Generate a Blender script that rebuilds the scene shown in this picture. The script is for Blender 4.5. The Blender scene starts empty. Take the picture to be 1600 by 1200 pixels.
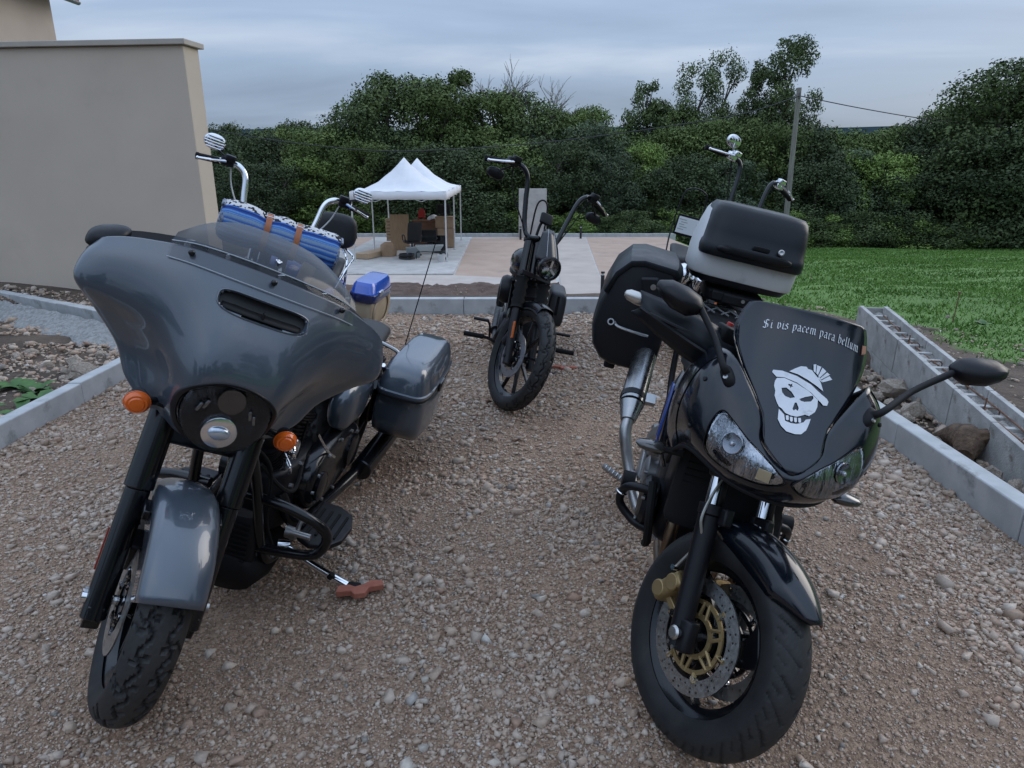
import bpy, bmesh, math, random
import numpy as np
from mathutils import Matrix, Vector, Euler
R = math.radians
scene = bpy.context.scene
COL = scene.collection

# ------------------------------------------------------------------ camera
cam_d = bpy.data.cameras.new("camera")
cam_d.sensor_width = 36.0
cam_d.lens = 36.0 * 1080.0 / 1600.0
cam_d.clip_start = 0.05
cam_d.clip_end = 9000
cam = bpy.data.objects.new("camera", cam_d)
COL.objects.link(cam)
cam.location = (0, 0, 1.52)
cam.rotation_euler = (R(90 - 17.75), 0, 0)
scene.camera = cam

# ------------------------------------------------------------------ sky
world = bpy.data.worlds.new("World")
scene.world = world
world.use_nodes = True
wn, wl = world.node_tree.nodes, world.node_tree.links
wn.clear()
SUN_EL, SUN_AZ = 24.0, 62.0          # elevation; azimuth from +Y towards +X
def wnode(t, **k):
    n = wn.new(t)
    for a, b in k.items(): setattr(n, a, b)
    return n
wout = wnode('ShaderNodeOutputWorld'); wbg = wnode('ShaderNodeBackground')
sky = wnode('ShaderNodeTexSky', sky_type='NISHITA', sun_disc=False)
sky.sun_elevation = R(SUN_EL); sky.sun_rotation = R(SUN_AZ)
sky.air_density = 1.0; sky.dust_density = 1.5; sky.ozone_density = 2.0
tc = wnode('ShaderNodeTexCoord'); sep = wnode('ShaderNodeSeparateXYZ')
wl.new(tc.outputs['Generated'], sep.inputs[0])
zc = wnode('ShaderNodeMath', operation='MAXIMUM'); zc.inputs[1].default_value = 0.0
wl.new(sep.outputs[2], zc.inputs[0])
za = wnode('ShaderNodeMath', operation='ADD'); za.inputs[1].default_value = 0.16
wl.new(zc.outputs[0], za.inputs[0])
dx = wnode('ShaderNodeMath', operation='DIVIDE'); dy = wnode('ShaderNodeMath', operation='DIVIDE')
wl.new(sep.outputs[0], dx.inputs[0]); wl.new(za.outputs[0], dx.inputs[1])
wl.new(sep.outputs[1], dy.inputs[0]); wl.new(za.outputs[0], dy.inputs[1])
cmb = wnode('ShaderNodeCombineXYZ')
wl.new(dx.outputs[0], cmb.inputs[0]); wl.new(dy.outputs[0], cmb.inputs[1])
mp = wnode('ShaderNodeMapping'); mp.inputs['Location'].default_value = (3.1, 7.4, 0); mp.inputs['Scale'].default_value = (0.42, 0.8, 1)
wl.new(cmb.outputs[0], mp.inputs[0])
n1 = wnode('ShaderNodeTexNoise'); n1.inputs['Scale'].default_value = 0.9; n1.inputs['Detail'].default_value = 7; n1.inputs['Roughness'].default_value = 0.52; n1.inputs['Distortion'].default_value = 0.5
wl.new(mp.outputs[0], n1.inputs['Vector'])
rmp = wnode('ShaderNodeValToRGB')
e = rmp.color_ramp.elements
e[0].position = 0.28; e[0].color = (1.5, 1.98, 2.8, 1)
e[1].position = 0.76; e[1].color = (4.2, 4.6, 5.3, 1)
m_ = rmp.color_ramp.elements.new(0.5); m_.color = (2.1, 2.72, 3.75, 1)
wl.new(n1.outputs['Fac'], rmp.inputs[0])
mix = wnode('ShaderNodeMix', data_type='RGBA'); mix.inputs[0].default_value = 0.90
wl.new(sky.outputs[0], mix.inputs[6]); wl.new(rmp.outputs[0], mix.inputs[7])
gz = wnode('ShaderNodeMath', operation='MULTIPLY_ADD'); gz.inputs[1].default_value = 2.8; gz.inputs[2].default_value = 1.0   # overcast dome: zenith brighter than horizon
wl.new(zc.outputs[0], gz.inputs[0])
gm_ = wnode('ShaderNodeVectorMath', operation='SCALE'); wl.new(mix.outputs[2], gm_.inputs[0]); wl.new(gz.outputs[0], gm_.inputs[3])
wl.new(gm_.outputs[0], wbg.inputs[0]); wbg.inputs[1].default_value = 0.086
wl.new(wbg.outputs[0], wout.inputs[0])

# ------------------------------------------------------------------ sun behind the overcast
sd = bpy.data.lights.new("sun", 'SUN'); sd.energy = 0.55; sd.angle = R(35); sd.color = (1.0, 0.93, 0.86)
sun = bpy.data.objects.new("sun", sd); COL.objects.link(sun)
sv = Vector((math.sin(R(SUN_AZ)) * math.cos(R(SUN_EL)), math.cos(R(SUN_AZ)) * math.cos(R(SUN_EL)), math.sin(R(SUN_EL))))
sun.rotation_euler = (-sv).to_track_quat('-Z', 'Y').to_euler(); sun.location = sv * 60

vs = scene.view_settings
vs.view_transform = 'Standard'; vs.look = 'None'; vs.gamma = 1.0; vs.exposure = 0.55; vs.use_curve_mapping = False
scene.render.engine = 'CYCLES'
try: scene.cycles.max_bounces = 8; scene.cycles.transparent_max_bounces = 12
except Exception: pass

# ------------------------------------------------------------------ helpers
_mats = {}
def mat(name, col=(.5, .5, .5), rough=.5, metal=0., col2=None, vs_=6., vlo=.35, vhi=.65, detail=4., bump=0., bs=60., bdist=.01, coat=0.,
        rvar=0., trans=0., alpha=1., ior=1.5, emit=None, spec=.5, dirt=None, island=0., objrand=0., stretch=None, coatr=.05):
    if name in _mats: return _mats[name]
    m = bpy.data.materials.new(name); m.use_nodes = True; _mats[name] = m
    nt = m.node_tree; N, Lk = nt.nodes, nt.links
    b = N['Principled BSDF']
    I = b.inputs
    I['Roughness'].default_value = rough; I['Metallic'].default_value = metal; I['IOR'].default_value = ior
    I['Coat Weight'].default_value = coat; I['Coat Roughness'].default_value = coatr
    I['Transmission Weight'].default_value = trans; I['Alpha'].default_value = alpha; I['Specular IOR Level'].default_value = spec
    if emit: I['Emission Color'].default_value = (*emit[:3], 1); I['Emission Strength'].default_value = emit[3]
    tcn = N.new('ShaderNodeTexCoord'); vec = tcn.outputs['Object']
    if stretch:
        mpn = N.new('ShaderNodeMapping'); mpn.inputs['Scale'].default_value = stretch; Lk.new(vec, mpn.inputs[0]); vec = mpn.outputs[0]
    def noise(s, d=4., r=.55):
        n = N.new('ShaderNodeTexNoise'); n.inputs['Scale'].default_value = s; n.inputs['Detail'].default_value = d; n.inputs['Roughness'].default_value = r
        Lk.new(vec, n.inputs['Vector']); return n.outputs['Fac']
    def ramp(f, lo, hi, c0, c1):
        r = N.new('ShaderNodeValToRGB'); r.color_ramp.elements[0].position = lo; r.color_ramp.elements[1].position = hi
        r.color_ramp.elements[0].color = c0; r.color_ramp.elements[1].color = c1; Lk.new(f, r.inputs[0]); return r.outputs[0]
    cur = None
    if col2 is not None:
        cur = ramp(noise(vs_, detail), vlo, vhi, (*col, 1), (*col2, 1))
    else:
        rgb = N.new('ShaderNodeRGB'); rgb.outputs[0].default_value = (*col, 1); cur = rgb.outputs[0]
    if dirt:                                   # (colour, noise scale, low, high)
        mx = N.new('ShaderNodeMix'); mx.data_type = 'RGBA'
        f = ramp(noise(dirt[1], 6, .65), dirt[2], dirt[3], (0, 0, 0, 1), (1, 1, 1, 1))
        Lk.new(f, mx.inputs[0]); Lk.new(cur, mx.inputs[6]); mx.inputs[7].default_value = (*dirt[0], 1); cur = mx.outputs[2]
    for amt, nt_, so in ((island, 'ShaderNodeNewGeometry', 'Random Per Island'), (objrand, 'ShaderNodeObjectInfo', 'Random')):
        if not amt: continue
        hsv = N.new('ShaderNodeHueSaturation'); Lk.new(cur, hsv.inputs['Color'])
        g = N.new(nt_); src = g.outputs[so]
        mr = N.new('ShaderNodeMapRange'); mr.inputs[3].default_value = 1 - amt; mr.inputs[4].default_value = 1 + amt
        Lk.new(src, mr.inputs[0]); Lk.new(mr.outputs[0], hsv.inputs['Value']); cur = hsv.outputs[0]
    Lk.new(cur, I['Base Color'])
    if rvar:
        mr = N.new('ShaderNodeMapRange'); mr.inputs[1].default_value = .3; mr.inputs[2].default_value = .7
        mr.inputs[3].default_value = max(.02, rough - rvar); mr.inputs[4].default_value = min(1, rough + rvar)
        Lk.new(noise(vs_ * 2.3, 5), mr.inputs[0]); Lk.new(mr.outputs[0], I['Roughness'])
    if bump:
        bn = N.new('ShaderNodeBump'); bn.inputs['Strength'].default_value = bump; bn.inputs['Distance'].default_value = bdist
        Lk.new(noise(bs, 5, .6), bn.inputs['Height']); Lk.new(bn.outputs[0], I['Normal'])
    return m

def crom(pts, k=6, closed=False):
    P = [Vector(p) for p in pts]; n = len(P)
    if n < 3 and not closed: return P
    out = []
    rng = range(n) if closed else range(n - 1)
    for i in rng:
        p0 = P[(i - 1) % n] if closed or i > 0 else P[0] * 2 - P[1]
        p1, p2 = P[i], P[(i + 1) % n]
        p3 = P[(i + 2) % n] if closed or i + 2 < n else P[-1] * 2 - P[-2]
        for j in range(k):
            t = j / k
            out.append(.5 * ((2 * p1) + (-p0 + p2) * t + (2 * p0 - 5 * p1 + 4 * p2 - p3) * t * t + (-p0 + 3 * p1 - 3 * p2 + p3) * t ** 3))
    if not closed: out.append(P[-1])
    return out

def frame_of(d):
    d = Vector(d).normalized()
    a = Vector((0, 0, 1)) if abs(d.z) < .9 else Vector((1, 0, 0))
    u = d.cross(a).normalized(); v = d.cross(u).normalized()
    return u, v

class MB:
    def __init__(s, T=None):
        s.v = []; s.f = []; s.mi = []; s.T = T or Matrix.Identity(4); s.cur = 0
    def add(s, vs_, fs):
        o = len(s.v)
        s.v += [s.T @ Vector(p) for p in vs_]
        s.f += [tuple(i + o for i in f) for f in fs]; s.mi += [s.cur] * len(fs); return s
    def box(s, c, size, rot=None, taper=None):
        x, y, z = (a / 2 for a in size)
        vv = [Vector((sx * x, sy * y, sz * z)) for sz in (-1, 1) for sy in (-1, 1) for sx in (-1, 1)]
        if taper:
            for p in vv:
                if p.z > 0: p.x *= taper[0]; p.y *= taper[1]
        if rot is not None:
            m = rot if isinstance(rot, Matrix) else Euler(rot).to_matrix()
            vv = [m @ p for p in vv]
        c = Vector(c)
        return s.add([p + c for p in vv], [(0, 2, 3, 1), (4, 5, 7, 6), (0, 1, 5, 4), (2, 6, 7, 3), (0, 4, 6, 2), (1, 3, 7, 5)])
    def cyl(s, p0, p1, r0, r1=None, n=16, caps=True):
        r1 = r0 if r1 is None else r1
        p0, p1 = Vector(p0), Vector(p1); u, v = frame_of(p1 - p0)
        vv = []
        for p, r in ((p0, r0), (p1, r1)):
            vv += [p + (u * math.cos(2 * math.pi * i / n) + v * math.sin(2 * math.pi * i / n)) * r for i in range(n)]
        ff = [(i, (i + 1) % n, n + (i + 1) % n, n + i) for i in range(n)]
        if caps: ff += [tuple(range(n - 1, -1, -1)), tuple(range(n, 2 * n))]
        return s.add(vv, ff)
    def loft(s, rings, closed=True, cap=True):
        n = len(rings[0]); vv = [p for r in rings for p in r]; ff = []
        for k in range(len(rings) - 1):
            for i in range(n if closed else n - 1):
                j = (i + 1) % n
                ff.append((k * n + i, k * n + j, (k + 1) * n + j, (k + 1) * n + i))
        if cap and closed: ff += [tuple(range(n - 1, -1, -1)), tuple((len(rings) - 1) * n + i for i in range(n))]
        return s.add(vv, ff)
    def tube(s, pts, r, n=10, k=6, closed=False, smooth=True):
        P = crom(pts, k, closed) if smooth and len(pts) > 2 else [Vector(p) for p in pts]
        m = len(P); rr = r if isinstance(r, (list, tuple)) else [r] * len(pts)
        rings = []; u = None
        for i, p in enumerate(P):
            a = P[(i - 1) % m] if closed or i > 0 else P[i]
            b = P[(i + 1) % m] if closed or i < m - 1 else P[i]
            d = (b - a).normalized()
            if u is None: u, _ = frame_of(d)
            u = (u - d * u.dot(d)).normalized(); w = d.cross(u)
            f = i / max(1, m - (0 if closed else 1)) * (len(rr) - (0 if closed else 1)); i0 = min(int(f), len(rr) - 1); i1 = min(i0 + 1, len(rr) - 1)
            rad = rr[i0] * (1 - (f - i0)) + rr[i1] * (f - i0)
            rings.append([p + (u * math.cos(2 * math.pi * q / n) + w * math.sin(2 * math.pi * q / n)) * rad for q in range(n)])
        if closed: rings.append(rings[0]); return s.loft(rings, True, False)
        return s.loft(rings)
    def lathe(s, prof, o, axis, n=32, closed=False, a0=0., a1=2 * math.pi):
        o = Vector(o); ax = Vector(axis).normalized(); u, v = frame_of(ax)
        full = abs(a1 - a0 - 2 * math.pi) < 1e-6
        k = n if full else n + 1
        rings = []
        for (r, h) in prof:
            rings.append([o + ax * h + (u * math.cos(a0 + (a1 - a0) * i / n) + v * math.sin(a0 + (a1 - a0) * i / n)) * r for i in range(k)])
        if closed: rings.append(rings[0])
        return s.loft(rings, full, False if closed else full and True)
    def sph(s, c, r, nu=14, nv=9, rot=None):
        if not hasattr(r, '__len__'): r = (r, r, r)
        c = Vector(c); m = Euler(rot).to_matrix() if rot is not None and not isinstance(rot, Matrix) else rot
        vv = []
        for j in range(nv + 1):
            t = math.pi * j / nv
            for i in range(nu):
                a = 2 * math.pi * i / nu
                p = Vector((r[0] * math.sin(t) * math.cos(a), r[1] * math.sin(t) * math.sin(a), r[2] * math.cos(t)))
                vv.append((m @ p if m else p) + c)
        ff = [(j * nu + i, (j + 1) * nu + i, (j + 1) * nu + (i + 1) % nu, j * nu + (i + 1) % nu) for j in range(nv) for i in range(nu)]
        return s.add(vv, ff)
    def torus(s, c, axis, R_, r, n=40, m=12):
        c = Vector(c); ax = Vector(axis).normalized(); u, v = frame_of(ax); rings = []
        for i in range(n + 1):
            a = 2 * math.pi * i / n; d = u * math.cos(a) + v * math.sin(a)
            rings.append([c + d * (R_ + r * math.cos(2 * math.pi * q / m)) + ax * (r * math.sin(2 * math.pi * q / m)) for q in range(m)])
        return s.loft(rings, True, False)
    def prism(s, pts, ext):
        n = len(pts); e = Vector(ext); P = [Vector(p) for p in pts]
        return s.add(P + [p + e for p in P], [tuple(range(n - 1, -1, -1)), tuple(range(n, 2 * n))] + [(i, (i + 1) % n, n + (i + 1) % n, n + i) for i in range(n)])
    def grid(s, rows):
        return s.loft(rows, False, False)
    def build(s, name, m, parent=None, smooth=True, angle=38, bevel=0., bseg=2, sub=0, solid=0., soff=-1, weld=True, prop=None):
        me = bpy.data.meshes.new(name)
        me.from_pydata([tuple(p) for p in s.v], [], s.f)
        ms = m if isinstance(m, (list, tuple)) else [m]
        for q in ms: me.materials.append(q)
        if len(ms) > 1: me.polygons.foreach_set('material_index', s.mi)
        bm = bmesh.new(); bm.from_mesh(me)
        if weld: bmesh.ops.remove_doubles(bm, verts=bm.verts, dist=1e-5)
        bmesh.ops.recalc_face_normals(bm, faces=bm.faces)
        bm.to_mesh(me); bm.free()
        if smooth:
            me.polygons.foreach_set('use_smooth', [True] * len(me.polygons))
            if angle < 180: me.set_sharp_from_angle(angle=R(angle))
        o = bpy.data.objects.new(name, me); COL.objects.link(o)
        if parent is not None: o.parent = parent
        if bevel:
            q = o.modifiers.new('bevel', 'BEVEL'); q.width = bevel; q.segments = bseg; q.limit_method = 'ANGLE'; q.angle_limit = R(40)
        if solid:
            q = o.modifiers.new('solid', 'SOLIDIFY'); q.thickness = solid; q.offset = soff
        if sub:
            q = o.modifiers.new('sub', 'SUBSURF'); q.levels = sub; q.render_levels = sub
        if prop:
            for a, b in prop.items(): o[a] = b
        return o

def tag(o, label, cat, group=None):
    o['label'] = label; o['category'] = cat
    if group: o['group'] = group
    return o
def thing(name, label, cat, loc=(0, 0, 0), rot=(0, 0, 0), group=None):
    o = bpy.data.objects.new(name, None); COL.objects.link(o); o.empty_display_size = .1
    o.location = loc; o.rotation_euler = rot
    return tag(o, label, cat, group)
def struct(o): o['kind'] = 'structure'; return o
def stuff(o): o['kind'] = 'stuff'; return o
def dup(o, parent=None):
    c = o.copy(); COL.objects.link(c); c.parent = parent
    for ch in list(o.children): dup(ch, c)
    return c
def fast_mesh(name, V, F, m, parent=None, smooth=False):
    """V (n,3) array, F (m,k) array"""
    me = bpy.data.meshes.new(name); V = np.asarray(V, np.float32); F = np.asarray(F, np.int32); k = F.shape[1]
    me.vertices.add(len(V)); me.vertices.foreach_set('co', V.ravel())
    me.loops.add(F.size); me.loops.foreach_set('vertex_index', F.ravel())
    me.polygons.add(len(F)); me.polygons.foreach_set('loop_start', np.arange(0, F.size, k, dtype=np.int32))
    me.polygons.foreach_set('loop_total', np.full(len(F), k, np.int32))
    me.update(calc_edges=True)
    if smooth: me.polygons.foreach_set('use_smooth', [True] * len(F))
    me.materials.append(m)
    o = bpy.data.objects.new(name, me); COL.objects.link(o)
    if parent is not None: o.parent = parent
    return o
def smoothstep(a, b, x):
    t = np.clip((x - a) / (b - a), 0, 1); return t * t * (3 - 2 * t)

# ================================================================== SETTING
rng = np.random.default_rng(7)
random.seed(7)
LX0, LX1, LY1 = -2.85, 2.15, 7.19       # gravel lot edges

def HT(x, y):
    x = np.asarray(x, float); y = np.asarray(y, float)
    fld = -.083 * np.clip(y - 4.5, 0, 36) - .035 * np.clip(y - 40.5, 0, 60) + .05 * np.sin(x * .7 + y * .3) * smoothstep(6, 12, y)
    ter = -1.58 * smoothstep(8.0, 13.5, y)
    ter = ter * (1 - smoothstep(31, 38, y)) + fld * smoothstep(31, 38, y)
    wx = np.where(y < 14, smoothstep(2.6, 5.0, x), smoothstep(6.7, 8.0, x))
    wl_ = smoothstep(-9, -13, x)
    h = ter * (1 - wx) + fld * wx
    h = h + .16 * smoothstep(-4.2, -6.0, x) * smoothstep(6.9, 7.9, y) * (y < 12)
    inl = (x > LX0 - .1) & (x < LX1 + .12) & (y < LY1 + .1)
    h = np.where(inl, h - .08, h)
    tr = (x > LX1 + .1) & (x < 3.0) & (y < 7)
    h = np.where(tr, h - .10, h)
    return h

# ---- materials of the setting
M_soil = mat('soil', (.062, .040, .027), .95, col2=(.135, .095, .068), vs_=2.2, bump=.8, bs=9, bdist=.06, dirt=((.22, .18, .14), 14, .62, .7))
def ground_mat():
    m = mat('ground_mix', (.05, .034, .023), .95, col2=(.12, .085, .06), vs_=2.5, bump=.9, bs=14, bdist=.05, dirt=((.20, .165, .13), 11, .62, .70))
    N, Lk = m.node_tree.nodes, m.node_tree.links
    b = N['Principled BSDF']; src = b.inputs['Base Color'].links[0].from_socket
    at = N.new('ShaderNodeAttribute'); at.attribute_name = 'grass'
    g = N.new('ShaderNodeNewGeometry')
    nz = N.new('ShaderNodeTexNoise'); nz.inputs['Scale'].default_value = 1.6; nz.inputs['Detail'].default_value = 6; Lk.new(g.outputs['Position'], nz.inputs['Vector'])
    ad = N.new('ShaderNodeMath'); ad.operation = 'ADD'; Lk.new(at.outputs['Fac'], ad.inputs[0]); Lk.new(nz.outputs['Fac'], ad.inputs[1])
    rp = N.new('ShaderNodeMapRange'); rp.inputs[1].default_value = .92; rp.inputs[2].default_value = 1.1; Lk.new(ad.outputs[0], rp.inputs[0])
    n2 = N.new('ShaderNodeTexNoise'); n2.inputs['Scale'].default_value = .35; n2.inputs['Detail'].default_value = 8; Lk.new(g.outputs['Position'], n2.inputs['Vector'])
    cr = N.new('ShaderNodeValToRGB'); Lk.new(n2.outputs['Fac'], cr.inputs[0])
    cr.color_ramp.elements[0].position = .3; cr.color_ramp.elements[0].color = (.088, .168, .034, 1)
    cr.color_ramp.elements[1].position = .7; cr.color_ramp.elements[1].color = (.125, .222, .048, 1)
    mx = N.new('ShaderNodeMix'); mx.data_type = 'RGBA'; Lk.new(rp.outputs[0], mx.inputs[0]); Lk.new(src, mx.inputs[6]); Lk.new(cr.outputs[0], mx.inputs[7])
    Lk.new(mx.outputs[2], b.inputs['Base Color'])
    return m
M_ground = ground_mat()
M_conc = mat('concrete', (.40, .385, .36), .85, col2=(.50, .48, .45), vs_=3, bump=.35, bs=80, bdist=.004, dirt=((.26, .25, .23), 1.7, .58, .75))
M_kerb = mat('kerb_concrete', (.36, .37, .37), .85, col2=(.46, .465, .46), vs_=7, bump=.35, bs=150, bdist=.003, objrand=.06, dirt=((.23, .23, .22), 5, .6, .72))
M_tan = mat('tan_concrete', (.40, .285, .215), .9, col2=(.46, .335, .26), vs_=1.3, bump=.3, bs=60, bdist=.004, dirt=((.32, .25, .20), .9, .58, .7))
M_block = mat('block_concrete', (.30, .295, .28), .9, col2=(.45, .445, .425), vs_=6, bump=.8, bs=90, bdist=.006, objrand=.12, dirt=((.20, .17, .14), 7, .56, .72))
M_render = mat('render_beige', (.54, .455, .365), .95, col2=(.58, .49, .395), vs_=1.1, bump=.55, bs=260, bdist=.004, dirt=((.46, .39, .315), .8, .55, .85))
M_coping = mat('coping_stone', (.42, .375, .32), .85, col2=(.47, .42, .36), vs_=4, bump=.3, bs=120, bdist=.003)
M_mortar = mat('mortar', (.25, .245, .235), .95, col2=(.40, .395, .38), vs_=26, bump=1., bs=55, bdist=.03)

# ---- ground sheet to the horizon
def make_ground():
    xs = np.concatenate([[-3000, -1200, -500, -220, -120, -70, -45], np.arange(-30, 40.01, .5), [50, 70, 120, 220, 500, 1200, 3000]])
    ys = np.concatenate([[-600, -200, -80, -40, -20, -10], np.arange(-6, 46.01, .4), [50, 56, 64, 75, 90, 120, 200, 400, 900, 2000, 4500]])
    # snap extra lines at the lot edges
    xs = np.unique(np.concatenate([xs, [LX0 - .11, LX0 - .09, LX1 + .11, LX1 + .13, 2.99, 3.01]])); ys = np.unique(np.concatenate([ys, [LY1 + .09, LY1 + .11]]))
    X, Y = np.meshgrid(xs, ys); Z = HT(X, Y) + rng.normal(0, .012, X.shape) * ((Y > 7.5) | (X > 2.4) | (X < -3)) - .0
    V = np.stack([X, Y, Z], -1).reshape(-1, 3); nx, ny = len(xs), len(ys)
    i = (np.arange(ny - 1)[:, None] * nx + np.arange(nx - 1)[None]).ravel()
    o = fast_mesh('ground', V, np.stack([i, i + 1, i + nx + 1, i + nx], 1), M_ground, smooth=True)
    gm = np.maximum(smoothstep(-.35, .35, X - 4.05 - .16 * (Y - 5) + .15 * np.sin(Y * 2.3)), smoothstep(7.3, 8.2, Y + .25 * np.sin(X * 2))) * smoothstep(2.4, 3.2, X)
    gm = np.maximum(gm, smoothstep(31, 33, Y)); gm = np.maximum(gm, smoothstep(-12, -16, X) * smoothstep(10, 14, Y))
    a = o.data.attributes.new('grass', 'FLOAT', 'POINT'); a.data.foreach_set('value', gm.ravel().astype(np.float32))
    struct(o); return o
make_ground()

# ---- gravel lot: undulating sheet + loose stones
def gravel_mat():
    m = mat('gravel_bed', (.27, .18, .122), .95, col2=(.39, .28, .20), vs_=1.4, vlo=.3, vhi=.7, detail=7, bump=1., bs=120, bdist=.012)
    N, Lk = m.node_tree.nodes, m.node_tree.links; b = N['Principled BSDF']; src = b.inputs['Base Color'].links[0].from_socket
    g = N.new('ShaderNodeNewGeometry'); vo = N.new('ShaderNodeTexVoronoi'); vo.inputs['Scale'].default_value = 105; Lk.new(g.outputs['Position'], vo.inputs['Vector'])
    cr = N.new('ShaderNodeValToRGB'); Lk.new(vo.outputs['Color'], cr.inputs[0]); E_ = cr.color_ramp.elements
    E_[0].color = (.45, .38, .33, 1); E_[1].color = (1.5, 1.45, 1.4, 1); q = E_.new(.5); q.color = (.95, .9, .86, 1)
    mx = N.new('ShaderNodeMix'); mx.data_type = 'RGBA'; mx.blend_type = 'MULTIPLY'; mx.inputs[0].default_value = .9
    Lk.new(src, mx.inputs[6]); Lk.new(cr.outputs[0], mx.inputs[7]); Lk.new(mx.outputs[2], b.inputs['Base Color'])
    bn = N.new('ShaderNodeBump'); bn.invert = True; bn.inputs['Strength'].default_value = .9; bn.inputs['Distance'].default_value = .006
    Lk.new(vo.outputs['Distance'], bn.inputs['Height']); old = b.inputs['Normal'].links[0].from_socket; Lk.new(old, bn.inputs['Normal']); Lk.new(bn.outputs[0], b.inputs['Normal'])
    return m
def lotz(x, y):
    return .010 * np.sin(x * 2.3 + 1.1 * np.sin(y * 1.7)) + .008 * np.sin(y * 3.1 + x) - .004
def make_lot():
    xs = np.arange(LX0 - .02, LX1 + .021, .0839); ys = np.concatenate([[-7, -5, -3, -1.5, -.5], np.arange(0, LY1 + .03, .08)])
    X, Y = np.meshgrid(xs, ys); Z = lotz(X, Y); V = np.stack([X, Y, Z], -1).reshape(-1, 3); nx, ny = len(xs), len(ys)
    i = (np.arange(ny - 1)[:, None] * nx + np.arange(nx - 1)[None]).ravel()
    return struct(fast_mesh('gravel_drive', V, np.stack([i, i + 1, i + nx + 1, i + nx], 1), gravel_mat(), smooth=True))
make_lot()

def stone_mat():
    m = bpy.data.materials.new('gravel_stone'); m.use_nodes = True; N, Lk = m.node_tree.nodes, m.node_tree.links; b = N['Principled BSDF']
    g = N.new('ShaderNodeNewGeometry'); cr = N.new('ShaderNodeValToRGB'); cr.color_ramp.interpolation = 'LINEAR'; Lk.new(g.outputs['Random Per Island'], cr.inputs[0])
    cols = [(0, (.29, .20, .145)), (.2, (.39, .285, .21)), (.4, (.46, .345, .262)), (.55, (.37, .295, .235)), (.75, (.51, .415, .33)), (.87, (.33, .21, .145)), (.955, (.54, .465, .385)), (.985, (.19, .165, .145)), (1, (.62, .58, .52))]
    E_ = cr.color_ramp.elements; E_[0].position = 0; E_[0].color = (*cols[0][1], 1); E_[1].position = 1; E_[1].color = (*cols[-1][1], 1)
    for p, c in cols[1:-1]: q = E_.new(p); q.color = (*c, 1)
    nz = N.new('ShaderNodeTexNoise'); nz.inputs['Scale'].default_value = 90; nz.inputs['Detail'].default_value = 5; Lk.new(g.outputs['Position'], nz.inputs['Vector'])
    mr = N.new('ShaderNodeMapRange'); mr.inputs[3].default_value = .7; mr.inputs[4].default_value = 1.3; Lk.new(nz.outputs['Fac'], mr.inputs[0])
    hs = N.new('ShaderNodeHueSaturation'); Lk.new(cr.outputs[0], hs.inputs['Color']); Lk.new(mr.outputs[0], hs.inputs['Value']); Lk.new(hs.outputs[0], b.inputs['Base Color'])
    b.inputs['Roughness'].default_value = .9
    bn = N.new('ShaderNodeBump'); bn.inputs['Strength'].default_value = .4; bn.inputs['Distance'].default_value = .003; Lk.new(nz.outputs['Fac'], bn.inputs['Height']); Lk.new(bn.outputs[0], b.inputs['Normal'])
    return m
M_stone = stone_mat()
CUBE = np.array([[-1, -1, -1], [1, -1, -1], [1, 1, -1], [-1, 1, -1], [-1, -1, 1], [1, -1, 1], [1, 1, 1], [-1, 1, 1]], float)
CF = np.array([[0, 3, 2, 1], [4, 5, 6, 7], [0, 1, 5, 4], [1, 2, 6, 5], [2, 3, 7, 6], [3, 0, 4, 7]])
def stones(name, pos, size, m, flat=.62, jit=.42, sink=.25, parent=None):
    n = len(pos)
    V = CUBE[None] * np.array([1., .78, flat])[None, None] + rng.normal(0, jit, (n, 8, 3)) * np.array([1, .8, .55])
    V *= (size[:, None, None] * .5)
    a = rng.uniform(0, 2 * np.pi, n); t1 = rng.normal(0, .3, n); ca, sa = np.cos(a), np.sin(a)
    x = V[..., 0] * ca[:, None] - V[..., 1] * sa[:, None]; y = V[..., 0] * sa[:, None] + V[..., 1] * ca[:, None]; z = V[..., 2]
    x2 = x * np.cos(t1)[:, None] + z * np.sin(t1)[:, None]; z2 = -x * np.sin(t1)[:, None] + z * np.cos(t1)[:, None]
    V = np.stack([x2, y, z2], -1) + pos[:, None, :]; V[..., 2] += (size * flat * (.5 - sink))[:, None]
    F = (CF[None] + (np.arange(n) * 8)[:, None, None]).reshape(-1, 4)
    T = np.concatenate([F[:, [0, 1, 2]], F[:, [0, 2, 3]]])
    return fast_mesh(name, V.reshape(-1, 3), T, m, parent)
def scatter_gravel():
    P = []; S = []
    for (y0, y1, dens, s0) in [(1.0, 1.9, 13000, .0049), (1.9, 3.0, 9500, .0056), (3.0, 4.2, 5600, .0073), (4.2, 5.6, 3200, .0096), (5.6, 7.17, 2000, .0125)]:
        n = int(dens * (y1 - y0) * (LX1 - LX0))
        x = rng.uniform(LX0 + .01, LX1 - .01, n); y = rng.uniform(y0, y1, n)
        keep = np.abs(x) < (y + .25) * .80 + .1                      # only what the lens and a step aside can see
        pat = .5 + .5 * np.sin(x * 3.1 + 1.7 * np.sin(y * 2.3 + .5)) * np.sin(y * 2.7 + 1.3 * np.sin(x * 1.9))
        keep &= rng.uniform(0, 1, n) < .45 + .55 * pat + .5 * (x > 1.5)
        x, y, pat = x[keep], y[keep], pat[keep]
        s = s0 * np.exp(rng.normal(0, .5, len(x))) * (.8 + .5 * pat) * np.where(x > 1.5, 1.22, 1.)
        big = rng.uniform(0, 1, len(x)) < .0045
        s = np.where(big, rng.uniform(.016, .036, len(x)), s)
        P.append(np.stack([x, y, lotz(x, y)], 1)); S.append(np.clip(s, .004, .055))
    P = np.concatenate(P); S = np.concatenate(S)
    o = stones('gravel', P, S, M_stone); stuff(o)
    o['label'] = 'loose angular beige and grey gravel covering the drive'; o['category'] = 'gravel'
    return len(P)
NG = scatter_gravel()

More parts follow.
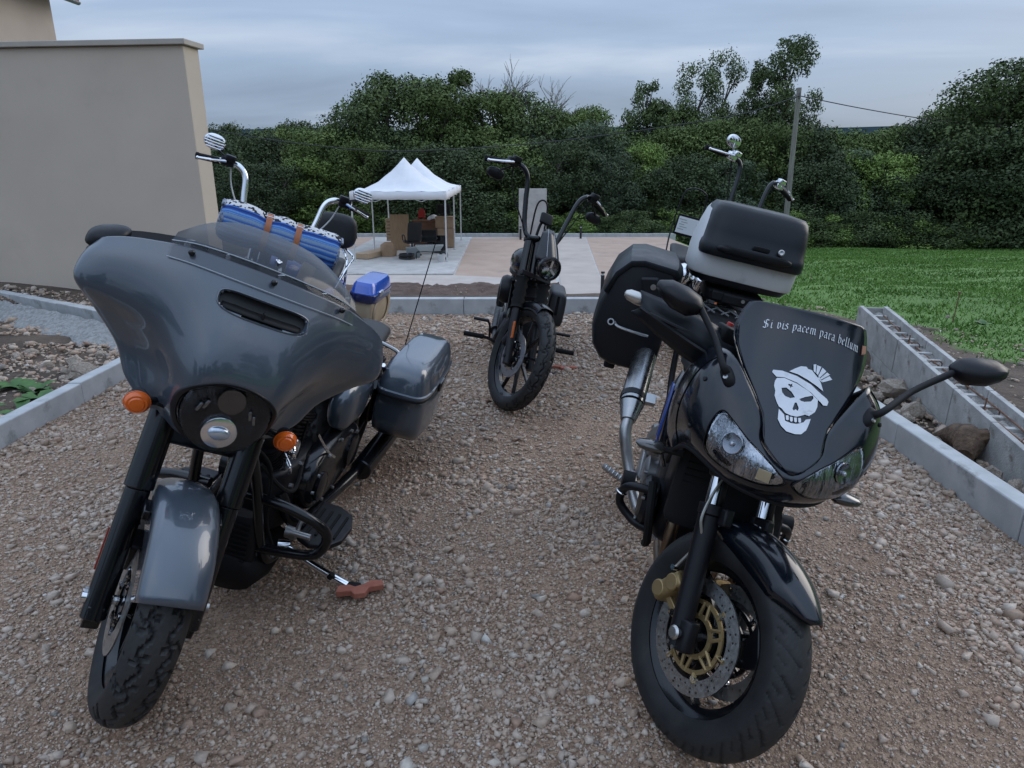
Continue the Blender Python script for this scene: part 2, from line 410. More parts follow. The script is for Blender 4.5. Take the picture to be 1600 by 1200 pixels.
# ---- kerbs: rows of precast blocks
def kerb_row(name, p0, p1, length, w, z0, z1, gap=.006, parent_loc=None):
    p0, p1 = Vector((*p0, 0)), Vector((*p1, 0)); d = (p1 - p0); L = d.length; d.normalize()
    root = bpy.data.objects.new(name, None); COL.objects.link(root); root.location = p0; root.rotation_euler = (0, 0, math.atan2(d.y, d.x)); struct(root)
    b = MB(); b.box((length / 2, 0, (z0 + z1) / 2), (length - gap, w, z1 - z0))
    first = None; n = int(math.ceil(L / length))
    for k in range(n):
        if first is None: first = o = b.build('kerb_block', M_kerb, root, bevel=.007)
        else: o = first.copy(); COL.objects.link(o); o.parent = root
        o.location = (k * length, random.uniform(-.003, .003), random.uniform(-.003, .003)); o.rotation_euler = (0, 0, random.uniform(-.004, .004))
    return root
kerb_row('kerb_left', (LX0 - .045, .35), (LX0 - .045, 5.9), 1.0, .09, -.15, .135)
kerb_row('kerb_left_upper', (-2.95, 5.98), (-9.3, 9.93), 1.0, .10, -.15, .15)
kerb_row('kerb_far', (LX0 - .6, LY1 + .06), (2.3, LY1 + .09), .98, .11, -.15, .155)
kerb_row('kerb_right', (LX1 + .05, .6), (LX1 + .05, 7.2), 1.0, .10, -.15, .135)

# mortar haunch along the upper left kerb
def haunch():
    a, b_ = Vector((-3.02, 5.90)), Vector((-9.3, 9.80)); d = (b_ - a); L = d.length; d.normalize(); nrm = Vector((-d.y, d.x)) * -1
    if nrm.y > 0: nrm = -nrm
    m = MB(); rows = []
    for i in range(90):
        p = a + d * (L * i / 89); row = []
        for j in range(9):
            t = j / 8; w = .36 + .05 * math.sin(i * .9)
            q = p + nrm * (.05 + w * t); row.append((q.x, q.y, .10 * (1 - t) ** 1.3 + .006 * math.sin(i * 2.1 + j * 1.7) + random.uniform(-.013, .013) - .05 * (t > .95)))
        rows.append(row)
    m.grid(rows); o = m.build('mortar_haunch', M_mortar, smooth=True, angle=180); struct(o)
haunch()

# ---- terrace below the bank
def slab(name, poly, z0, z1, m, kind=True):
    b = MB(); b.prism([(x, y, z0) for x, y in poly], (0, 0, z1 - z0)); o = b.build(name, m, smooth=False, bevel=.012)
    if kind: struct(o)
    return o
slab('terrace', [(-9, 15.2), (7.0, 15.2), (6.6, 30.2), (-9, 30.2)], -1.9, -1.50, M_conc)
slab('terrace_path', [(1.22, 16.4), (2.23, 16.0), (3.12, 29.9), (1.66, 29.9)], -1.6, -1.488, mat('path_concrete', (.42, .355, .305), .9, col2=(.48, .415, .36), vs_=1.5, bump=.3, bs=60, bdist=.004, dirt=((.36, .30, .26), .8, .55, .75)))
slab('tan_paving_middle', [(-1.62, 19.5), (1.19, 18.6), (1.62, 29.9), (-1.7, 29.9)], -1.6, -1.494, M_tan)
slab('tan_paving_right', [(2.26, 16.0), (7.0, 15.2), (6.6, 30.0), (3.15, 29.9)], -1.6, -1.494, M_tan)
slab('tan_paving_left', [(-9, 25.5), (-5.8, 25.5), (-5.8, 29.9), (-9, 29.9)], -1.6, -1.494, M_tan)
slab('tent_pad', [(-6.1, 19.5), (-1.66, 19.5), (-1.70, 28.9), (-5.75, 28.9), (-5.75, 25.4), (-6.1, 25.4)], -1.6, -1.455, M_conc)
slab('terrace_strip', [(-9, 17.72), (1.18, 17.72), (1.18, 18.58), (-1.63, 19.48), (-9, 19.48)], -1.6, -1.490, mat('strip_concrete', (.44, .375, .33), .9, col2=(.50, .44, .39), vs_=2, bump=.3, bs=60, bdist=.004))
def soil_bed():
    xs = np.arange(-9, 1.21, .12); ys = np.arange(15.0, 17.73, .12); X, Y = np.meshgrid(xs, ys)
    Z = -1.43 + .03 * np.sin(X * 3 + Y * 2) + rng.normal(0, .022, X.shape); V = np.stack([X, Y, Z], -1).reshape(-1, 3); nx, ny = len(xs), len(ys)
    i = (np.arange(ny - 1)[:, None] * nx + np.arange(nx - 1)[None]).ravel()
    struct(fast_mesh('soil_bed', V, np.stack([i, i + 1, i + nx + 1, i + nx], 1), mat('bed_soil', (.075, .045, .032), .95, col2=(.125, .082, .062), vs_=3, bump=.8, bs=12, bdist=.04), smooth=True))
    n = 240; p = np.stack([rng.uniform(-6, 1.1, n), rng.uniform(15.5, 17.65, n), np.full(n, -1.45)], 1)
    o = stones('bed_pebbles', p, rng.uniform(.014, .032, n), M_stone); stuff(o); o['label'] = 'pale pebbles scattered over the dark soil bed'; o['category'] = 'pebbles'
soil_bed()
kerb_row('kerb_terrace_back', (-9, 30.12), (6.6, 30.12), 1.0, .14, -1.8, -1.36)

# ---- hills on the horizon
def hills():
    m = MB(); rows = []
    M_h = mat('hill_wood_haze', (.020, .034, .042), 1., col2=(.034, .052, .058), vs_=.01, spec=.0)  # bluish wood colour stands in for haze over the distance
    for k, (dist, base) in enumerate([(2600, -40), (2900, 180), (3300, 340), (3600, 385), (4200, -60)]):
        row = []
        for i in range(121):
            a = R(-75 + 150 * i / 120); prof = .405 + .030 * math.sin(a * 7 + 1.2) + .022 * math.sin(a * 17 + .4) + .008 * math.sin(a * 41)
            z = base * prof if base > 0 else base
            row.append((dist * math.sin(a), dist * math.cos(a), z))
        rows.append(row)
    m.grid(rows); struct(m.build('hills', M_h, angle=180))
hills()

# ---- garden wall and house on the left
def house():
    a = Vector((-3.46, 8.0)); d = Vector((-2.5, .26)).normalized(); nrm = Vector((-d.y, d.x)) * -1.0
    t = .31; h = 2.70; L = 11.0
    root = thing('garden_wall', 'tall beige rendered wall with flat coping at the left', 'wall', (a.x, a.y, 0))
    q = [Vector((0, 0)), d * L, d * L + nrm * t, nrm * t]
    b = MB(); b.prism([(p.x, p.y, -.3) for p in q], (0, 0, h + .3)); b.build('rendered_wall', M_render, root, smooth=False, bevel=.012)
    b = MB(); o_ = .045
    L2 = 3.0
    for k in range(4):
        s0, s1 = -o_ if k == 0 else k * L2 + .004, min((k + 1) * L2 - .004, L + o_)
        qq = [d * s0 - nrm * o_, d * s1 - nrm * o_, d * s1 + nrm * (t + o_), d * s0 + nrm * (t + o_)]
        c = MB(); c.prism([(p.x, p.y, h + .002) for p in qq], (0, 0, .055)); c.build('coping_slab', M_coping, root, smooth=False, bevel=.006)
    # house standing behind
    hr = thing('house', 'beige house gable with grey gutter and red roof tiles, top left corner', 'house', (-11.75, 12.6, 0))
    b = MB(); b.box((-4.0, 3.6, 2.35), (8.0, 7.0, 6.3)); b.build('house_wall', mat('render_pink', (.46, .385, .32), .95, col2=(.50, .42, .35), vs_=1.2, bump=.5, bs=220, bdist=.004), hr, smooth=False, bevel=.01)
    M_tile = mat('roof_tile', (.22, .085, .055), .85, col2=(.33, .14, .085), vs_=8, bump=.3, bs=40)
    rf = MB(); rf.prism([(.55, -.35, 5.45), (.55, -.35, 5.55), (-3.9, -.35, 7.1), (-8.4, -.35, 5.55), (-8.4, -.35, 5.45), (-3.9, -.35, 6.95)], (0, 7.8, 0))
    rfo = rf.build('roof', M_tile, hr, smooth=False)
    one = None
    for k in range(26):
        if one is None:
            tb = MB(); tb.loft([[(.62, math.cos(u) * .1, 5.53 + math.sin(u) * .05) for u in np.linspace(0, math.pi, 6)] + [(.62, -.09, 5.52)], [(.2, math.cos(u) * .1, 5.70 + math.sin(u) * .05) for u in np.linspace(0, math.pi, 6)] + [(.2, -.09, 5.69)]])
            one = tl = tb.build('roof_tile', M_tile, rfo)
        else: tl = one.copy(); COL.objects.link(tl); tl.parent = rfo
        tl.location = (0, -.3 + k * .22, 0)
    gt = MB(); M_zinc = mat('zinc', (.45, .46, .47), .4, .8, rvar=.1, vs_=9)
    gt.loft([[(.66 + .07 * math.cos(u), yy, 5.43 + .07 * math.sin(u)) for u in np.linspace(math.pi, 2 * math.pi, 8)] for yy in (-.4, 7.2)], closed=False)
    gt.build('gutter', M_zinc, hr, solid=.004)
    dp = MB(); dp.tube([(.66, .0, 5.38), (.66, .0, 5.22), (.5, .0, 5.05), (.25, .0, 4.95), (.07, .0, 4.7), (.07, .0, 0)], .042, n=12); dp.build('downpipe', M_zinc, hr)
house()

# ---- formwork block wall on the right
M_rebar = mat('rebar', (.16, .085, .055), .8, .5, col2=(.25, .14, .09), vs_=40)
def block_wall():
    a, e_ = Vector((2.45, 2.35, .055)), Vector((3.08, 6.06, .30)); d2 = Vector((e_.x - a.x, e_.y - a.y)); L = d2.length
    root = thing('block_wall', 'low unfinished wall of hollow concrete blocks with rusty rebar on the right', 'wall', (a.x, a.y, 0), (0, 0, math.atan2(d2.y, d2.x)))
    slope = (e_.z - a.z) / L
    bl = .5; w = .235; hh = .26; first = None
    n = int(L / bl) + 1
    for course in (0, 1):
        for k in range(n):
            x0 = L - (k + 1) * bl
            if first is None:
                b = MB(); tk = .035; y0, y1 = -w, 0.0          # block runs along +x, wall body lies at y -w..0
                b.box((bl / 2, -tk / 2, 0), (bl - .006, tk, hh - .004)); b.box((bl / 2, -w + tk / 2, 0), (bl - .006, tk, hh - .004))
                for xx in (.05, .21, .37):                     # webs sit lower than the face shells
                    b.box((xx, -w / 2, -.025), (.034, w - 2 * tk - .002, hh - .054))
                first = o = b.build('block', M_block, root, smooth=False, bevel=.003)
            else: o = first.copy(); COL.objects.link(o); o.parent = root
            zc = a.z + slope * (x0 + bl / 2) - hh / 2 - course * hh
            o.location = (x0, random.uniform(-.003, .003), zc); o.rotation_euler = (0, -math.atan(slope), 0)
    # end closer
    b = MB(); b.box((L + .012, -w / 2, e_.z - hh), (.03, w - .01, 2 * hh - .01)); b.build('end_cap', M_block, root, smooth=False, bevel=.004)
    for yy in (-.085, -.155):
        b = MB(); pts = [(x, yy + .012 * math.sin(x * 3 + yy * 40), a.z + slope * x - .035 + .012 * math.sin(x * 2.2 + yy * 9)) for x in np.linspace(-.2, L - .15, 14)]
        b.tube(pts, .0055, n=6, k=2); b.build('rebar', M_rebar, root)
    x = .25
    while x < L - .3:
        b = MB(); zz = a.z + slope * x - .04
        b.tube([(x, -.07, zz - .12), (x, -.07, zz + .015), (x + .01, -.12, zz + .03), (x + .02, -.17, zz + .012), (x + .02, -.17, zz - .12)], .004, n=6, k=2); b.build('stirrup', M_rebar, root)
        if int(x * 10) % 3 == 0:
            b = MB(); b.cyl((x + .1, -.12, zz - .12), (x + .1 + random.uniform(-.02, .02), -.12, zz + .07), .005, n=6); b.build('rebar', M_rebar, root)
        x += .42
    b = MB(); rows = []
    for i in range(60):
        xx = L * i / 59; rows.append([(xx, -.036 - .163 * j / 5, a.z + slope * xx - .058 + random.uniform(-.02, .02)) for j in range(6)])
    b.grid(rows); b.build('rubble_fill', mat('fill', (.24, .22, .2), .95, col2=(.4, .38, .35), vs_=30, bump=1, bs=40, bdist=.02), root, angle=180)
block_wall()

# ---- rocks
M_rock = mat('rock', (.30, .235, .175), .95, col2=(.46, .40, .335), vs_=7, bump=.8, bs=18, bdist=.02, objrand=.22, dirt=((.16, .10, .065), 5, .55, .7))
def rock_mesh(seed, rough=.22):
    r = random.Random(seed); b = bmesh.new(); bmesh.ops.create_icosphere(b, subdivisions=2, radius=1)
    planes = [(Vector((r.uniform(-1, 1), r.uniform(-1, 1), r.uniform(-.6, 1))).normalized(), r.uniform(.45, .8)) for _ in range(9)]
    for v in b.verts:
        for nn, dd in planes:
            k = v.co.dot(nn)
            if k > dd: v.co -= nn * (k - dd)
        v.co += Vector((r.uniform(-1, 1), r.uniform(-1, 1), r.uniform(-1, 1))) * .05
    me = bpy.data.meshes.new('rock'); b.to_mesh(me); b.free(); me.materials.append(M_rock)
    return me
ROCKS = [rock_mesh(s) for s in range(7)]
def rock(x, y, z, s, label, group, k=None, flat=.6):
    o = bpy.data.objects.new('rock', ROCKS[random.randrange(7) if k is None else k]); COL.objects.link(o)
    o.location = (x, y, z); o.scale = (s, s * random.uniform(.6, .85), s * flat); o.rotation_euler = (random.uniform(-.2, .2), random.uniform(-.2, .2), random.uniform(0, 6.3))
    tag(o, label, 'rock', group); return o
rock(2.72, 4.66, .0, .15, 'big tan boulder between the right kerb and the block wall', 'rubble beside the block wall', 2, .5)
rock(2.66, 4.30, -.03, .10, 'pale flat boulder in front of the big tan one by the block wall', 'rubble beside the block wall', 4)
for k in range(46):
    y = random.uniform(2.6, 5.8); rock(random.uniform(2.32, 2.45 + (y - 2.3) * .16), y, random.uniform(-.1, -.01), random.uniform(.03, .085), 'broken stone lying in the trench beside the block wall', 'rubble beside the block wall')
for k in range(34):
    rock(random.uniform(-4.6, -3.05), random.uniform(3.6, 5.6), .01, random.uniform(.025, .075), 'rough stone on the bare soil left of the drive', 'stones on the left soil')
rock(-3.22, 5.02, .03, .12, 'largest pale stone on the soil beside the left kerb', 'stones on the left soil', 1)
rock(-3.45, 5.25, .03, .10, 'brown stone behind the largest pale stone by the left kerb', 'stones on the left soil', 5)
for k in range(24):
    rock(random.uniform(3.3, 5.4), random.uniform(3.6, 7.2), -.02 - random.uniform(0, .03), random.uniform(.02, .05), 'small clod on the dark soil right of the block wall', 'clods on the right soil')
def loose_patch(name, label, x0, x1, y0, y1, n, s0, zf):
    x = rng.uniform(x0, x1, n); y = rng.uniform(y0, y1, n); kp = y < (99 if x0 > -8 else 7.95); x, y = x[kp], y[kp]; n = len(x); o = stones(name, np.stack([x, y, zf(x, y)], 1), s0 * np.exp(rng.normal(0, .45, n)), M_stone); stuff(o); o['label'] = label; o['category'] = 'stones'; return o
loose_patch('soil_stones', 'mixed stones and grit over the soil left of the drive', -6.5, -2.95, 2.8, 5.9, 6000, .017, lambda x, y: HT(x, y) + .002)
def gz(x, y): return HT(x, y) + .002
loose_patch('wall_foot_gravel', 'gravel strip along the foot of the beige wall', -9, -2.6, 6.2, 10.2, 9000, .022, gz)
loose_patch('trench_grit', 'broken grit in the trench by the right kerb', 2.26, 2.9, 2.2, 6.8, 1500, .022, lambda x, y: HT(x, y) + .01)
loose_patch('right_soil_grit', 'clods and grit on the dark soil right of the wall', 2.9, 4.9, 2.5, 8.2, 1300, .013, gz)
# dead root in the trench
def stump():
    b = MB(); M_b = mat('bark_root', (.07, .042, .027), .95, col2=(.15, .095, .06), vs_=20, bump=1, bs=30, bdist=.02)
    b.tube([(0, 0, .02), (.08, .1, .07), (.12, .26, .04), (.1, .42, -.04)], [.05, .09, .075, .03], n=10); b.tube([(.08, .1, .07), (.16, .05, .12), (.24, .0, .1)], [.06, .045, .02], n=8)
    o = b.build('tree_root', M_b); o.location = (2.52, 3.55, -.06); tag(o, 'lump of brown tree root lying in the trench by the kerb', 'root')
stump()

# ================================================================== VEGETATION
def leafmat(name, c0, c1, rnd=.3):
    m = mat(name, c0, .75, col2=c1, vs_=.9, vlo=.3, vhi=.7, detail=3, island=rnd, objrand=.28, spec=.2)
    b = m.node_tree.nodes['Principled BSDF']; b.inputs['Transmission Weight'].default_value = 0
    return m
LM = [leafmat('leaf_dark', (.056, .080, .032), (.112, .148, .054)), leafmat('leaf_mid', (.076, .112, .034), (.150, .200, .060)),
      leafmat('leaf_light', (.100, .155, .038), (.195, .270, .070)), leafmat('leaf_blue', (.070, .096, .058), (.128, .166, .092)), leafmat('leaf_deep', (.042, .060, .030), (.084, .112, .048))]
M_bark = mat('bark', (.055, .045, .036), .95, col2=(.12, .10, .08), vs_=12, bump=.8, bs=25, bdist=.03)
def crown_arrays(r, w, z0, z1, nl, nleaf, ls, taper=.55, airy=0.):
    """lobed crown: leaf cards spread over and through many lobes inside a rough envelope"""
    h = z1 - z0; C = []; Rr = []
    for _ in range(nl):
        t = r.uniform(0, 1) ** .85
        prof = (math.sin(math.pi * (.12 + .83 * t)) ** taper)
        a = r.uniform(0, 2 * math.pi); q = math.sqrt(r.uniform(0, 1)) * (.5 * w) * prof * .82
        C.append((q * math.cos(a), q * math.sin(a), z0 + h * t)); Rr.append(r.uniform(.10, .19) * w * (1.05 - .45 * t) * (1 - .3 * airy))
    C = np.array(C); Rr = np.array(Rr)
    g = np.random.default_rng(int(r.random() * 1e9))
    idx = g.choice(nl, nleaf, p=(Rr ** 2) / (Rr ** 2).sum())
    d = g.normal(0, 1, (nleaf, 3)); d /= np.linalg.norm(d, axis=1)[:, None]; d[:, 2] *= .8
    rad = Rr[idx] * np.where(g.uniform(0, 1, nleaf) < .68, g.uniform(.80, 1.15, nleaf), g.uniform(.3, 1.55, nleaf))
    P = C[idx] + d * rad[:, None]; P[:, 2] = np.maximum(P[:, 2], z0 * .6 + .05)
    nrm = d + g.normal(0, .55, (nleaf, 3)); nrm[:, 2] += .35; nrm /= np.linalg.norm(nrm, axis=1)[:, None]
    t1 = np.cross(nrm, g.normal(0, 1, (nleaf, 3))); t1 /= np.linalg.norm(t1, axis=1)[:, None]; t2 = np.cross(nrm, t1)
    s = ls * g.uniform(.6, 1.35, nleaf)[:, None]
    V = np.stack([P - t1 * s, P + t2 * s * .55 + nrm * s * .15, P + t1 * s, P - t2 * s * .55 + nrm * s * .1], 1).reshape(-1, 3)
    F = (np.arange(nleaf) * 4)[:, None] + np.array([0, 1, 2, 3])[None]
    return V, F, C
_kinds = {}
def tree_kind(key, seed, w, z0, z1, nl, nleaf, ls, m, taper=.55, airy=0., trunk_r=.16):
    r = random.Random(seed); V, F, C = crown_arrays(r, w, z0, z1, nl, nleaf, ls, taper, airy)
    cr = fast_mesh('crown', V, F, m); b = MB(); top = z0 + (z1 - z0) * .8
    b.tube([(0, 0, -.6), (r.uniform(-.05, .05), .03, z0 * .5 + .2), (r.uniform(-.15, .15), r.uniform(-.1, .1), (z0 + top) * .5), (r.uniform(-.2, .2), 0, top)], [trunk_r * 1.25, trunk_r, trunk_r * .7, trunk_r * .15], n=8, k=4)
    order = sorted(range(len(C)), key=lambda i: r.random())[:14 if airy else 9]
    for i in order:
        c = C[i]; zs = max(z0 * .7, c[2] - r.uniform(.5, 1.4)); zs = min(zs, top * .9)
        b.tube([(0, 0, zs), (c[0] * .5, c[1] * .5, (zs + c[2]) * .5 + .1), tuple(c)], [trunk_r * .45, trunk_r * .28, trunk_r * .08], n=6, k=3)
    tr = b.build('trunk', M_bark)
    _kinds[key] = (tr, cr, z1, w); tr.hide_render = False
    _kinds[key] = dict(tr=tr, cr=cr, h=z1, w=w, used=False)
tree_kind('round_dark', 1, 5.5, 1.0, 7.2, 86, 26917, 0.072, LM[0])
tree_kind('round_mid', 2, 5.0, .6, 7.0, 81, 26917, 0.072, LM[1])
tree_kind('bush_mid', 3, 5.2, .1, 5.6, 86, 26917, 0.068, LM[1], taper=.35)
tree_kind('bush_light', 4, 4.4, .1, 5.0, 77, 23811, 0.068, LM[2], taper=.35)
tree_kind('bush_blue', 5, 4.6, .1, 5.2, 77, 23811, 0.068, LM[3], taper=.35)
tree_kind('bush_deep', 6, 5.4, .1, 5.6, 86, 26917, 0.072, LM[4], taper=.35)
tree_kind('tall_airy', 7, 4.6, 1.6, 9.2, 100, 21199, 0.070, LM[0], airy=.15, trunk_r=.13)
tree_kind('tall_airy_b', 8, 4.2, 2.2, 10.0, 86, 17255, 0.070, LM[0], airy=.2, trunk_r=.12)
tree_kind('tall_cone', 9, 3.2, .8, 9.6, 86, 18635, 0.068, LM[0], taper=.75)
tree_kind('small_round', 10, 3.0, 1.6, 6.2, 63, 11339, 0.067, LM[0], airy=.1, trunk_r=.10)
tree_kind('feathery_light', 11, 4.4, 1.5, 8.0, 42, 12423, 0.077, LM[1], airy=.3)
tree_kind('shrub', 12, 3.0, .02, 2.2, 55, 12423, 0.051, LM[0], taper=.3, trunk_r=.05)
tree_kind('shrub_light', 13, 2.6, .02, 2.0, 51, 11388, 0.051, LM[2], taper=.3, trunk_r=.05)
F_, PT = 1080., R(17.75)
def at_y(u, v, Y):                       # metres: where the line of sight of a picture position meets distance Y
    a, b = (u - 800) / F_, (600 - v) / F_
    dy = b * math.sin(PT) + math.cos(PT); dz = b * math.cos(PT) - math.sin(PT); t = Y / dy
    return a * t, 1.52 + dz * t
def tree(key, u, vtop, Y, label, wscale=1., group='trees along the wood edge', cat='tree', name='tree', dz=0.):
    K = _kinds[key]; x, ztop = at_y(u, vtop, Y); zb = float(HT(x, Y)) + dz; s = (ztop - zb) / K['h']
    o = thing(name, label, cat, (x, Y, zb), (0, 0, random.uniform(0, 6.28)), group)
    sx = s ** .5 * wscale if s > 0 else 1
    for q in ('tr', 'cr'):
        if not K['used']: c = K[q]
        else: c = K[q].copy(); COL.objects.link(c)
        c.parent = o
    K['used'] = True
    o.scale = (sx, sx, s); return o
E_ = 'dense green tree in the wood edge behind the terrace and field'
T = [
 ('round_dark', 600, 124, 39, 'large dark round tree directly behind the tent peaks', 1.15),
 ('round_dark', 655, 132, 40, 'dark broad tree just right of the largest one behind the tent', 1.1),
 ('feathery_light', 708, 118, 42, 'light green feathery treetop poking up beside the bare branches', 1.15),
 ('round_mid', 690, 142, 38, E_, 1.1), ('round_mid', 760, 150, 38, E_, 1.1), ('round_dark', 815, 152, 39, E_, 1.1), ('round_mid', 860, 176, 40, E_, 1.),
 ('round_dark', 555, 175, 37, E_, 1.), ('bush_mid', 505, 205, 36, E_, 1.1), ('round_dark', 470, 196, 46, E_, .9), ('bush_mid', 440, 205, 44, E_, 1.),
 ('bush_deep', 400, 215, 42, E_, 1.), ('round_dark', 355, 200, 48, E_, .9), ('bush_deep', 340, 225, 40, E_, 1.), ('small_round', 438, 200, 50, 'small dark round treetop left of the tent on the skyline', 1.1),
 ('bush_light', 495, 250, 34.5, 'bright green bushy tree left of the white tent', 1.1), ('bush_deep', 440, 262, 34.0, E_, 1.1), ('bush_deep', 380, 262, 35, E_, 1.1),
 ('bush_mid', 575, 225, 34.5, E_, 1.), ('bush_deep', 640, 235, 35, E_, 1.2), ('bush_deep', 735, 235, 34.8, E_, 1.2), ('bush_mid', 800, 225, 35.5, E_, 1.1), ('bush_deep', 870, 225, 35, E_, 1.1),
 ('bush_blue', 925, 200, 37, 'grey-green bushy tree right of the centre bike', 1.), ('bush_mid', 960, 206, 39, E_, 1.), ('round_mid', 925, 172, 42, E_, .9), ('bush_light', 1005, 225, 37, 'yellow-green bushy tree right of the centre bike handlebar', .8), ('bush_blue', 950, 245, 35, E_, .9),
 ('small_round', 1011, 134, 43, 'slender round-headed tree standing alone on the skyline', .95), ('bush_mid', 1045, 204, 40, E_, 1.), ('bush_mid', 1090, 192, 39, E_, 1.1), ('round_mid', 1060, 172, 43, E_, .8),
 ('tall_airy', 1095, 102, 43, 'tall loose tree with open branches left of the utility pole', .9), ('tall_airy', 1138, 84, 43.5, 'tall loose tree leaning right beside the open branched one', .75),
 ('tall_cone', 1192, 90, 42, 'tall narrow dark tree just left of the utility pole', .95), ('tall_airy_b', 1240, 56, 41, 'tallest thin tree with airy crown above the utility pole', .9),
 ('round_dark', 1215, 160, 41, E_, .8), ('bush_mid', 1150, 190, 39, E_, 1.), ('bush_mid', 1210, 200, 38, E_, 1.), ('bush_deep', 1265, 210, 38.5, E_, 1.1), ('bush_mid', 1300, 206, 40, E_, 1.1), ('bush_mid', 1345, 208, 39.5, E_, 1.1),
 ('bush_light', 1380, 240, 36.5, 'yellow-green rounded tree right of the utility pole', 1.1), ('bush_mid', 1400, 202, 41, E_, 1.), ('bush_blue', 1330, 240, 37, E_, 1.), ('bush_deep', 1440, 200, 40, E_, 1.1), ('bush_deep', 1475, 230, 37, E_, 1.2), ('round_mid', 1490, 168, 41, E_, 1.),
 ('round_dark', 1535, 165, 38, E_, 1.1), ('round_dark', 1585, 104, 35, 'tall broad dark tree at the right edge of the picture', 1.25), ('bush_deep', 1530, 225, 35, E_, 1.2), ('bush_deep', 1600, 215, 33.5, E_, 1.3), ('round_dark', 1650, 120, 35, 'dark tree cut off by the right picture edge', 1.2),
 ('bush_deep', 1080, 250, 36.5, E_, 1.1), ('bush_blue', 1150, 255, 36.5, E_, 1.), ('bush_deep', 1280, 260, 36, E_, 1.1), ('bush_deep', 1420, 275, 35.5, E_, 1.1), ('bush_deep', 1010, 265, 36, E_, 1.),
 ('bush_deep', 1690, 200, 34, E_, 1.3), ('bush_deep', 300, 215, 44, E_, 1.2), ('round_dark', 250, 190, 46, E_, 1.2),
 ('round_dark', 520, 200, 52, E_, 1.), ('round_dark', 900, 185, 50, E_, 1.), ('bush_deep', 980, 216, 50, E_, 1.2), ('bush_deep', 1130, 200, 50, E_, 1.2), ('bush_deep', 1330, 216, 50, E_, 1.2), ('bush_deep', 1440, 212, 50, E_, 1.2), ('bush_deep', 420, 222, 52, E_, 1.3),
]
LOOK = dict(round_dark='dark round-headed tree', round_mid='mid green round-headed tree', bush_mid='mid green bushy tree', bush_light='light green bushy tree', bush_blue='grey-green bushy tree', bush_deep='deep green bushy tree', small_round='small round-headed tree', feathery_light='feathery tree', tall_airy='tall airy tree', tall_cone='narrow tree', tall_airy_b='tall thin tree')
def where(u):
    for lim, w_ in ((335, 'partly hidden by the beige wall'), (415, 'just right of the beige wall'), (480, 'above the blue motorcycle'), (545, 'left of the tent'), (610, 'behind the left tent leg'), (670, 'behind the tent peaks'), (725, 'behind the right tent legs'), (780, 'left of the centre bike bars'), (840, 'above the centre bike headlight'), (900, 'behind the concrete panel'), (965, 'right of the centre bike bars'), (1030, 'left of the plate on the backrest loop'), (1085, 'behind the plate and its loop'), (1150, 'behind the tall bars of the dark chopper'), (1220, 'above the top case'), (1275, 'beside the utility pole'), (1340, 'right of the utility pole'), (1410, 'above the right mirror of the sport tourer'), (1480, 'above the block wall end'), (1560, 'near the right edge'), (1640, 'at the right edge'), (9999, 'beyond the right edge')):
        if u < lim: return w_
for t in T:
    lab = t[4]
    if lab is E_: lab = LOOK[t[0]] + (' of the back row ' if t[3] > 43 else ' of the front row ' if t[3] < 37.2 else ' ') + where(t[1])
    tree(t[0], t[1], t[2], t[3], lab, t[5])
# unseen wood and hedges behind the photographer, added as dark shapes for reflections
for k, (x, y, key) in enumerate([(-16, -13, 'round_dark'), (-10, -16, 'bush_deep'), (-5, -17, 'round_mid'), (0, -18, 'bush_deep'), (5, -17, 'round_dark'), (10, -15, 'bush_mid'), (15, -11, 'round_dark'), (18, -4, 'bush_deep'), (20, 3, 'round_dark')]):
    K = _kinds[key]; o = thing('tree', 'unseen tree standing behind the photographer', 'tree', (x, y, float(HT(x, y))), (0, 0, k * 1.3), 'unseen trees behind the photographer'); o.scale = (1.15, 1.15, 1.0)
    for q in ('tr', 'cr'): c = K[q].copy(); COL.objects.link(c); c.parent = o
SH = 'low leafy shrub at the foot of the wood'
u = 330
while u < 1700:
    Y = (33.2 if u < 1030 else 34.3) + random.uniform(-.6, .9)
    tree('shrub' if random.random() < .75 else 'shrub_light', u, random.uniform(325, 352), Y, SH, random.uniform(1.1, 1.5), 'shrubs at the foot of the wood', 'shrub', 'shrub')
    u += random.uniform(24, 36)

# bare trees beside the light treetop
def bare_tree(u, vtop, Y, label, seed):
    r = random.Random(seed); x, zt = at_y(u, vtop, Y); zb = float(HT(x, Y)); H_ = zt - zb
    o = thing('bare_tree', label, 'tree', (x, Y, zb), (0, 0, 0), 'bare trees in the wood')
    b = MB(); b.tube([(0, 0, -.3), (.05, 0, H_ * .35), (0, .1, H_ * .6)], [.16, .12, .08], n=7, k=3); b.build('trunk', M_bark, o)
    b = MB()
    def grow(p, d, L, rad, lev):
        q = p + d * L; mid = p + d * L * .5 + Vector((r.uniform(-1, 1), r.uniform(-1, 1), r.uniform(-.3, .6))) * L * .09
        b.tube([p, mid, q], [rad, rad * .8, rad * .55], n=5, k=2)
        if lev == 0: return
        for _ in range(3 if lev > 1 else 4):
            nd = (d + Vector((r.uniform(-.75, .75), r.uniform(-.6, .6), r.uniform(-.25, .35)))).normalized(); grow(p + d * L * r.uniform(.5, 1), nd, L * r.uniform(.55, .8), rad * .5, lev - 1)
    for _ in range(6):
        grow(Vector((0, .05, H_ * r.uniform(.4, .6))), Vector((r.uniform(-.7, .7), r.uniform(-.4, .4), 1)).normalized(), H_ * .2, .085, 3)
    b.build('branches', mat('dead_wood', (.14, .12, .10), .95, col2=(.21, .19, .16), vs_=5), o)
bare_tree(770, 84, 39.2, 'leafless tree with grey twigs above the wood, right of the tent', 3)
bare_tree(858, 118, 39.2, 'smaller leafless tree above the centre bike', 9)

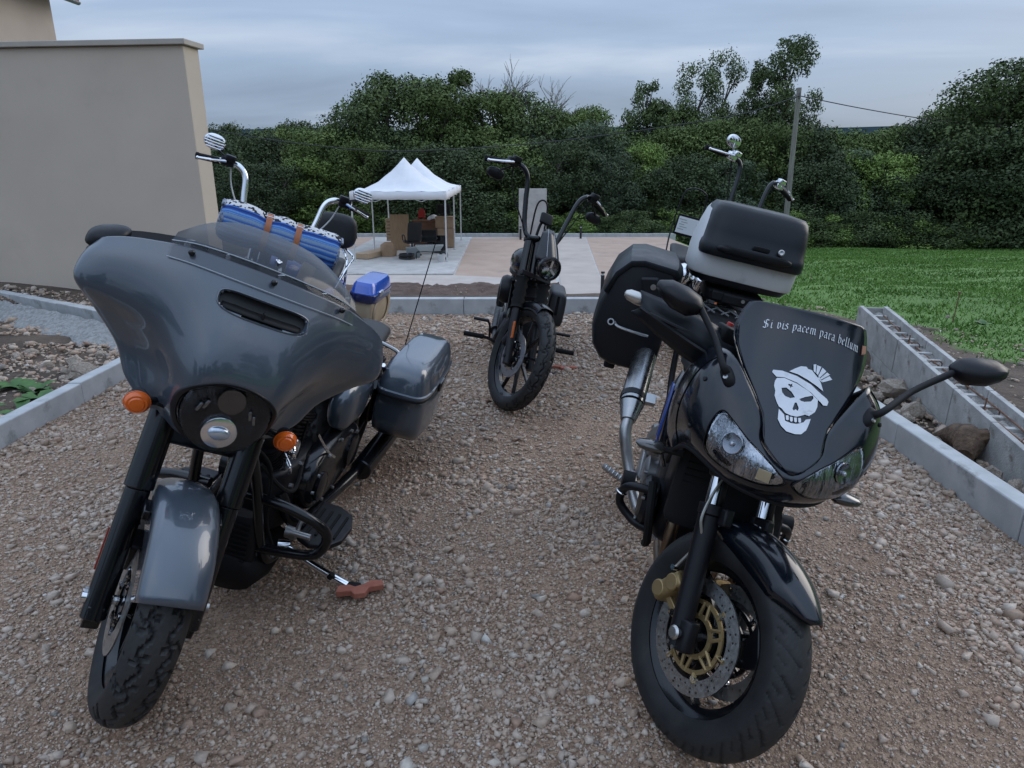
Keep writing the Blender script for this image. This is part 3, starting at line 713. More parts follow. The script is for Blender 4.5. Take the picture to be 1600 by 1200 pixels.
# ---- grass blades on the field
def grass():
    n = 260000; y = 4.5 + 33 * rng.uniform(0, 1, n) ** 1.7; x = rng.uniform(2.6, 30, n)
    keep = (x < y * .80 + 1.5) & (x > y * .36) 
    gm = np.maximum(smoothstep(-.35, .35, x - 4.05 - .16 * (y - 5) + .15 * np.sin(y * 2.3)), smoothstep(7.3, 8.2, y + .25 * np.sin(x * 2)))
    keep &= (rng.uniform(0, 1, n) < gm - .1) & ~((x < 7.0) & (y > 14.5) & (y < 31)); x, y = x[keep], y[keep]; n = len(x)
    z = HT(x, y); h = rng.uniform(.018, .044, n) * (1 + .02 * y); a = rng.uniform(0, 6.283, n); w = .006 + .0011 * y
    lx, ly = rng.normal(0, .03, n), rng.normal(0, .03, n)
    B0 = np.stack([x - np.cos(a) * w, y - np.sin(a) * w, z - .01], 1); B1 = np.stack([x + np.cos(a) * w, y + np.sin(a) * w, z - .01], 1); Tp = np.stack([x + lx, y + ly, z + h], 1)
    V = np.stack([B0, B1, Tp], 1).reshape(-1, 3); F = np.arange(3 * n).reshape(-1, 3)
    o = fast_mesh('meadow_grass', V, F, mat('grass_blade', (.085, .168, .032), .7, col2=(.13, .232, .05), vs_=.5, island=.10, spec=.2)); stuff(o); o['label'] = 'short green grass covering the field on the right'; o['category'] = 'grass'
grass()

# ---- weeds on the left soil
def weed(x, y, s, label):
    o = thing('weed', label, 'weed', (x, y, .0), (0, 0, random.uniform(0, 6)), 'weeds on the left soil'); M_w = mat('weed_leaf', (.030, .085, .018), .65, col2=(.062, .145, .030), vs_=12, island=.2)
    for k in range(15):
        a = random.uniform(0, 6.28); L = s * random.uniform(.5, 1.); w = L * .26; b = MB(); rise = random.uniform(.3, .9)
        rows = []
        for i in range(6):
            t = i / 5; ww = w * math.sin(math.pi * min(1, t * .93 + .05)) * (1 + .25 * (i % 2)); zz = L * rise * (t - .55 * t * t) + .01
            c = Vector((math.cos(a), math.sin(a), 0)) * L * t; sd_ = Vector((-math.sin(a), math.cos(a), 0)) * ww
            rows.append([c - sd_ + Vector((0, 0, zz + .1 * ww)), c + Vector((0, 0, zz - .1 * ww)), c + sd_ + Vector((0, 0, zz + .1 * ww))])
        b.grid(rows); b.build('leaf', M_w, o, angle=180)
weed(-3.15, 4.35, .20, 'leafy weed closest to the left kerb'); weed(-3.4, 4.1, .24, 'broad leafy weed left of the one by the kerb'); weed(-3.3, 4.55, .17, 'smaller weed behind the one by the kerb')
weed(-3.62, 4.35, .22, 'leafy weed at the left picture edge'); weed(-3.5, 4.62, .15, 'small weed among stones at the left'); weed(-3.1, 4.12, .16, 'low weed in front of the one by the kerb')
weed(4.6, 6.6, .10, 'small yellow-green seedling on the dark soil at the right')

# ---- utility pole and cables
def pole():
    Y = 33.0; x, zt = at_y(1249, 137, Y); zb = float(HT(x, Y))
    o = thing('utility_pole', 'tall grey wooden utility pole at the wood edge', 'pole', (x, Y, zb), (0, 0, 0))
    b = MB(); b.cyl((.12, 0, -.3), (0, 0, zt - zb), .135, .10, n=12); b.build('shaft', mat('pole_wood', (.17, .155, .14), .9, col2=(.26, .24, .215), vs_=4, stretch=(6, 6, .4)), o)
    b = MB(); b.box((0, -.12, zt - zb - .35), (.08, .1, .16)); b.cyl((0, -.16, zt - zb - .38), (0, -.16, zt - zb - .22), .035, n=8); b.build('insulator', mat('insulator', (.12, .11, .10), .4), o)
    M_c = mat('cable', (.02, .02, .02), .6); za = zt - .35
    def cable(label, us, Yf):
        P = [Vector((x, Y - .16, za))]
        for (uu, vv, YY) in us: xx, zz = at_y(uu, vv, YY); P.append(Vector((xx, YY, zz)))
        bb = MB(); bb.tube(P, .022, n=5, k=8); tag(bb.build('cable', M_c), label, 'cable')
    cable('black cable sagging from the utility pole to the right', [(1350, 170, 34), (1455, 187, 36), (1560, 196, 39), (1720, 200, 44)], 0)
    cable('thin black cable running left from the utility pole across the wood', [(1160, 178, 32), (1040, 198, 31.5), (900, 217, 31.3), (760, 230, 31.5), (600, 236, 32), (450, 222, 33), (330, 203, 34)], 0)
pole()
# thin stakes in the field
for (u_, v0, v1, Y, lab) in [(1497, 512, 458, 8.1, 'thin rusty stake with a small cap in the grass'), (1266, 452, 432, 13.5, 'tiny stake in the grass beside the top case')]:
    x, z1 = at_y(u_, v1, Y); x0, z0 = at_y(u_, v0, Y); b = MB(); zg = float(HT(x, Y)); b.cyl((0, 0, -.1), (.02, 0, z1 - zg), .006, n=6); b.cyl((.02, 0, z1 - zg), (.02, 0, z1 - zg + .015), .018, n=8)
    o = b.build('stake', M_rebar); o.location = (x, Y, zg); tag(o, lab, 'stake')

# ================================================================== TERRACE THINGS
M_white = mat('white_canvas', (.78, .78, .79), .8, col2=(.70, .70, .72), vs_=1.5, bump=.15, bs=9, bdist=.02)
M_alu = mat('tent_leg', (.62, .62, .61), .45, .3)
M_blackpl = mat('black_plastic', (.012, .012, .014), .5, bump=.12, bs=300, bdist=.001)
def tent():
    x0, x1, y0, y1, zg = -4.98, -2.03, 21.95, 28.5, -1.455; eb, et = zg + 1.88, zg + 2.13; pk = zg + 3.14
    root = thing('canopy_tent', 'white pop-up canopy tent with two peaks on the terrace', 'tent', ((x0 + x1) / 2, (y0 + y1) / 2, zg))
    hx, hy = (x1 - x0) / 2, (y1 - y0) / 2
    L = lambda z: z - zg
    n = 16; b = MB()
    for m_ in (-1, 1):
        cy = m_ * hy / 2; rows = []
        for j in range(n + 1):
            row = []
            for i in range(n + 1):
                a, c = -1 + 2 * i / n, -1 + 2 * j / n; t = (abs(a) ** 4 + abs(c) ** 4) ** .25; t = min(1, max(abs(a), abs(c)) * .75 + .25 * t)
                z = L(et) + (pk - et) * (1 - t) ** 1.75 + .015 * math.sin(i * 1.7 + j)
                row.append((a * hx, cy + c * hy / 2, z))
            rows.append(row)
        b.grid(rows)
    b.build('canopy', M_white, root, angle=60, solid=.01)
    def val(p, q):
        v = MB(); rows = []
        for k in range(13):
            t = k / 12; s = .012 * math.sin(k * 2.1); x, y = p[0] + (q[0] - p[0]) * t, p[1] + (q[1] - p[1]) * t
            nx, ny = (q[1] - p[1]), -(q[0] - p[0]); l = math.hypot(nx, ny); nx /= l; ny /= l
            rows.append([(x, y, L(et) - .004), (x + nx * s, y + ny * s, L(et) - .12), (x + nx * s * 1.5, y + ny * s * 1.5, L(eb) + .02 * abs(math.sin(k * 1.3)))])
        v.grid(rows); v.build('valance', M_white, root, angle=180, solid=.006)
    e = .006; C = [(-hx - e, -hy - e), (hx + e, -hy - e), (hx + e, hy + e), (-hx - e, hy + e)]
    for k in range(4): val(C[k], C[(k + 1) % 4])
    for sx in (-1, 1):
        for yy in (-hy + .04, 0, hy - .04):
            c = MB(); c.box((sx * (hx - .03), yy, L(et) / 2 - .02), (.045, .045, L(et) - .05)); c.box((sx * (hx - .03), yy, .01), (.1, .1, .016)); c.build('leg', M_alu, root, smooth=False, bevel=.004)
    for (p, q) in [((-hx + .05, -hy + .05), (hx - .05, -hy + .05)), ((-hx + .05, hy - .05), (hx - .05, hy - .05)), ((-hx + .05, -hy + .05), (-hx + .05, hy - .05)), ((hx - .05, -hy + .05), (hx - .05, hy - .05))]:
        c = MB()
        for k in range(4):
            a = Vector((*p, 0)).lerp(Vector((*q, 0)), k / 4); d = Vector((*p, 0)).lerp(Vector((*q, 0)), (k + 1) / 4); z0, z1 = (L(eb) - .05, L(et) - .04) if k % 2 else (L(et) - .04, L(eb) - .05)
            c.cyl((a.x, a.y, z0), (d.x, d.y, z1), .013, n=6)
        c.build('truss', M_alu, root)
tent()
ZP = -1.455
def put(b, name, m, label, cat, loc, rz=0., group=None, **k):
    o = b.build(name, m, **k); o.location = loc; o.rotation_euler = (0, 0, rz); return tag(o, label, cat, group)
M_wood = mat('panel_wood', (.33, .215, .125), .6, col2=(.42, .29, .175), vs_=5, stretch=(9, 9, .8))
M_wood2 = mat('crate_wood', (.38, .27, .17), .7, col2=(.46, .34, .23), vs_=6, stretch=(3, 8, 8))
M_card = mat('cardboard', (.30, .20, .125), .9, col2=(.37, .255, .165), vs_=4)
b = MB(); b.box((0, 0, .62), (.66, .05, 1.24)); b.box((0, -.027, .62), (.6, .004, 1.18)); put(b, 'wooden_board', M_wood, 'tall wooden door leaf standing under the tent', 'door', (-3.98, 25.0, ZP), .05, smooth=False, bevel=.006)
b = MB()
for k in range(7): b.box((random.uniform(-.02, .02), 0, .06 + k * .115), (.34, .26, .10))
put(b, 'wood_pile', M_wood2, 'stack of short boards left of the wooden panel', 'boards', (-4.42, 25.7, ZP + .25), .1, smooth=False, bevel=.006)
b = MB(); b.box((0, 0, .1), (.5, 1.9, .17)); put(b, 'timber_beam', M_wood2, 'long timber beam lying on the pad at the left', 'beam', (-4.55, 23.4, ZP), -.35, smooth=False, bevel=.01)
b = MB(); b.loft([[(math.cos(a) * .26 * s + dx_, math.sin(a) * .2 * s, z) for a in np.linspace(0, 2 * math.pi, 10)[:-1]] for s, z, dx_ in ((1, 0, 0), (1.08, .2, .02), (.9, .38, -.03), (.45, .47, 0))]); put(b, 'paper_sack', M_card, 'crumpled brown sack beside the timber beam', 'sack', (-4.12, 23.3, ZP), .4, angle=80)
# cabinet behind with things on it
cab = thing('sideboard', 'wooden sideboard at the back under the tent', 'cabinet', (-3.15, 26.4, ZP))
b = MB(); b.box((0, 0, .46), (1.05, .5, .9)); b.build('carcass', mat('cab_wood', (.16, .075, .04), .5, col2=(.22, .11, .06), vs_=5, stretch=(1, 6, 8)), cab, smooth=False, bevel=.01)
b = MB(); b.box((0, 0, .93), (1.12, .56, .035)); b.build('top_board', mat('cab_top', (.24, .12, .07), .5), cab, smooth=False, bevel=.006)
for sx in (-.26, .26): b = MB(); b.box((sx, -.256, .47), (.48, .012, .78)); b.build('cabinet_door', mat('cab_wood'), cab, smooth=False, bevel=.004)
M_red = mat('red_plastic', (.42, .025, .02), .45)
rc = thing('red_chair', 'small red chair on top of the sideboard', 'chair', (-3.37, 26.4, ZP + .948))
b = MB(); b.loft([[(-.13 * s, y, z), (.13 * s, y, z), (.13 * s, y + .03, z), (-.13 * s, y + .03, z)] for s, y, z in ((1, .06, .12), (1, .08, .25), (.75, .1, .36), (.35, .11, .40))]); b.build('backrest', M_red, rc, bevel=.005)
b = MB(); b.box((0, -.02, .11), (.26, .24, .03)); b.build('seat', M_red, rc, bevel=.006)
for sx in (-.11, .11):
    for sy in (-.12, .08): b = MB(); b.cyl((sx, sy, 0), (sx * .9, sy * .9, .1), .012, n=6); b.build('leg', M_red, rc)
b = MB(); b.loft([[(math.cos(a) * .24 * s, math.sin(a) * .15 * s, z + .03 * math.sin(3 * a)) for a in np.linspace(0, 2 * math.pi, 14)[:-1]] for s, z in ((1, .03), (.9, .08), (.6, .13), (.2, .17))]); put(b, 'white_cloth', M_white, 'crumpled white sheet on the sideboard', 'cloth', (-2.92, 26.35, ZP + .948), .3, angle=90)
b = MB(); b.box((0, 0, .34), (.62, .45, .68)); b.box((0, -.23, .34), (.05, .006, .66)); put(b, 'carton', M_card, 'tall pale carton right of the sideboard', 'carton', (-2.42, 25.9, ZP + .02), .08, smooth=False, bevel=.006)
b = MB(); b.box((0, 0, .2), (.66, .4, .38)); b.box((0, 0, .40), (.68, .42, .02)); put(b, 'carton', M_card, 'pale carton stacked on the tall one by the right legs', 'carton', (-2.45, 25.9, ZP + .705), -.06, smooth=False, bevel=.006)
def monitor(x, y, z, w, h, label, rz):
    o = thing('television', label, 'television', (x, y, z), (0, 0, rz)); b = MB(); b.box((0, 0, h / 2 + .06), (w, .07, h)); b.build('housing', M_blackpl, o, smooth=False, bevel=.01)
    b = MB(); b.box((0, -.0365, h / 2 + .06), (w - .06, .004, h - .06)); b.build('screen', mat('dark_screen', (.008, .009, .011), .12), o, smooth=False)
    b = MB(); b.box((0, 0, .03), (.07, .05, .08)); b.box((0, 0, .012), (.3, .2, .02)); b.build('stand', M_blackpl, o, smooth=False)
monitor(-2.55, 24.2, ZP + .02, .62, .52, 'black television set standing near the right front tent leg', -.15)
monitor(-2.85, 23.9, ZP + .34, .58, .42, 'black television raised behind the office chair', .1)
monitor(-2.5, 26.0, ZP + 1.13, .5, .34, 'dark screen on top of the carton stack', .0)
# office chair lying back
def office_chair():
    o = thing('office_chair', 'black office chair with armrests in the middle of the tent', 'chair', (-3.35, 23.5, ZP), (0, 0, R(205)))
    b = MB(); b.loft([[(-.24, y, z), (.24, y, z), (.24, y + .07, z), (-.24, y + .07, z)] for y, z in ((.22, .5), (.26, .7), (.34, .95), (.42, 1.12))]); b.build('backrest', M_blackpl, o, bevel=.02, sub=1)
    b = MB(); b.box((0, 0, .46), (.5, .48, .09)); b.build('seat', M_blackpl, o, bevel=.03)
    b = MB(); b.cyl((0, 0, .09), (0, 0, .43), .03, n=10); b.build('column', M_blackpl, o)
    for s in (-1, 1): b = MB(); b.tube([(s * .27, .15, .46), (s * .29, .15, .66), (s * .29, -.12, .67), (s * .27, -.14, .5)], .018, n=8); b.build('armrest', M_blackpl, o)
    for k in range(5):
        a = k * 2 * math.pi / 5; b = MB(); b.cyl((0, 0, .1), (.29 * math.cos(a), .29 * math.sin(a), .06), .025, .015, n=8); b.sph((.29 * math.cos(a), .29 * math.sin(a), .032), .032, 10, 6); b.build('foot', M_blackpl, o)
office_chair()
b = MB()
for k in range(5): b.torus((random.uniform(-.02, .02), random.uniform(-.02, .02), .025 + .034 * k), (random.uniform(-.04, .04), random.uniform(-.04, .04), 1), .25 - .02 * (k % 3), .019, 28, 8)
put(b, 'hose_coil', M_blackpl, 'coil of black hose on the pad in front of the chair', 'hose', (-3.42, 22.6, ZP), 0)
b = MB(); b.box((0, 0, .16), (.42, .3, .3), taper=(1.1, 1.1)); b.box((0, 0, .315), (.48, .35, .02)); put(b, 'storage_crate', mat('grey_crate', (.25, .28, .29), .6), 'grey plastic crate behind the hose coil', 'crate', (-3.25, 23.0, ZP), .2, bevel=.01)
def trolley():
    o = thing('barrow', 'grey barrow with small wheels near the right front tent leg', 'barrow', (-2.62, 22.45, ZP), (0, 0, .1))
    b = MB(); b.loft([[(-.48 * s, -.2 * s, z), (.42 * s, -.2 * s, z), (.42 * s, .2 * s, z), (-.48 * s, .2 * s, z)] for s, z in ((.7, .28), (1, .46))]); b.build('tray', mat('galvanised', (.42, .45, .45), .45, .6, rvar=.1), o, bevel=.01)
    for s in (-.14, .14): b = MB(); b.tube([(.55, s, .2), (.2, s, .25), (-.4, s, .25), (-.45, s, .04)], .014, n=6); b.build('frame_tube', M_blackpl, o)
    for s in (-.15, .15):
        b = MB(); b.torus((.42, s, .14), (0, 1, 0), .105, .035, 20, 8); w = b.build('wheel', M_blackpl, o)
        b = MB(); b.cyl((.42, s - .02, .14), (.42, s + .02, .14), .075, n=14); b.build('hub', M_alu, w)
trolley()
b = MB(); b.lathe([(.001, .0), (.11, .0), (.13, .22), (.125, .22), (.105, .02), (.001, .02)], (0, 0, 0), (0, 0, 1), 18); put(b, 'bucket', mat('pale_bucket', (.5, .5, .49), .6), 'small pale bucket at the foot of the right front tent leg', 'bucket', (-2.22, 21.9, ZP), 0)
# standing concrete panel
b = MB(); b.box((0, 0, 1.0), (1.15, .22, 2.0)); 
pn = put(b, 'concrete_panel', mat('pale_panel', (.36, .34, .32), .9, col2=(.46, .44, .41), vs_=3, bump=.4, bs=50, bdist=.006), 'upright pale concrete panel behind the centre bike', 'panel', (.86, 29.7, -1.5), 0, smooth=False, bevel=.01)
# bollard lights
for (x, y, lab) in [(2.18, 16.6, 'black bollard light at the near right corner of the path'), (2.86, 29.3, 'black bollard light at the far end of the path'), (-6.5, 29.3, 'black bollard light left of the tent pad'), (.35, 28.9, 'black bollard light left of the concrete panel')]:
    o = thing('bollard_light', lab, 'bollard', (x, y, -1.49), group='bollard lights along the terrace')
    b = MB(); b.cyl((0, 0, 0), (0, 0, .44), .045, n=14); b.build('post', M_blackpl, o)
    b = MB(); b.cyl((0, 0, .44), (0, 0, .485), .035, n=14); b.build('lens', mat('frosted', (.5, .5, .5), .4), o)
    b = MB(); b.cyl((0, 0, .485), (0, 0, .525), .048, n=14); b.build('cap', M_blackpl, o)

# ================================================================== MOTORCYCLES: shared pieces
M_tyre = mat('tyre_rubber', (.010, .010, .011), .6, col2=(.018, .018, .018), vs_=14, bump=.15, bs=120, bdist=.002, spec=.3, dirt=((.05, .045, .04), 7, .62, .80))
def _tread_dust_shade():  # lightens the dusty tread blocks so the grooves read as shaded
    N, Lk = M_tyre.node_tree.nodes, M_tyre.node_tree.links; b = N['Principled BSDF']; src = b.inputs['Base Color'].links[0].from_socket
    at = N.new('ShaderNodeAttribute'); at.attribute_name = 'tread'; mx = N.new('ShaderNodeMix'); mx.data_type = 'RGBA'; Lk.new(at.outputs['Fac'], mx.inputs[0]); Lk.new(src, mx.inputs[6]); mx.inputs[7].default_value = (.036, .035, .034, 1); Lk.new(mx.outputs[2], b.inputs['Base Color'])
_tread_dust_shade()
M_blk = mat('gloss_black', (.004, .0045, .006), .20, coat=.25, spec=.32, rvar=.05, vs_=7)
M_sat = mat('satin_black', (.007, .007, .009), .40, spec=.28, rvar=.08, vs_=11, bump=.06, bs=90, bdist=.002)
M_mtb = mat('matt_black', (.009, .009, .010), .6, spec=.22, bump=.1, bs=200, bdist=.001)
M_rub = mat('grip_rubber', (.008, .008, .008), .8, spec=.2)
M_chr = mat('chrome', (.72, .73, .75), .08, 1., rvar=.04, vs_=20)
M_alum = mat('cast_aluminium', (.42, .42, .42), .38, 1., rvar=.1, vs_=16)
M_steel = mat('disc_steel', (.46, .455, .44), .36, 1., rvar=.1, vs_=30, dirt=((.26, .25, .24), 22, .55, .75))
M_gold = mat('gold_carrier', (.30, .215, .10), .5, .7, rvar=.1, vs_=12)
M_amber = mat('amber_lens', (.72, .125, .008), .16, coat=.5, ior=1.45, bump=.3, bs=90, bdist=.003)
M_glass = mat('lamp_glass', (.95, .97, 1.), .03, trans=1., ior=1.12)
M_refl = mat('reflector', (.75, .77, .8), .14, 1.)
M_seat = mat('seat_vinyl', (.014, .014, .015), .55, bump=.3, bs=160, bdist=.002)

def steer_T(rake, gx, ang):
    o = Vector((gx, 0, 0)); a = Vector((-math.sin(rake), 0, math.cos(rake)))
    return Matrix.Translation(o) @ Matrix.Rotation(ang, 4, a) @ Matrix.Translation(-o)
def bike_root(label, X, Y, yaw, lean):
    o = thing('motorcycle', label, 'motorcycle', (X, Y, 0), group='parked motorcycles')
    m = Matrix.Rotation(R(yaw), 4, 'Z') @ Matrix.Rotation(R(-lean), 4, 'X')
    o.rotation_mode = 'XYZ'; o.rotation_euler = m.to_euler('XYZ'); return o
def tyre(T, c, r, w, rimr, parent, groove=None, n=260, m=29):
    th = np.linspace(0, 2 * np.pi, n, endpoint=False); s = np.linspace(-1, 1, m)
    A = R(78); yy = w / 2 * np.sin(s * A) / math.sin(A); drop = w * .36 * (1 - np.cos(s * A)) / (1 - math.cos(A))
    prof_r = r - drop; TH, S = np.meshgrid(th, s, indexing='ij')
    RR = np.broadcast_to(prof_r, TH.shape).copy(); YY = np.broadcast_to(yy, TH.shape).copy()
    if groove is not None: RR -= groove(TH, S)
    side = [(rimr + (prof_r[0] - rimr) * .5, w * .49), (rimr, w * .42), (rimr - .012, w * .34)]
    cols = []
    for rr, y_ in reversed(side): cols.append((np.full((n, 1), rr), np.full((n, 1), -y_)))
    cols.append((RR, YY))
    for rr, y_ in side: cols.append((np.full((n, 1), rr), np.full((n, 1), y_)))
    RR = np.concatenate([a for a, _ in cols], 1); YY = np.concatenate([b for _, b in cols], 1); k = RR.shape[1]
    X = c[0] + RR * np.cos(th)[:, None]; Z = c[2] + RR * np.sin(th)[:, None]; V = np.stack([X, YY + c[1], Z], -1).reshape(-1, 3)
    Mx = np.array(T); V = V @ Mx[:3, :3].T + Mx[:3, 3]
    i = np.arange(n)[:, None] * k + np.arange(k - 1)[None]; j = ((np.arange(n)[:, None] + 1) % n) * k + np.arange(k - 1)[None]
    F = np.stack([i, i + 1, j + 1, j], -1).reshape(-1, 4)
    o = fast_mesh('tyre', V, F, M_tyre, parent, smooth=True); o.data.set_sharp_from_angle(angle=R(30))
    dust_shade = np.zeros((n, k), np.float32)
    if groove is not None:                                   # dusty lighter tread blocks; grooves kept dark to paint in their shade
        dust_shade[:, 3:-3] = np.where(groove(TH, S) > 0, 0, np.clip(1.15 - np.abs(S) ** 2, 0, 1)) * (.55 + .45 * rng.uniform(0, 1, (n, m)))
    at = o.data.attributes.new('tread', 'FLOAT', 'POINT'); at.data.foreach_set('value', dust_shade.ravel()); return o
def gr_block(nb, wd=.34, dp=.008):
    def g(TH, S):
        q = TH * nb / (2 * np.pi); f = (q + .28 * np.abs(S) * np.sign(np.sin(np.floor(q) * 2.4)) + .5 * (S > 0) + .12 * np.sin(S * 9)) % 1
        a = (f < wd * .42) & (np.abs(S) > .10) & (np.abs(S) < .97)
        b = (np.abs(np.abs(S) - .32 - .10 * np.sin(q * 2 * np.pi)) < .05)
        return dp * (a | b)
    return g
def gr_curve(nb, dp=.005):
    def g(TH, S):
        q = TH * nb / (2 * np.pi); f = (q - 1.25 * np.abs(S) ** .8 + .5 * (S > 0)) % 1
        a = (f < .11) & (np.abs(S) > .12) & (np.abs(S) < .90)
        f2 = (q * 1. - 1.25 * np.abs(S) ** .8 + .5 * (S > 0) + .5) % 1
        b = (f2 < .10) & (np.abs(S) > .5) & (np.abs(S) < .85)
        return dp * (a | b)
    return g
def rim(T, c, w, rimr, parent, m, spokes, sw=.016, hubr=.045, style='straight', name='wheel', lip=None):
    b = MB(T); cx, cy, cz = c
    prof = [(rimr + .006, -w * .44), (rimr + .012, -w * .42), (rimr - .004, -w * .36), (rimr - .028, -w * .16), (rimr - .030, w * .16), (rimr - .004, w * .36), (rimr + .012, w * .42), (rimr + .006, w * .44), (rimr - .012, w * .38), (rimr - .042, w * .15), (rimr - .042, -w * .15), (rimr - .012, -w * .38)]
    b.lathe(prof, c, (0, 1, 0), 72, closed=True)
    b.lathe([(.001, -w * .42), (hubr * .8, -w * .42), (hubr, -w * .3), (hubr * .85, 0), (hubr, w * .3), (hubr * .8, w * .42), (.001, w * .42)], c, (0, 1, 0), 28)
    o = b.build(name, m, parent, angle=35)
    for k in range(spokes):
        a = 2 * math.pi * k / spokes + .3; s = MB(T)
        def pt(rr, aa, y_): return (cx + rr * math.cos(aa), cy + y_, cz + rr * math.sin(aa))
        if style == 'straight':
            da = sw / (rimr * .9) * .5
            r0, r1 = hubr * .7, rimr - .030
            q0, q1 = .5 * sw / r0 * .9, .5 * sw / r1
            rings = [[pt(r0, a - q0, -w * .16), pt(r0, a + q0, -w * .16), pt(r0, a + q0, w * .16), pt(r0, a - q0, w * .16)], [pt(r1, a - q1 * 1.1, -w * .12), pt(r1, a + q1 * 1.1, -w * .12), pt(r1, a + q1 * 1.1, w * .12), pt(r1, a - q1 * 1.1, w * .12)]]
        else:                                    # wide curved three-spoke casting
            rings = []
            for t in np.linspace(0, 1, 8):
                rr = hubr * .7 + (rimr - .03 - hubr * .7) * t; q = .5 * sw * (1.25 - .55 * math.sin(math.pi * t) + .25 * t * t) / rr; aa = a + .42 * t * t
                hw = w * (.24 - .06 * t)
                rings.append([pt(rr, aa - q, -hw), pt(rr, aa + q, -hw), pt(rr, aa + q, hw), pt(rr, aa - q, hw)])
        s.loft(rings); s.build('spoke', m, o, bevel=.003, angle=40)
    return o
def disc(T, c, y, r0, r1, parent, m_disc, carrier=None, holes=36, bolts=6, name='brake_disc'):
    """drilled rotor built as a slotted ring; holes are real gaps in the mesh"""
    b = MB(T); cx, cy, cz = c; th = .0045; n = holes * 4
    radii = np.linspace(r0, r1, 10)
    def inside(i, k):
        rows = {2: 0, 4: 1, 6: 2}
        return k in rows and (i % 4 == 0) and ((i // 4) % 3 == rows[k] or (i // 4 + 1) % 3 == rows[k] and k != 4)
    for side in (-th / 2, th / 2):
        vv = [(cx + rr * math.cos(2 * math.pi * i / n), y + side, cz + rr * math.sin(2 * math.pi * i / n)) for rr in radii for i in range(n)]
        ff = [(k * n + i, k * n + (i + 1) % n, (k + 1) * n + (i + 1) % n, (k + 1) * n + i) for k in range(len(radii) - 1) for i in range(n) if not inside(i, k)]
        b.add(vv, ff)
    for rr in (r0, r1): b.loft([[(cx + rr * math.cos(2 * math.pi * i / n), y + q, cz + rr * math.sin(2 * math.pi * i / n)) for i in range(n)] for q in (-th / 2, th / 2)], True, False)
    o = b.build(name, m_disc, parent, angle=30)
    if carrier:
        mcar, ri = carrier; b = MB(T); n2 = 72
        def ring(ra, rb, t_, cond=lambda i: True):
            for side in (-t_ / 2, t_ / 2):
                b.add([(cx + rr * math.cos(2 * math.pi * i / n2), y + side, cz + rr * math.sin(2 * math.pi * i / n2)) for rr in (ra, rb) for i in range(n2)], [(i, (i + 1) % n2, n2 + (i + 1) % n2, n2 + i) for i in range(n2) if cond(i)])
            for rr in (ra, rb): b.loft([[(cx + rr * math.cos(2 * math.pi * i / n2), y + q, cz + rr * math.sin(2 * math.pi * i / n2)) for i in range(n2)] for q in (-t_ / 2, t_ / 2)], True, False)
        ring(ri, ri + .014, .006); ring(r0 - .026, r0 - .014, .006)
        for k in range(bolts * 2):
            a = 2 * math.pi * k / (bolts * 2); a2 = a + .16 * (1 if k % 2 else -1)
            b.cyl((cx + (ri + .008) * math.cos(a), y, cz + (ri + .008) * math.sin(a)), (cx + (r0 - .018) * math.cos(a2), y, cz + (r0 - .018) * math.sin(a2)), .0055, n=6)
        for k in range(bolts):
            a = 2 * math.pi * k / bolts + .2; p = (cx + (r0 - .020) * math.cos(a), y, cz + (r0 - .020) * math.sin(a)); q = (cx + (r0 + .006) * math.cos(a), y, cz + (r0 + .006) * math.sin(a)); b.cyl(p, q, .008, n=8)
        b.build('disc_carrier', mcar, parent)
        for k in range(bolts):
            b = MB(T); a = 2 * math.pi * k / bolts + .2; b.cyl((cx + (r0 - .004) * math.cos(a), y - .007, cz + (r0 - .004) * math.sin(a)), (cx + (r0 - .004) * math.cos(a), y + .007, cz + (r0 - .004) * math.sin(a)), .008, n=12); b.build('disc_button', M_chr, parent)
    return o
def fender(T, c, R0, w, a0, a1, m, parent, name='front_fender', side=.035, n=30, tip=.0, thick=.004, flat=.0):
    b = MB(T); rows = []
    for i in range(n + 1):
        t = i / n; a = R(a0 + (a1 - a0) * t); ends = 1 - tip * max(0, 1 - min(t, 1 - t) * 6) ** 2; row = []
        for j in range(17):
            s = -1 + 2 * j / 16; y = math.copysign(min(1, abs(s) * 1.28), s) * w / 2 * (.97 + .03 * abs(s)) * ends
            k = max(0, abs(s) - .3) / .7
            d = (1 - math.sqrt(max(0, 1 - min(1, abs(s) * 1.1) ** 2.6))) * side * .9 + (side * .9 * max(0, abs(s) - .82) / .18)
            rr = R0 - d; row.append((c[0] + rr * math.cos(a), c[1] + y, c[2] + rr * math.sin(a)))
        rows.append(row)
    b.grid(rows); return b.build(name, m, parent, angle=60, solid=thick, soff=0)
def fins(b, p0, p1, hx, hy, n, th=.006, core=.8):
    """finned cylinder between two points; fins rounded plates across the axis"""
    p0, p1 = Vector(p0), Vector(p1); d = (p1 - p0).normalized(); yv = Vector((0, 1, 0)); xv = yv.cross(d).normalized()
    def ring(p, sx, sy): return [p + xv * sx * (abs(math.cos(a)) ** .5 * (1 if math.cos(a) > 0 else -1)) + yv * sy * (abs(math.sin(a)) ** .5 * (1 if math.sin(a) > 0 else -1)) for a in np.linspace(0, 2 * math.pi, 20, endpoint=False) + .157]
    b.loft([ring(p0, hx * core, hy * core), ring(p1, hx * core, hy * core)])
    for k in range(n):
        p = p0.lerp(p1, (k + .5) / n); b.loft([ring(p - d * th / 2, hx, hy), ring(p + d * th / 2, hx, hy)])
def ellring(c, u, v, ru, rv, n=20, p=2.):
    c, u, v = Vector(c), Vector(u), Vector(v); out = []
    for i in range(n):
        a = 2 * math.pi * i / n; ca, sa = math.cos(a), math.sin(a)
        out.append(c + u * ru * math.copysign(abs(ca) ** (2 / p), ca) + v * rv * math.copysign(abs(sa) ** (2 / p), sa))
    return out
X_, Y_, Z_ = Vector((1, 0, 0)), Vector((0, 1, 0)), Vector((0, 0, 1))
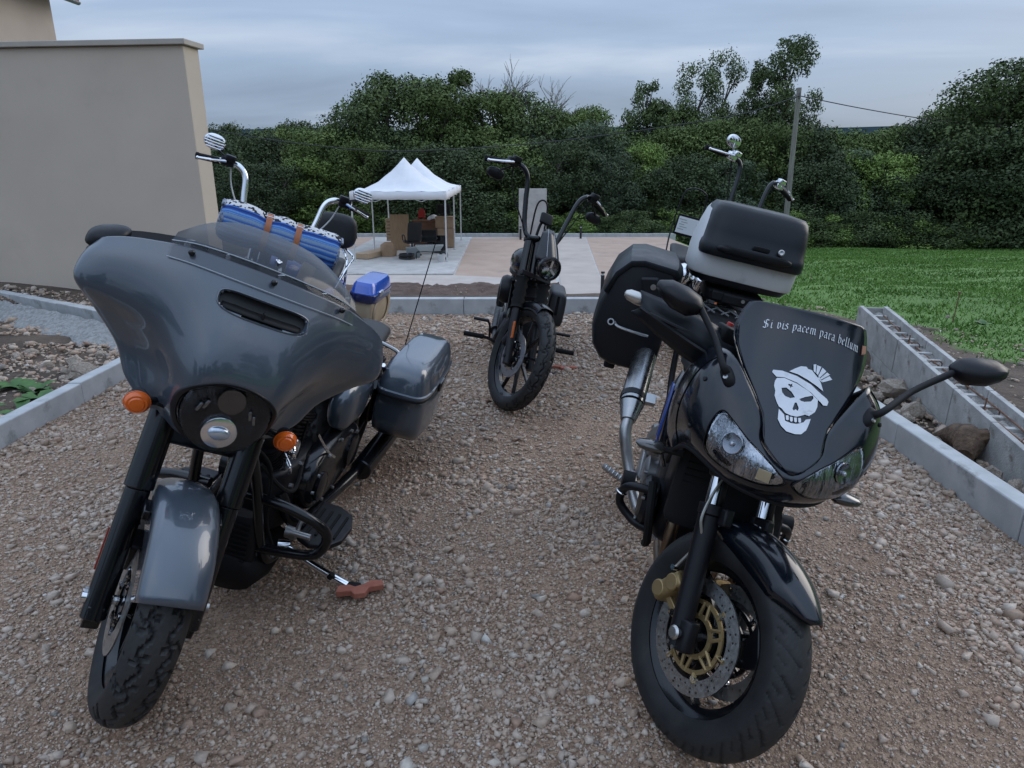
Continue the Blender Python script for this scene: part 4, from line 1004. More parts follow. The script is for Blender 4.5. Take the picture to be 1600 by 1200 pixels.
class Surf:
    """smooth patch through rows of control points"""
    def __init__(s, rows): s.rows = [[Vector(p) for p in r] for r in rows]
    def at(s, u, v):
        def cr(P, t):
            n = len(P) - 1; f = min(max(t, 0), 1) * n; i = min(int(f), n - 1); q = f - i
            p1, p2 = P[i], P[i + 1]; p0 = P[i - 1] if i > 0 else p1 * 2 - p2; p3 = P[i + 2] if i + 2 <= n else p2 * 2 - p1
            return .5 * ((2 * p1) + (-p0 + p2) * q + (2 * p0 - 5 * p1 + 4 * p2 - p3) * q * q + (-p0 + 3 * p1 - 3 * p2 + p3) * q ** 3)
        return cr([cr(r, u) for r in s.rows], v)
    def nrm(s, u, v):
        e = .004; a = s.at(min(u + e, 1), v) - s.at(max(u - e, 0), v); b = s.at(u, min(v + e, 1)) - s.at(u, max(v - e, 0)); n = a.cross(b)
        return n.normalized() if n.length > 0 else X_
    def mesh(s, b, nu, nv, u0=0, u1=1, v0=0, v1=1, lift=0.):
        rows = []
        for j in range(nv + 1):
            v = v0 + (v1 - v0) * j / nv; r = []
            for i in range(nu + 1):
                u = u0 + (u1 - u0) * i / nu; p = s.at(u, v)
                if lift: p = p + s.nrm(u, v) * lift
                r.append(p)
            rows.append(r)
        b.grid(rows)
def mirror_rows(half):
    """half rows run from the centre line out to +y; returns full rows from -y to +y"""
    return [[(p[0], -p[1], p[2]) for p in reversed(r[1:])] + [tuple(p) for p in r] for r in half]
def superbox(b, c, size, n=24, p=4., rings=None, axis='z', rot=None):
    """rounded box lofted along an axis: rings = [(t, scale_u, scale_v, du, dv)]"""
    c = Vector(c); ax = dict(x=(X_, Y_, Z_), y=(Y_, Z_, X_), z=(Z_, X_, Y_))[axis]; M3 = Euler(rot).to_matrix() if rot else Matrix.Identity(3)
    w, u, v = (M3 @ q for q in ax); sz = dict(x=(size[0], size[1], size[2]), y=(size[1], size[2], size[0]), z=(size[2], size[0], size[1]))[axis]
    rr = rings or [(-.5, .86, .86, 0, 0), (-.46, .96, .96, 0, 0), (-.4, 1, 1, 0, 0), (.4, 1, 1, 0, 0), (.46, .96, .96, 0, 0), (.5, .86, .86, 0, 0)]
    b.loft([ellring(c + w * (t * sz[0]) + u * du + v * dv, u, v, sz[1] / 2 * su, sz[2] / 2 * sv, n, p) for t, su, sv, du, dv in rr])
def decal_poly(polys, fn, name, m, parent):
    """flat cut-out shapes laid on a surface: polys in 2D, fn maps to 3D"""
    cu = bpy.data.curves.new(name, 'CURVE'); cu.dimensions = '2D'; cu.fill_mode = 'BOTH'
    for P in polys:
        sp = cu.splines.new('POLY'); sp.points.add(len(P) - 1); sp.use_cyclic_u = True
        for q, p in zip(sp.points, P): q.co = (p[0], p[1], 0, 1)
    o = bpy.data.objects.new(name + '_c', cu); COL.objects.link(o); return curve_to_decal(o, fn, name, m, parent)
def curve_to_decal(o, fn, name, m, parent, cuts=2):
    dg = bpy.context.evaluated_depsgraph_get(); me = bpy.data.meshes.new_from_object(o.evaluated_get(dg)); bpy.data.objects.remove(o)
    b = bmesh.new(); b.from_mesh(me); bmesh.ops.remove_doubles(b, verts=b.verts, dist=1e-6); bmesh.ops.triangulate(b, faces=b.faces)
    for _ in range(cuts):
        es = [e for e in b.edges if e.calc_length() > .012]
        if es: bmesh.ops.subdivide_edges(b, edges=es, cuts=1); bmesh.ops.triangulate(b, faces=b.faces)
    for v in b.verts: v.co = fn(v.co.x, v.co.y)
    b.to_mesh(me); b.free(); me.materials.clear(); me.materials.append(m); me.polygons.foreach_set('use_smooth', [True] * len(me.polygons))
    ob = bpy.data.objects.new(name, me); COL.objects.link(ob); ob.parent = parent; return ob

# ================================================================== GREY TOURING MOTORCYCLE (left)
M_grey = mat('grey_paint', (.050, .066, .087), .30, .12, col2=(.056, .072, .093), vs_=2, coat=1., coatr=.025, spec=.6, dirt=((.085, .098, .115), 7, .60, .80), bump=.015, bs=22, bdist=.002)
M_tint = mat('tinted_screen', (.024, .029, .036), .08, alpha=.82, spec=.4)
def touring_bike():
    B = bike_root('grey touring motorcycle with wide fork fairing and tinted screen at the left', -.951, 3.326, -96.1, 14.8)
    TS = steer_T(R(26), 1.795, R(33)); S = lambda: MB(TS)
    ax = (1.625, 0, .32)
    # --- front wheel
    w = rim(TS, ax, .11, .242, B, M_blk, 10, sw=.016)
    tyre(TS, ax, .322, .135, .240, w, gr_block(22))
    for s in (-1, 1): disc(TS, ax, s * .068, .088, .146, w, M_steel, (M_blk, .045))
    b = S(); b.cyl((1.625, -.165, .32), (1.625, .155, .32), .014, n=14); b.cyl((1.625, -.170, .32), (1.625, -.135, .32), .021, n=12); b.build('axle', M_chr, w)
    fender(TS, ax, .362, .165, 42, 150, M_grey, B, side=.07, tip=.05)
    # --- fork
    d = Vector((-math.sin(R(26)), 0, math.cos(R(26))))
    for s in (-1, 1):
        p = Vector((1.652, s * .125, .285)); b = S(); b.cyl(p - d * .01, p + d * .36, .034, .034, n=20); b.cyl(p + d * .36, p + d * .60, .040, .040, n=20); b.cyl(p + d * .60, p + d * .66, .046, .046, n=20); b.box(p + Vector((-.01, 0, 0)), (.055, .045, .075)); b.build('fork_leg', M_blk, B, bevel=.004)
        b = S(); b.cyl(p - d * .012 + Vector((.0, s * .0, 0)), p - d * .005, .018, n=12); b.build('fork_cap', M_alum, B)
        b = S(); b.box((1.54, s * .156 , .42), (.010, .006, .12), rot=(0, -R(26), 0)); b.build('side_reflector', mat('red_reflector', (.30, .03, .02), .25), B)
        # brake caliper
        b = S(); superbox(b, (1.50, s * .068, .40), (.07, .062, .13), rot=(0, R(20), 0)); b.build('brake_caliper', M_sat, B, bevel=.004)
        b = S(); b.tube([(1.46, s * .08, .46), (1.42, s * .11, .56), (1.40, s * .10, .70), (1.33, s * .05, .85)], .006, n=7); b.build('brake_hose', M_rub, B)
    b = S(); b.box((1.385, 0, .835), (.05, .33, .045), rot=(0, -R(26), 0)); b.build('lower_triple_clamp', M_blk, B, bevel=.008)
    b = S(); superbox(b, (1.40, 0, .775), (.06, .22, .10), axis='y'); b.build('fork_cover', M_blk, B)
    for s in (-1, 1): b = S(); b.box((1.575, s * .095, .60), (.06, .02, .03)); b.build('fender_bracket', M_blk, B, bevel=.004)
    # --- fairing
    half = [
     [(1.385, 0, 1.300), (1.380, .10, 1.297), (1.352, .22, 1.283), (1.308, .315, 1.250), (1.278, .375, 1.222), (1.250, .420, 1.190), (1.205, .425, 1.165)],
     [(1.455, 0, 1.222), (1.447, .10, 1.221), (1.410, .21, 1.213), (1.355, .31, 1.192), (1.315, .385, 1.165), (1.275, .445, 1.130), (1.210, .445, 1.115)],
     [(1.522, 0, 1.135), (1.512, .10, 1.133), (1.458, .19, 1.120), (1.395, .275, 1.100), (1.345, .355, 1.085), (1.298, .440, 1.070), (1.225, .440, 1.060)],
     [(1.565, 0, 1.045), (1.555, .10, 1.043), (1.492, .165, 1.030), (1.398, .232, 1.024), (1.343, .300, 1.018), (1.295, .380, 1.012), (1.225, .385, 1.000)],
     [(1.568, 0, .955), (1.558, .095, .955), (1.495, .145, .950), (1.400, .190, .950), (1.350, .240, .944), (1.315, .297, .934), (1.250, .302, .924)],
     [(1.552, 0, .875), (1.545, .085, .875), (1.495, .128, .873), (1.420, .165, .872), (1.380, .205, .868), (1.352, .250, .862), (1.292, .254, .855)],
     [(1.520, 0, .812), (1.514, .062, .813), (1.490, .098, .814), (1.445, .128, .815), (1.415, .158, .816), (1.388, .192, .818), (1.335, .196, .812)]]
    sf = Surf(mirror_rows(half))
    def onsf(y, z, lift=1.):
        u = .5 + y / 1.02; v = .35
        for _ in range(30):
            p = sf.at(u, v); u += (y - p.y) / 1.1; v += (p.z - z) / .55; u = min(max(u, .01), .99); v = min(max(v, 0), 1)
        return sf.at(u, v), sf.nrm(u, v) * lift
    def sup(p_, sx, sz, n=56, ex=.8, ez=.8):
        return [(math.copysign(abs(math.cos(a)) ** ex, math.cos(a)) * sx, math.copysign(abs(math.sin(a)) ** ez, math.sin(a)) * sz + p_) for a in np.linspace(0, 2 * math.pi, n, endpoint=False)]
    LZ = .918
    def in_lamp(p): return (abs(p.y) / .130) ** 2.2 + (abs(p.z - LZ) / .112) ** 2.2 < 1 and p.x > 1.40
    def in_vent(p): return (abs(p.y) / .124) ** 4.4 + (abs(p.z - 1.214) / .0255) ** 3.3 < 1
    NU, NV = 168, 112; b = S(); rows = [[sf.at(i / NU, j / NV) for i in range(NU + 1)] for j in range(NV + 1)]
    vv = [p for r in rows for p in r]; ff = []
    for j in range(NV):
        for i in range(NU):
            q = (j * (NU + 1) + i, j * (NU + 1) + i + 1, (j + 1) * (NU + 1) + i + 1, (j + 1) * (NU + 1) + i)
            if sum(in_lamp(vv[k]) or in_vent(vv[k]) for k in q) < 3: ff.append(q)
    b.add(vv, ff); fa = b.build('fairing', M_grey, B, angle=180, solid=.006, soff=-1)
    # inner shell and gauges
    b = S(); rows = []
    for j in range(7):
        v = j / 6 * .82; rows.append([sf.at(.04 + .92 * i / 24, v) * 1.0 + Vector((-.10 - .05 * math.sin(math.pi * i / 24), 0, -.02 + .0 * j)) for i in range(25)])
    b.grid(rows); b.build('inner_fairing', M_mtb, fa, angle=180, solid=.006)
    for k, (gy, gr) in enumerate(((-.075, .052), (.075, .052), (-.20, .034), (.20, .034))):
        b = S(); c0 = Vector((1.275, gy, 1.262)); n_ = Vector((-.6, 0, .8)); b.lathe([(gr, -.05), (gr, .006), (gr - .006, .010), (gr - .008, .002), (.001, .002)], c0, n_, 26); b.build('gauge', M_blk, fa)
        b = S(); b.torus(c0 + n_ * .008, n_, gr - .003, .003, 26, 6); b.build('gauge_ring', M_chr, fa)
    # vent slot and headlight opening: trim rings with recessed bowls behind them
    nsign = 1 if sf.nrm(.5, .4).x > 0 else -1
    vp = sup(0, .125, .0262, 60, .455, .606); ring = lambda sc, lift, dx=0.: [(lambda q: q[0] + q[1] * nsign * lift + Vector((dx, 0, 0)))(onsf(py * (1 - (1 - sc) * .25), 1.214 + pz * sc)) for py, pz in vp]
    b = S(); b.loft([ring(1.10, -.001), ring(1.06, .0025), ring(.98, .003), ring(.88, -.002), ring(.85, -.02, -.02)], True, False); b.build('vent_frame', M_grey, fa, angle=60)
    b = S(); b.loft([ring(.9, -.008, -.008), ring(.55, -.02, -.03), ring(.1, -.02, -.03)], True, True); b.build('vent_opening', mat('vent_dark', (.006, .006, .007), .6), fa, angle=60)
    p, nn = onsf(0, 1.205); b = S(); b.box(p + nn * nsign * -.006 + Vector((-.004, 0, 0)), (.016, .006, .030)); b.build('vent_divider', M_mtb, fa, bevel=.002)
    b = S(); rw = []
    for t in (0, .5, 1): rw.append([onsf(-.11 + .22 * i / 20, 1.196)[0] + Vector((-.028 * t - .002, 0, -.001 + .010 * t)) for i in range(21)])
    b.grid(rw); b.build('vent_lip', M_mtb, fa, solid=.002)
    lp = sup(LZ, .130, .112, 64, .91, .91)
    def lring(sc, lift, dx=0.): return [(lambda q: q[0] + q[1] * nsign * lift + Vector((dx, 0, 0)))(onsf(py * sc, LZ + (pz - LZ) * sc)) for py, pz in lp]
    b = S(); b.loft([lring(1.06, -.001), lring(1.035, .004), lring(1.0, .004), lring(.965, -.002)], True, False); b.build('lamp_opening_trim', M_sat, fa, angle=60)
    hc0 = Vector((1.535, 0, .925)); circ = [hc0 + Vector((0, math.cos(a) * .120, math.sin(a) * .108)) for a in np.linspace(0, 2 * math.pi, 64, endpoint=False)]
    b = S(); b.loft([lring(.98, -.001), [q.lerp(c, .55) + Vector((-.012, 0, 0)) for q, c in zip(lring(.98, -.001), circ)], circ, [c + Vector((-.04, 0, 0)) for c in circ]], True, False); b.build('headlight_bezel', M_blk, fa, angle=60)
    # screen: lies over the top of the fairing and sweeps back
    top = []
    rows = []
    nU = 41
    for r_i, (t) in enumerate(np.linspace(0, 1, 11)):
        row = []
        for i in range(nU):
            s_ = -1 + 2 * i / (nU - 1); y = s_ * .270
            base = sf.at(.5 + s_ * .205, .0); low, ln = sf.at(.5 + s_ * .205, .085), sf.nrm(.5 + s_ * .205, .085) * nsign
            low = low + ln * .006; base = base + Vector((.004, 0, .006))
            k = max(0., 1 - abs(s_) ** 3.4); topz = 1.300 + .070 * k - .012 * k * s_ * s_; topx = 1.345 - .135 * k - .03 * abs(s_)
            tp = Vector((topx, base.y * (.97 - .12 * k * abs(s_)), max(topz, base.z + .004)))
            if t < .35: q = low.lerp(base, t / .35)
            else: f = (t - .35) / .65; q = base.lerp(tp, f) + Vector((.012, 0, .012)) * math.sin(math.pi * f) * k
            row.append(q)
        rows.append(row)
    b = S(); b.cur = 1; b.grid(rows[:5]); b.cur = 0; b.grid(rows[4:]); ws = b.build('windscreen', [M_tint, mat('screen_foot', (.05, .058, .07), .06, alpha=.22, coat=.5)], B, angle=180)
    b = S(); b.tube([r for r in rows[0][::4]], .0016, n=5, k=3); b.tube([r + Vector((0, 0, .002)) for r in rows[4][::4]], .0020, n=5, k=3); b.build('screen_edge', mat('screen_edge', (.34, .37, .41), .3), ws)
    for s_ in (4, 20, 36): b = S(); b.sph(rows[2][s_] + Vector((.004, 0, .003)), (.009, .009, .009), 12, 8); b.build('screen_bolt', M_blk, ws)
    p = rows[6][20]; q = rows[7][20]; upv = (q - p).normalized()
    star = [(.0, .011), (.005, .006), (.012, .006), (.012, -.001), (.007, -.004), (.005, -.010), (0, -.013), (-.005, -.010), (-.007, -.004), (-.012, -.001), (-.012, .006), (-.005, .006)]
    decal_poly([star, [(-.009, .003), (.009, .003), (.009, .0005), (-.009, .0005)]], lambda a, c: TS @ (rows[5][20].lerp(rows[6][20], .4) + Y_ * a * .75 + upv * c * .75 + Vector((.004, 0, .004))), 'screen_emblem', mat('white_vinyl', (.75, .76, .78), .4), ws)
    # --- headlight
    hc = Vector((1.532, .0, .925)); hx = Vector((1, 0, .06)).normalized()
    b = S(); b.lathe([(.117, .010), (.110, .026), (.085, .040), (.05, .049), (.001, .052)], hc, hx, 40); hl = b.build('headlight', M_glass, B, angle=180)
    b = S(); b.lathe([(.117, .004), (.10, -.012), (.001, -.012)], hc, hx, 40); b.build('lamp_body', mat('lamp_inner', (.035, .036, .038), .25, .7), hl)
    b = S(); cc = hc + Vector((.012, 0, -.050)); b.lathe([(.001, -.03), (.024, -.026), (.040, -.012), (.046, .006), (.042, .008)], cc, hx, 24); b.build('low_beam_bowl', M_refl, hl)
    b = S(); b.sph(cc + Vector((.006, 0, 0)), (.016, .030, .022), 16, 10); b.build('projector_lens', mat('projector', (.55, .6, .66), .05, .6), hl)
    b = S(); cc = hc + Vector((.008, 0, .045)); b.lathe([(.001, -.02), (.024, -.014), (.034, .0), (.036, .004)], cc, hx, 24); b.build('high_beam_bowl', mat('dark_reflector', (.12, .125, .13), .2, 1.), hl)
    for s in (-1, 1):
        for k in range(2): b = S(); b.box(hc + Vector((.008, s * (.058 + .014 * k), .020 - .012 * k)), (.012, .009, .028), rot=(s * .3, 0, 0)); b.build('led_pod', mat('pod_reflector', (.20, .21, .22), .22, 1.), hl, bevel=.002)
    # --- turn signals on stalks
    for s in (-1, 1):
        c = Vector((1.455, s * .208, .850)); b = S(); b.cyl((1.40, s * .13, .845), c + Vector((-.02, -s * .02, 0)), .012, n=10); b.lathe([(.001, -.05), (.022, -.045), (.031, -.018), (.033, -.002)], c, X_, 24); ts = b.build('turn_signal', M_blk, B)
        b = S(); b.lathe([(.033, -.002), (.032, .009), (.026, .017), (.021, .017), (.018, .021), (.001, .023)], c, X_, 28); b.build('amber_lens', M_amber, ts)
        b = S(); b.torus(c + X_ * .002, X_, .0330, .002, 28, 6); b.build('lens_ring', M_amber, ts)
    # --- handlebar, mirrors
    b = S(); b.tube([(1.14, -.38, 1.06), (1.20, -.30, 1.09), (1.27, -.12, 1.08), (1.27, .12, 1.08), (1.20, .30, 1.09), (1.14, .38, 1.06)], .0125, n=10); b.build('handlebar', M_blk, B)
    for s in (-1, 1):
        b = S(); b.cyl((1.16, s * .32, 1.08), (1.09, s * .42, 1.04), .018, n=12); b.build('grip', M_rub, B)
        b = S(); b.tube([(1.205, s * .28, 1.09), (1.20, s * .34, 1.085), (1.17, s * .40, 1.06)], [.008, .007, .006], n=8); b.build('lever', M_blk, B)
        if s < 0:
            b = S(); b.cyl((1.20, s * .34, 1.15), (1.17, s * .39, 1.185), .008, n=8); mr = b.build('mirror', M_blk, B)
            c = Vector((1.215, s * .405, 1.186)); b = S(); b.loft([ellring(c + X_ * t, (Y_ + Z_ * .42).normalized(), Z_, .054 * k, .032 * k, 22, 2.6) for t, k in ((-.03, .93), (-.02, 1), (.0, 1), (.022, .85), (.036, .5), (.042, .1))]); b.build('mirror_shell', M_sat, mr)
    # --- fuel tank, seat, side covers
    D = lambda: MB()
    b = D(); b.loft([ellring((x, 0, z), Y_, Z_, ry, rz, 24, 2.5) for x, z, ry, rz in ((1.26, .88, .06, .05), (1.23, .88, .11, .09), (1.14, .87, .15, .11), (1.0, .84, .16, .11), (.85, .80, .145, .10), (.72, .76, .11, .075), (.66, .74, .06, .05))]); b.build('fuel_tank', M_grey, B, angle=180)
    b = D(); b.loft([ellring((x, 0, z), Y_, Z_, ry, rz, 22, 2.8) for x, z, ry, rz in ((.74, .75, .08, .03), (.62, .72, .15, .05), (.42, .68, .185, .065), (.22, .68, .19, .06), (.12, .70, .16, .05), (-.05, .715, .13, .045), (-.28, .715, .10, .035), (-.36, .71, .05, .02))]); b.build('seat', M_seat, B, angle=180)
    for s in (-1, 1):
        b = D(); b.loft([ellring((x, s * .15, z), Y_ * 1., Z_, ry, rz, 18, 2.6) for x, z, ry, rz in ((.64, .60, .03, .06), (.58, .60, .055, .10), (.42, .60, .06, .115), (.28, .60, .05, .10), (.22, .60, .02, .05))]); b.build('side_cover', M_grey, B, angle=180)
    b = D(); fender(Matrix.Identity(4), (0, 0, .33), .365, .21, 30, 170, M_grey, B, 'rear_fender', side=.06)
    # --- frame
    b = D()
    for s in (-1, 1): b.tube([(1.33, s * .03, .95), (1.25, s * .10, .60), (1.18, s * .13, .28), (1.05, s * .14, .17), (.6, s * .14, .17), (.3, s * .14, .30), (.25, s * .15, .55), (.0, s * .15, .66)], .018, n=10)
    b.tube([(1.34, 0, .98), (1.0, 0, .80), (.6, 0, .74), (.2, 0, .70)], .025, n=10); b.cyl((1.30, 0, 1.05), (1.40, 0, .83), .035, n=14); b.build('frame', M_blk, B)
    # --- engine
    b = D(); superbox(b, (.85, 0, .36), (.40, .26, .26), p=3.2); b.cyl((1.02, 0, .30), (1.02, .0, .30), .001); en = b.build('engine', M_sat, B, angle=50)
    for s, a in ((1, R(25)), (-1, R(-22))):
        dd = Vector((math.sin(a), 0, math.cos(a))); p0 = Vector((.88 + .03 * s, 0, .42)) + dd * .03; b = D(); fins(b, p0, p0 + dd * .15, .085, .088, 10); b.build('cylinder', M_sat, en)
        b = D(); superbox(b, p0 + dd * .205, (.15, .17, .10), rot=(0, a, 0)); fins(b, p0 + dd * .155, p0 + dd * .20, .092, .095, 4); hd = b.build('cylinder_head', M_sat, en, angle=50)
        b = D(); superbox(b, p0 + dd * .275, (.13, .14, .055), rot=(0, a, 0)); b.build('rocker_cover', M_blk, en, angle=50)
        b = D(); b.cyl(p0 + dd * .26 + Vector((.0, .075, 0)), p0 + dd * .26 + Vector((0, .088, 0)), .022, n=14); b.build('bright_cap', M_chr, en)
        b = D(); b.tube([p0 + Vector((.02 * s, -.10, -.06)), p0 + dd * .2 + Vector((.03 * s, -.085, 0))], .010, n=8); b.tube([p0 + Vector((.05, .10, .02)), p0 + dd * .18 + Vector((.03, .095, 0))], .006, n=6); b.build('pushrod_tube', M_chr if s > 0 else M_blk, en)
    b = D(); b.loft([ellring((.62, y, .37), X_, Z_, rx, rz, 30, 2.7) for y, rx, rz in ((.12, .30, .135), (.165, .30, .135), (.185, .285, .12), (.195, .25, .09))]); b.build('primary_cover', M_blk, en, angle=40)
    b = D(); b.lathe([(.075, .0), (.075, .012), (.06, .02), (.001, .022)], (.46, .195, .37), Y_, 28); b.lathe([(.06, .0), (.06, .012), (.045, .018), (.001, .02)], (.83, .193, .37), Y_, 28); b.build('derby_cover', M_blk, en)
    for k in range(12):
        a = 2 * math.pi * k / 12; b = D(); b.cyl((.62 + .275 * math.cos(a), .186, .37 + .115 * math.sin(a)), (.62 + .275 * math.cos(a), .197, .37 + .115 * math.sin(a)), .007, n=8); b.build('cover_bolt', M_alum, en)
    b = D(); b.cyl((.80, -.13, .36), (.80, -.19, .36), .10, .09, n=28); b.build('timing_cover', M_blk, en)
    b = D(); b.lathe([(.10, 0), (.105, .03), (.09, .06), (.001, .065)], (.90, -.17, .66), -Y_, 28); b.build('air_cleaner', M_blk, en)
    # front bright bracket and horn area on the left of the front cylinder
    b = D(); b.tube([(1.06, .13, .66), (1.10, .16, .64), (1.10, .165, .61), (1.06, .14, .60)], .007, n=8); b.tube([(1.04, .11, .58), (1.08, .15, .56), (1.07, .15, .53)], .006, n=8); b.build('bright_bracket', M_chr, B)
    b = D(); superbox(b, (1.20, 0, .30), (.06, .24, .22)); 
    for k in range(9): b.box((1.232, 0, .22 + .02 * k), (.006, .2, .006))
    b.build('oil_cooler', M_mtb, B, angle=40)
    b = D(); b.loft([ellring((x, 0, z), Y_, Z_, ry, rz, 20, 2.6) for x, z, ry, rz in ((1.24, .20, .10, .05), (1.22, .18, .14, .08), (1.10, .15, .15, .08), (.9, .14, .14, .06))]); b.build('chin_cover', M_mtb, B, angle=60)
    # --- engine guards
    for s in (-1, 1):
        b = D(); b.tube([(1.22, s * .06, .50), (1.215, s * .19, .49), (1.195, s * .30, .45), (1.17, s * .345, .40), (1.165, s * .345, .345), (1.17, s * .31, .30), (1.18, s * .20, .285), (1.19, s * .09, .28)], .0185, n=12); b.build('engine_guard', M_blk, B)
        # floorboards
        b = D(); out = [(.30 * t, w_) for t, w_ in ((0, .0),)]
        pl = [(1.07, .215), (1.10, .27), (1.08, .335), (1.02, .37), (.92, .375), (.84, .35), (.80, .29), (.80, .215)]
        b.prism([(x, s * y, .268) for x, y in pl], (0, 0, .022)); fb = b.build('floorboard', M_sat, B, bevel=.006, smooth=False)
        b = D()
        for k in range(4): b.box((.95, s * (.24 + .033 * k), .2925), (.19 - .01 * k, .010, .006))
        b.build('rubber_rib', M_rub, fb)
        b = D(); b.tube([(.95, s * .14, .24), (.95, s * .22, .255)], .014, n=8); b.build('board_bracket', M_blk, fb)
    b = D(); b.tube([(.98, .20, .31), (1.08, .22, .34), (1.16, .24, .36)], .008, n=8); b.cyl((1.16, .22, .36), (1.16, .29, .36), .012, n=10); b.cyl((1.12, .19, .33), (1.12, .23, .33), .022, n=12); b.build('shift_lever', M_alum, B)
    b = D(); b.tube([(.86, .16, .60), (.78, .185, .50), (.70, .195, .44)], .006, n=7); b.build('shift_rod', M_chr, B)
    # --- side stand
    b = D(); b.cyl((1.02, .13, .19), (1.0, .17, .185), .022, n=12); b.tube([(1.01, .16, .185), (1.03, .30, .15), (1.05, .43, .128)], [.017, .014, .016], n=10); sd_ = b.build('side_stand', M_chr, B)
    b = D(); superbox(b, (1.055, .445, .128), (.05, .075, .016), rot=(R(14.8), 0, 0)); b.build('stand_foot', M_mtb, sd_)
    b = D(); b.cyl((1.06, .36, .145), (1.06, .37, .165), .011, n=10); b.build('stand_stop', M_rub, sd_)
    # hoses, horn and small fittings round the engine
    b = D(); b.tube([(1.22, .10, .62), (1.16, .16, .52), (1.05, .17, .46), (.95, .15, .50)], .008, n=7); b.build('oil_line', M_rub, B)
    b = D(); b.tube([(1.24, .07, .70), (1.20, .13, .60), (1.19, .14, .40), (1.12, .15, .25)], .006, n=7); b.tube([(1.25, -.07, .70), (1.21, -.13, .58), (1.18, -.14, .38), (1.05, -.16, .26)], .006, n=7); b.build('wiring_loom', M_rub, B)
    b = D(); b.lathe([(.001, .0), (.035, .0), (.040, .012), (.034, .024), (.001, .028)], (.98, .105, .58), Y_, 24); b.build('horn', M_chr, B)
    b = D(); b.lathe([(.001, .0), (.045, .0), (.045, .06), (.035, .07), (.001, .07)], (1.06, .0, .24), Vector((1, .0, -.1)), 22); b.build('oil_filter', M_blk, B)
    for x_, z_ in ((1.0, .36), (1.0, .44), (.93, .50), (.96, .30)):
        b = D(); b.cyl((x_, .132, z_), (x_, .146, z_), .009, n=8); b.build('engine_bolt', M_alum, B)
    for s in (-1, 1):
        b = S(); b.tube([(1.455, s * .16, .86), (1.43, s * .10, .84), (1.38, s * .08, .86)], .005, n=6); b.build('signal_wire', M_rub, B)
        b = S(); b.cyl((1.62, s * .152, .33), (1.62, s * .166, .33), .016, n=14); b.build('axle_clamp', M_alum, B)
    # --- saddlebags
    for s in (-1, 1):
        def ringb(x, z0, z1, yi, yo, p=5.): return ellring((x, s * (yi + yo) / 2, (z0 + z1) / 2), Y_, Z_, abs(yo - yi) / 2, (z1 - z0) / 2, 28, p)
        b = D(); b.loft([ringb(x, z0, .578, yi, yo) for x, z0, yi, yo in ((.215, .42, .215, .395), (.20, .385, .20, .42), (.15, .34, .19, .435), (-.1, .30, .185, .445), (-.40, .30, .19, .44), (-.50, .34, .20, .42), (-.53, .42, .22, .38))]); sb = b.build('saddlebag', M_grey, B, angle=50)
        b = D(); b.loft([ellring((.02 - .145, s * .313, z), X_, Y_, .37 * kx, .128 * ky, 36, 5.) for z, kx, ky in ((.580, 1.01, 1.03), (.588, 1.02, 1.05), (.600, 1.02, 1.05), (.604, .99, 1.0), (.655, .96, .93), (.700, .90, .82), (.722, .80, .64), (.726, .5, .4))]); b.build('bag_lid', M_grey, sb, angle=40)
        b = D(); b.loft([ellring((.02 - .145, s * .313, z), X_, Y_, .372 * kx, .130 * kx, 36, 5.) for z, kx in ((.572, 1.01), (.574, 1.025), (.584, 1.025), (.586, 1.01))], True, False); b.build('lid_seal', M_mtb, sb)
        b = D(); superbox(b, (-.10, s * .450, .575), (.11, .018, .05)); b.build('latch', M_blk, sb, bevel=.003)
    # --- rear wheel, exhaust, tail
    w = rim(Matrix.Identity(4), (0, 0, .33), .14, .235, B, M_blk, 10, sw=.02); tyre(Matrix.Identity(4), (0, 0, .33), .33, .18, .235, w, gr_block(20), n=160)
    for s in (-1, 1):
        b = D(); b.tube([(1.0, s * .10, .40), (.95, s * .17, .26), (.6, s * .19, .21), (.35, s * .22, .22)], .026, n=12); b.build('exhaust_pipe', M_blk, B)
        b = D(); b.cyl((.36, s * .235, .225), (-.52, s * .25, .245), .050, n=22); b.build('muffler', M_blk, B, bevel=.006)
        b = D(); b.cyl((.0, s * .13, .33), (.16, s * .17, .58), .03, .028, n=14); b.build('shock', M_blk, B)
        b = D(); b.tube([(.0, s * .11, .33), (.35, s * .13, .30), (.55, s * .10, .32)], .026, n=10); b.build('swing_arm', M_sat, B)
    b = D(); superbox(b, (-.40, 0, .62), (.05, .10, .07)); b.build('tail_lamp', mat('red_lens', (.25, .01, .01), .2, coat=1), B)
    b = D(); b.tube([(.13, .20, .645), (.20, .205, .70)], .010, n=8); b.build('bag_rail', M_chr, B)
    b = D(); b.cyl((-.20, .20, .62), (-.20, .205, .68), .008, n=8); b.tube([(-.20, .205, .68), (-.205, .225, .98), (-.21, .245, 1.27)], .0028, n=6); b.build('antenna', M_blk, B)
    b = D(); b.tube([(-.02, .12, .73), (-.02, .19, .715), (-.02, .225, .70)], .010, n=8); b.sph((-.02, .23, .70), .014, 10, 7); b.build('bag_guard_knob', M_alum, B)
    return B
touring_bike()

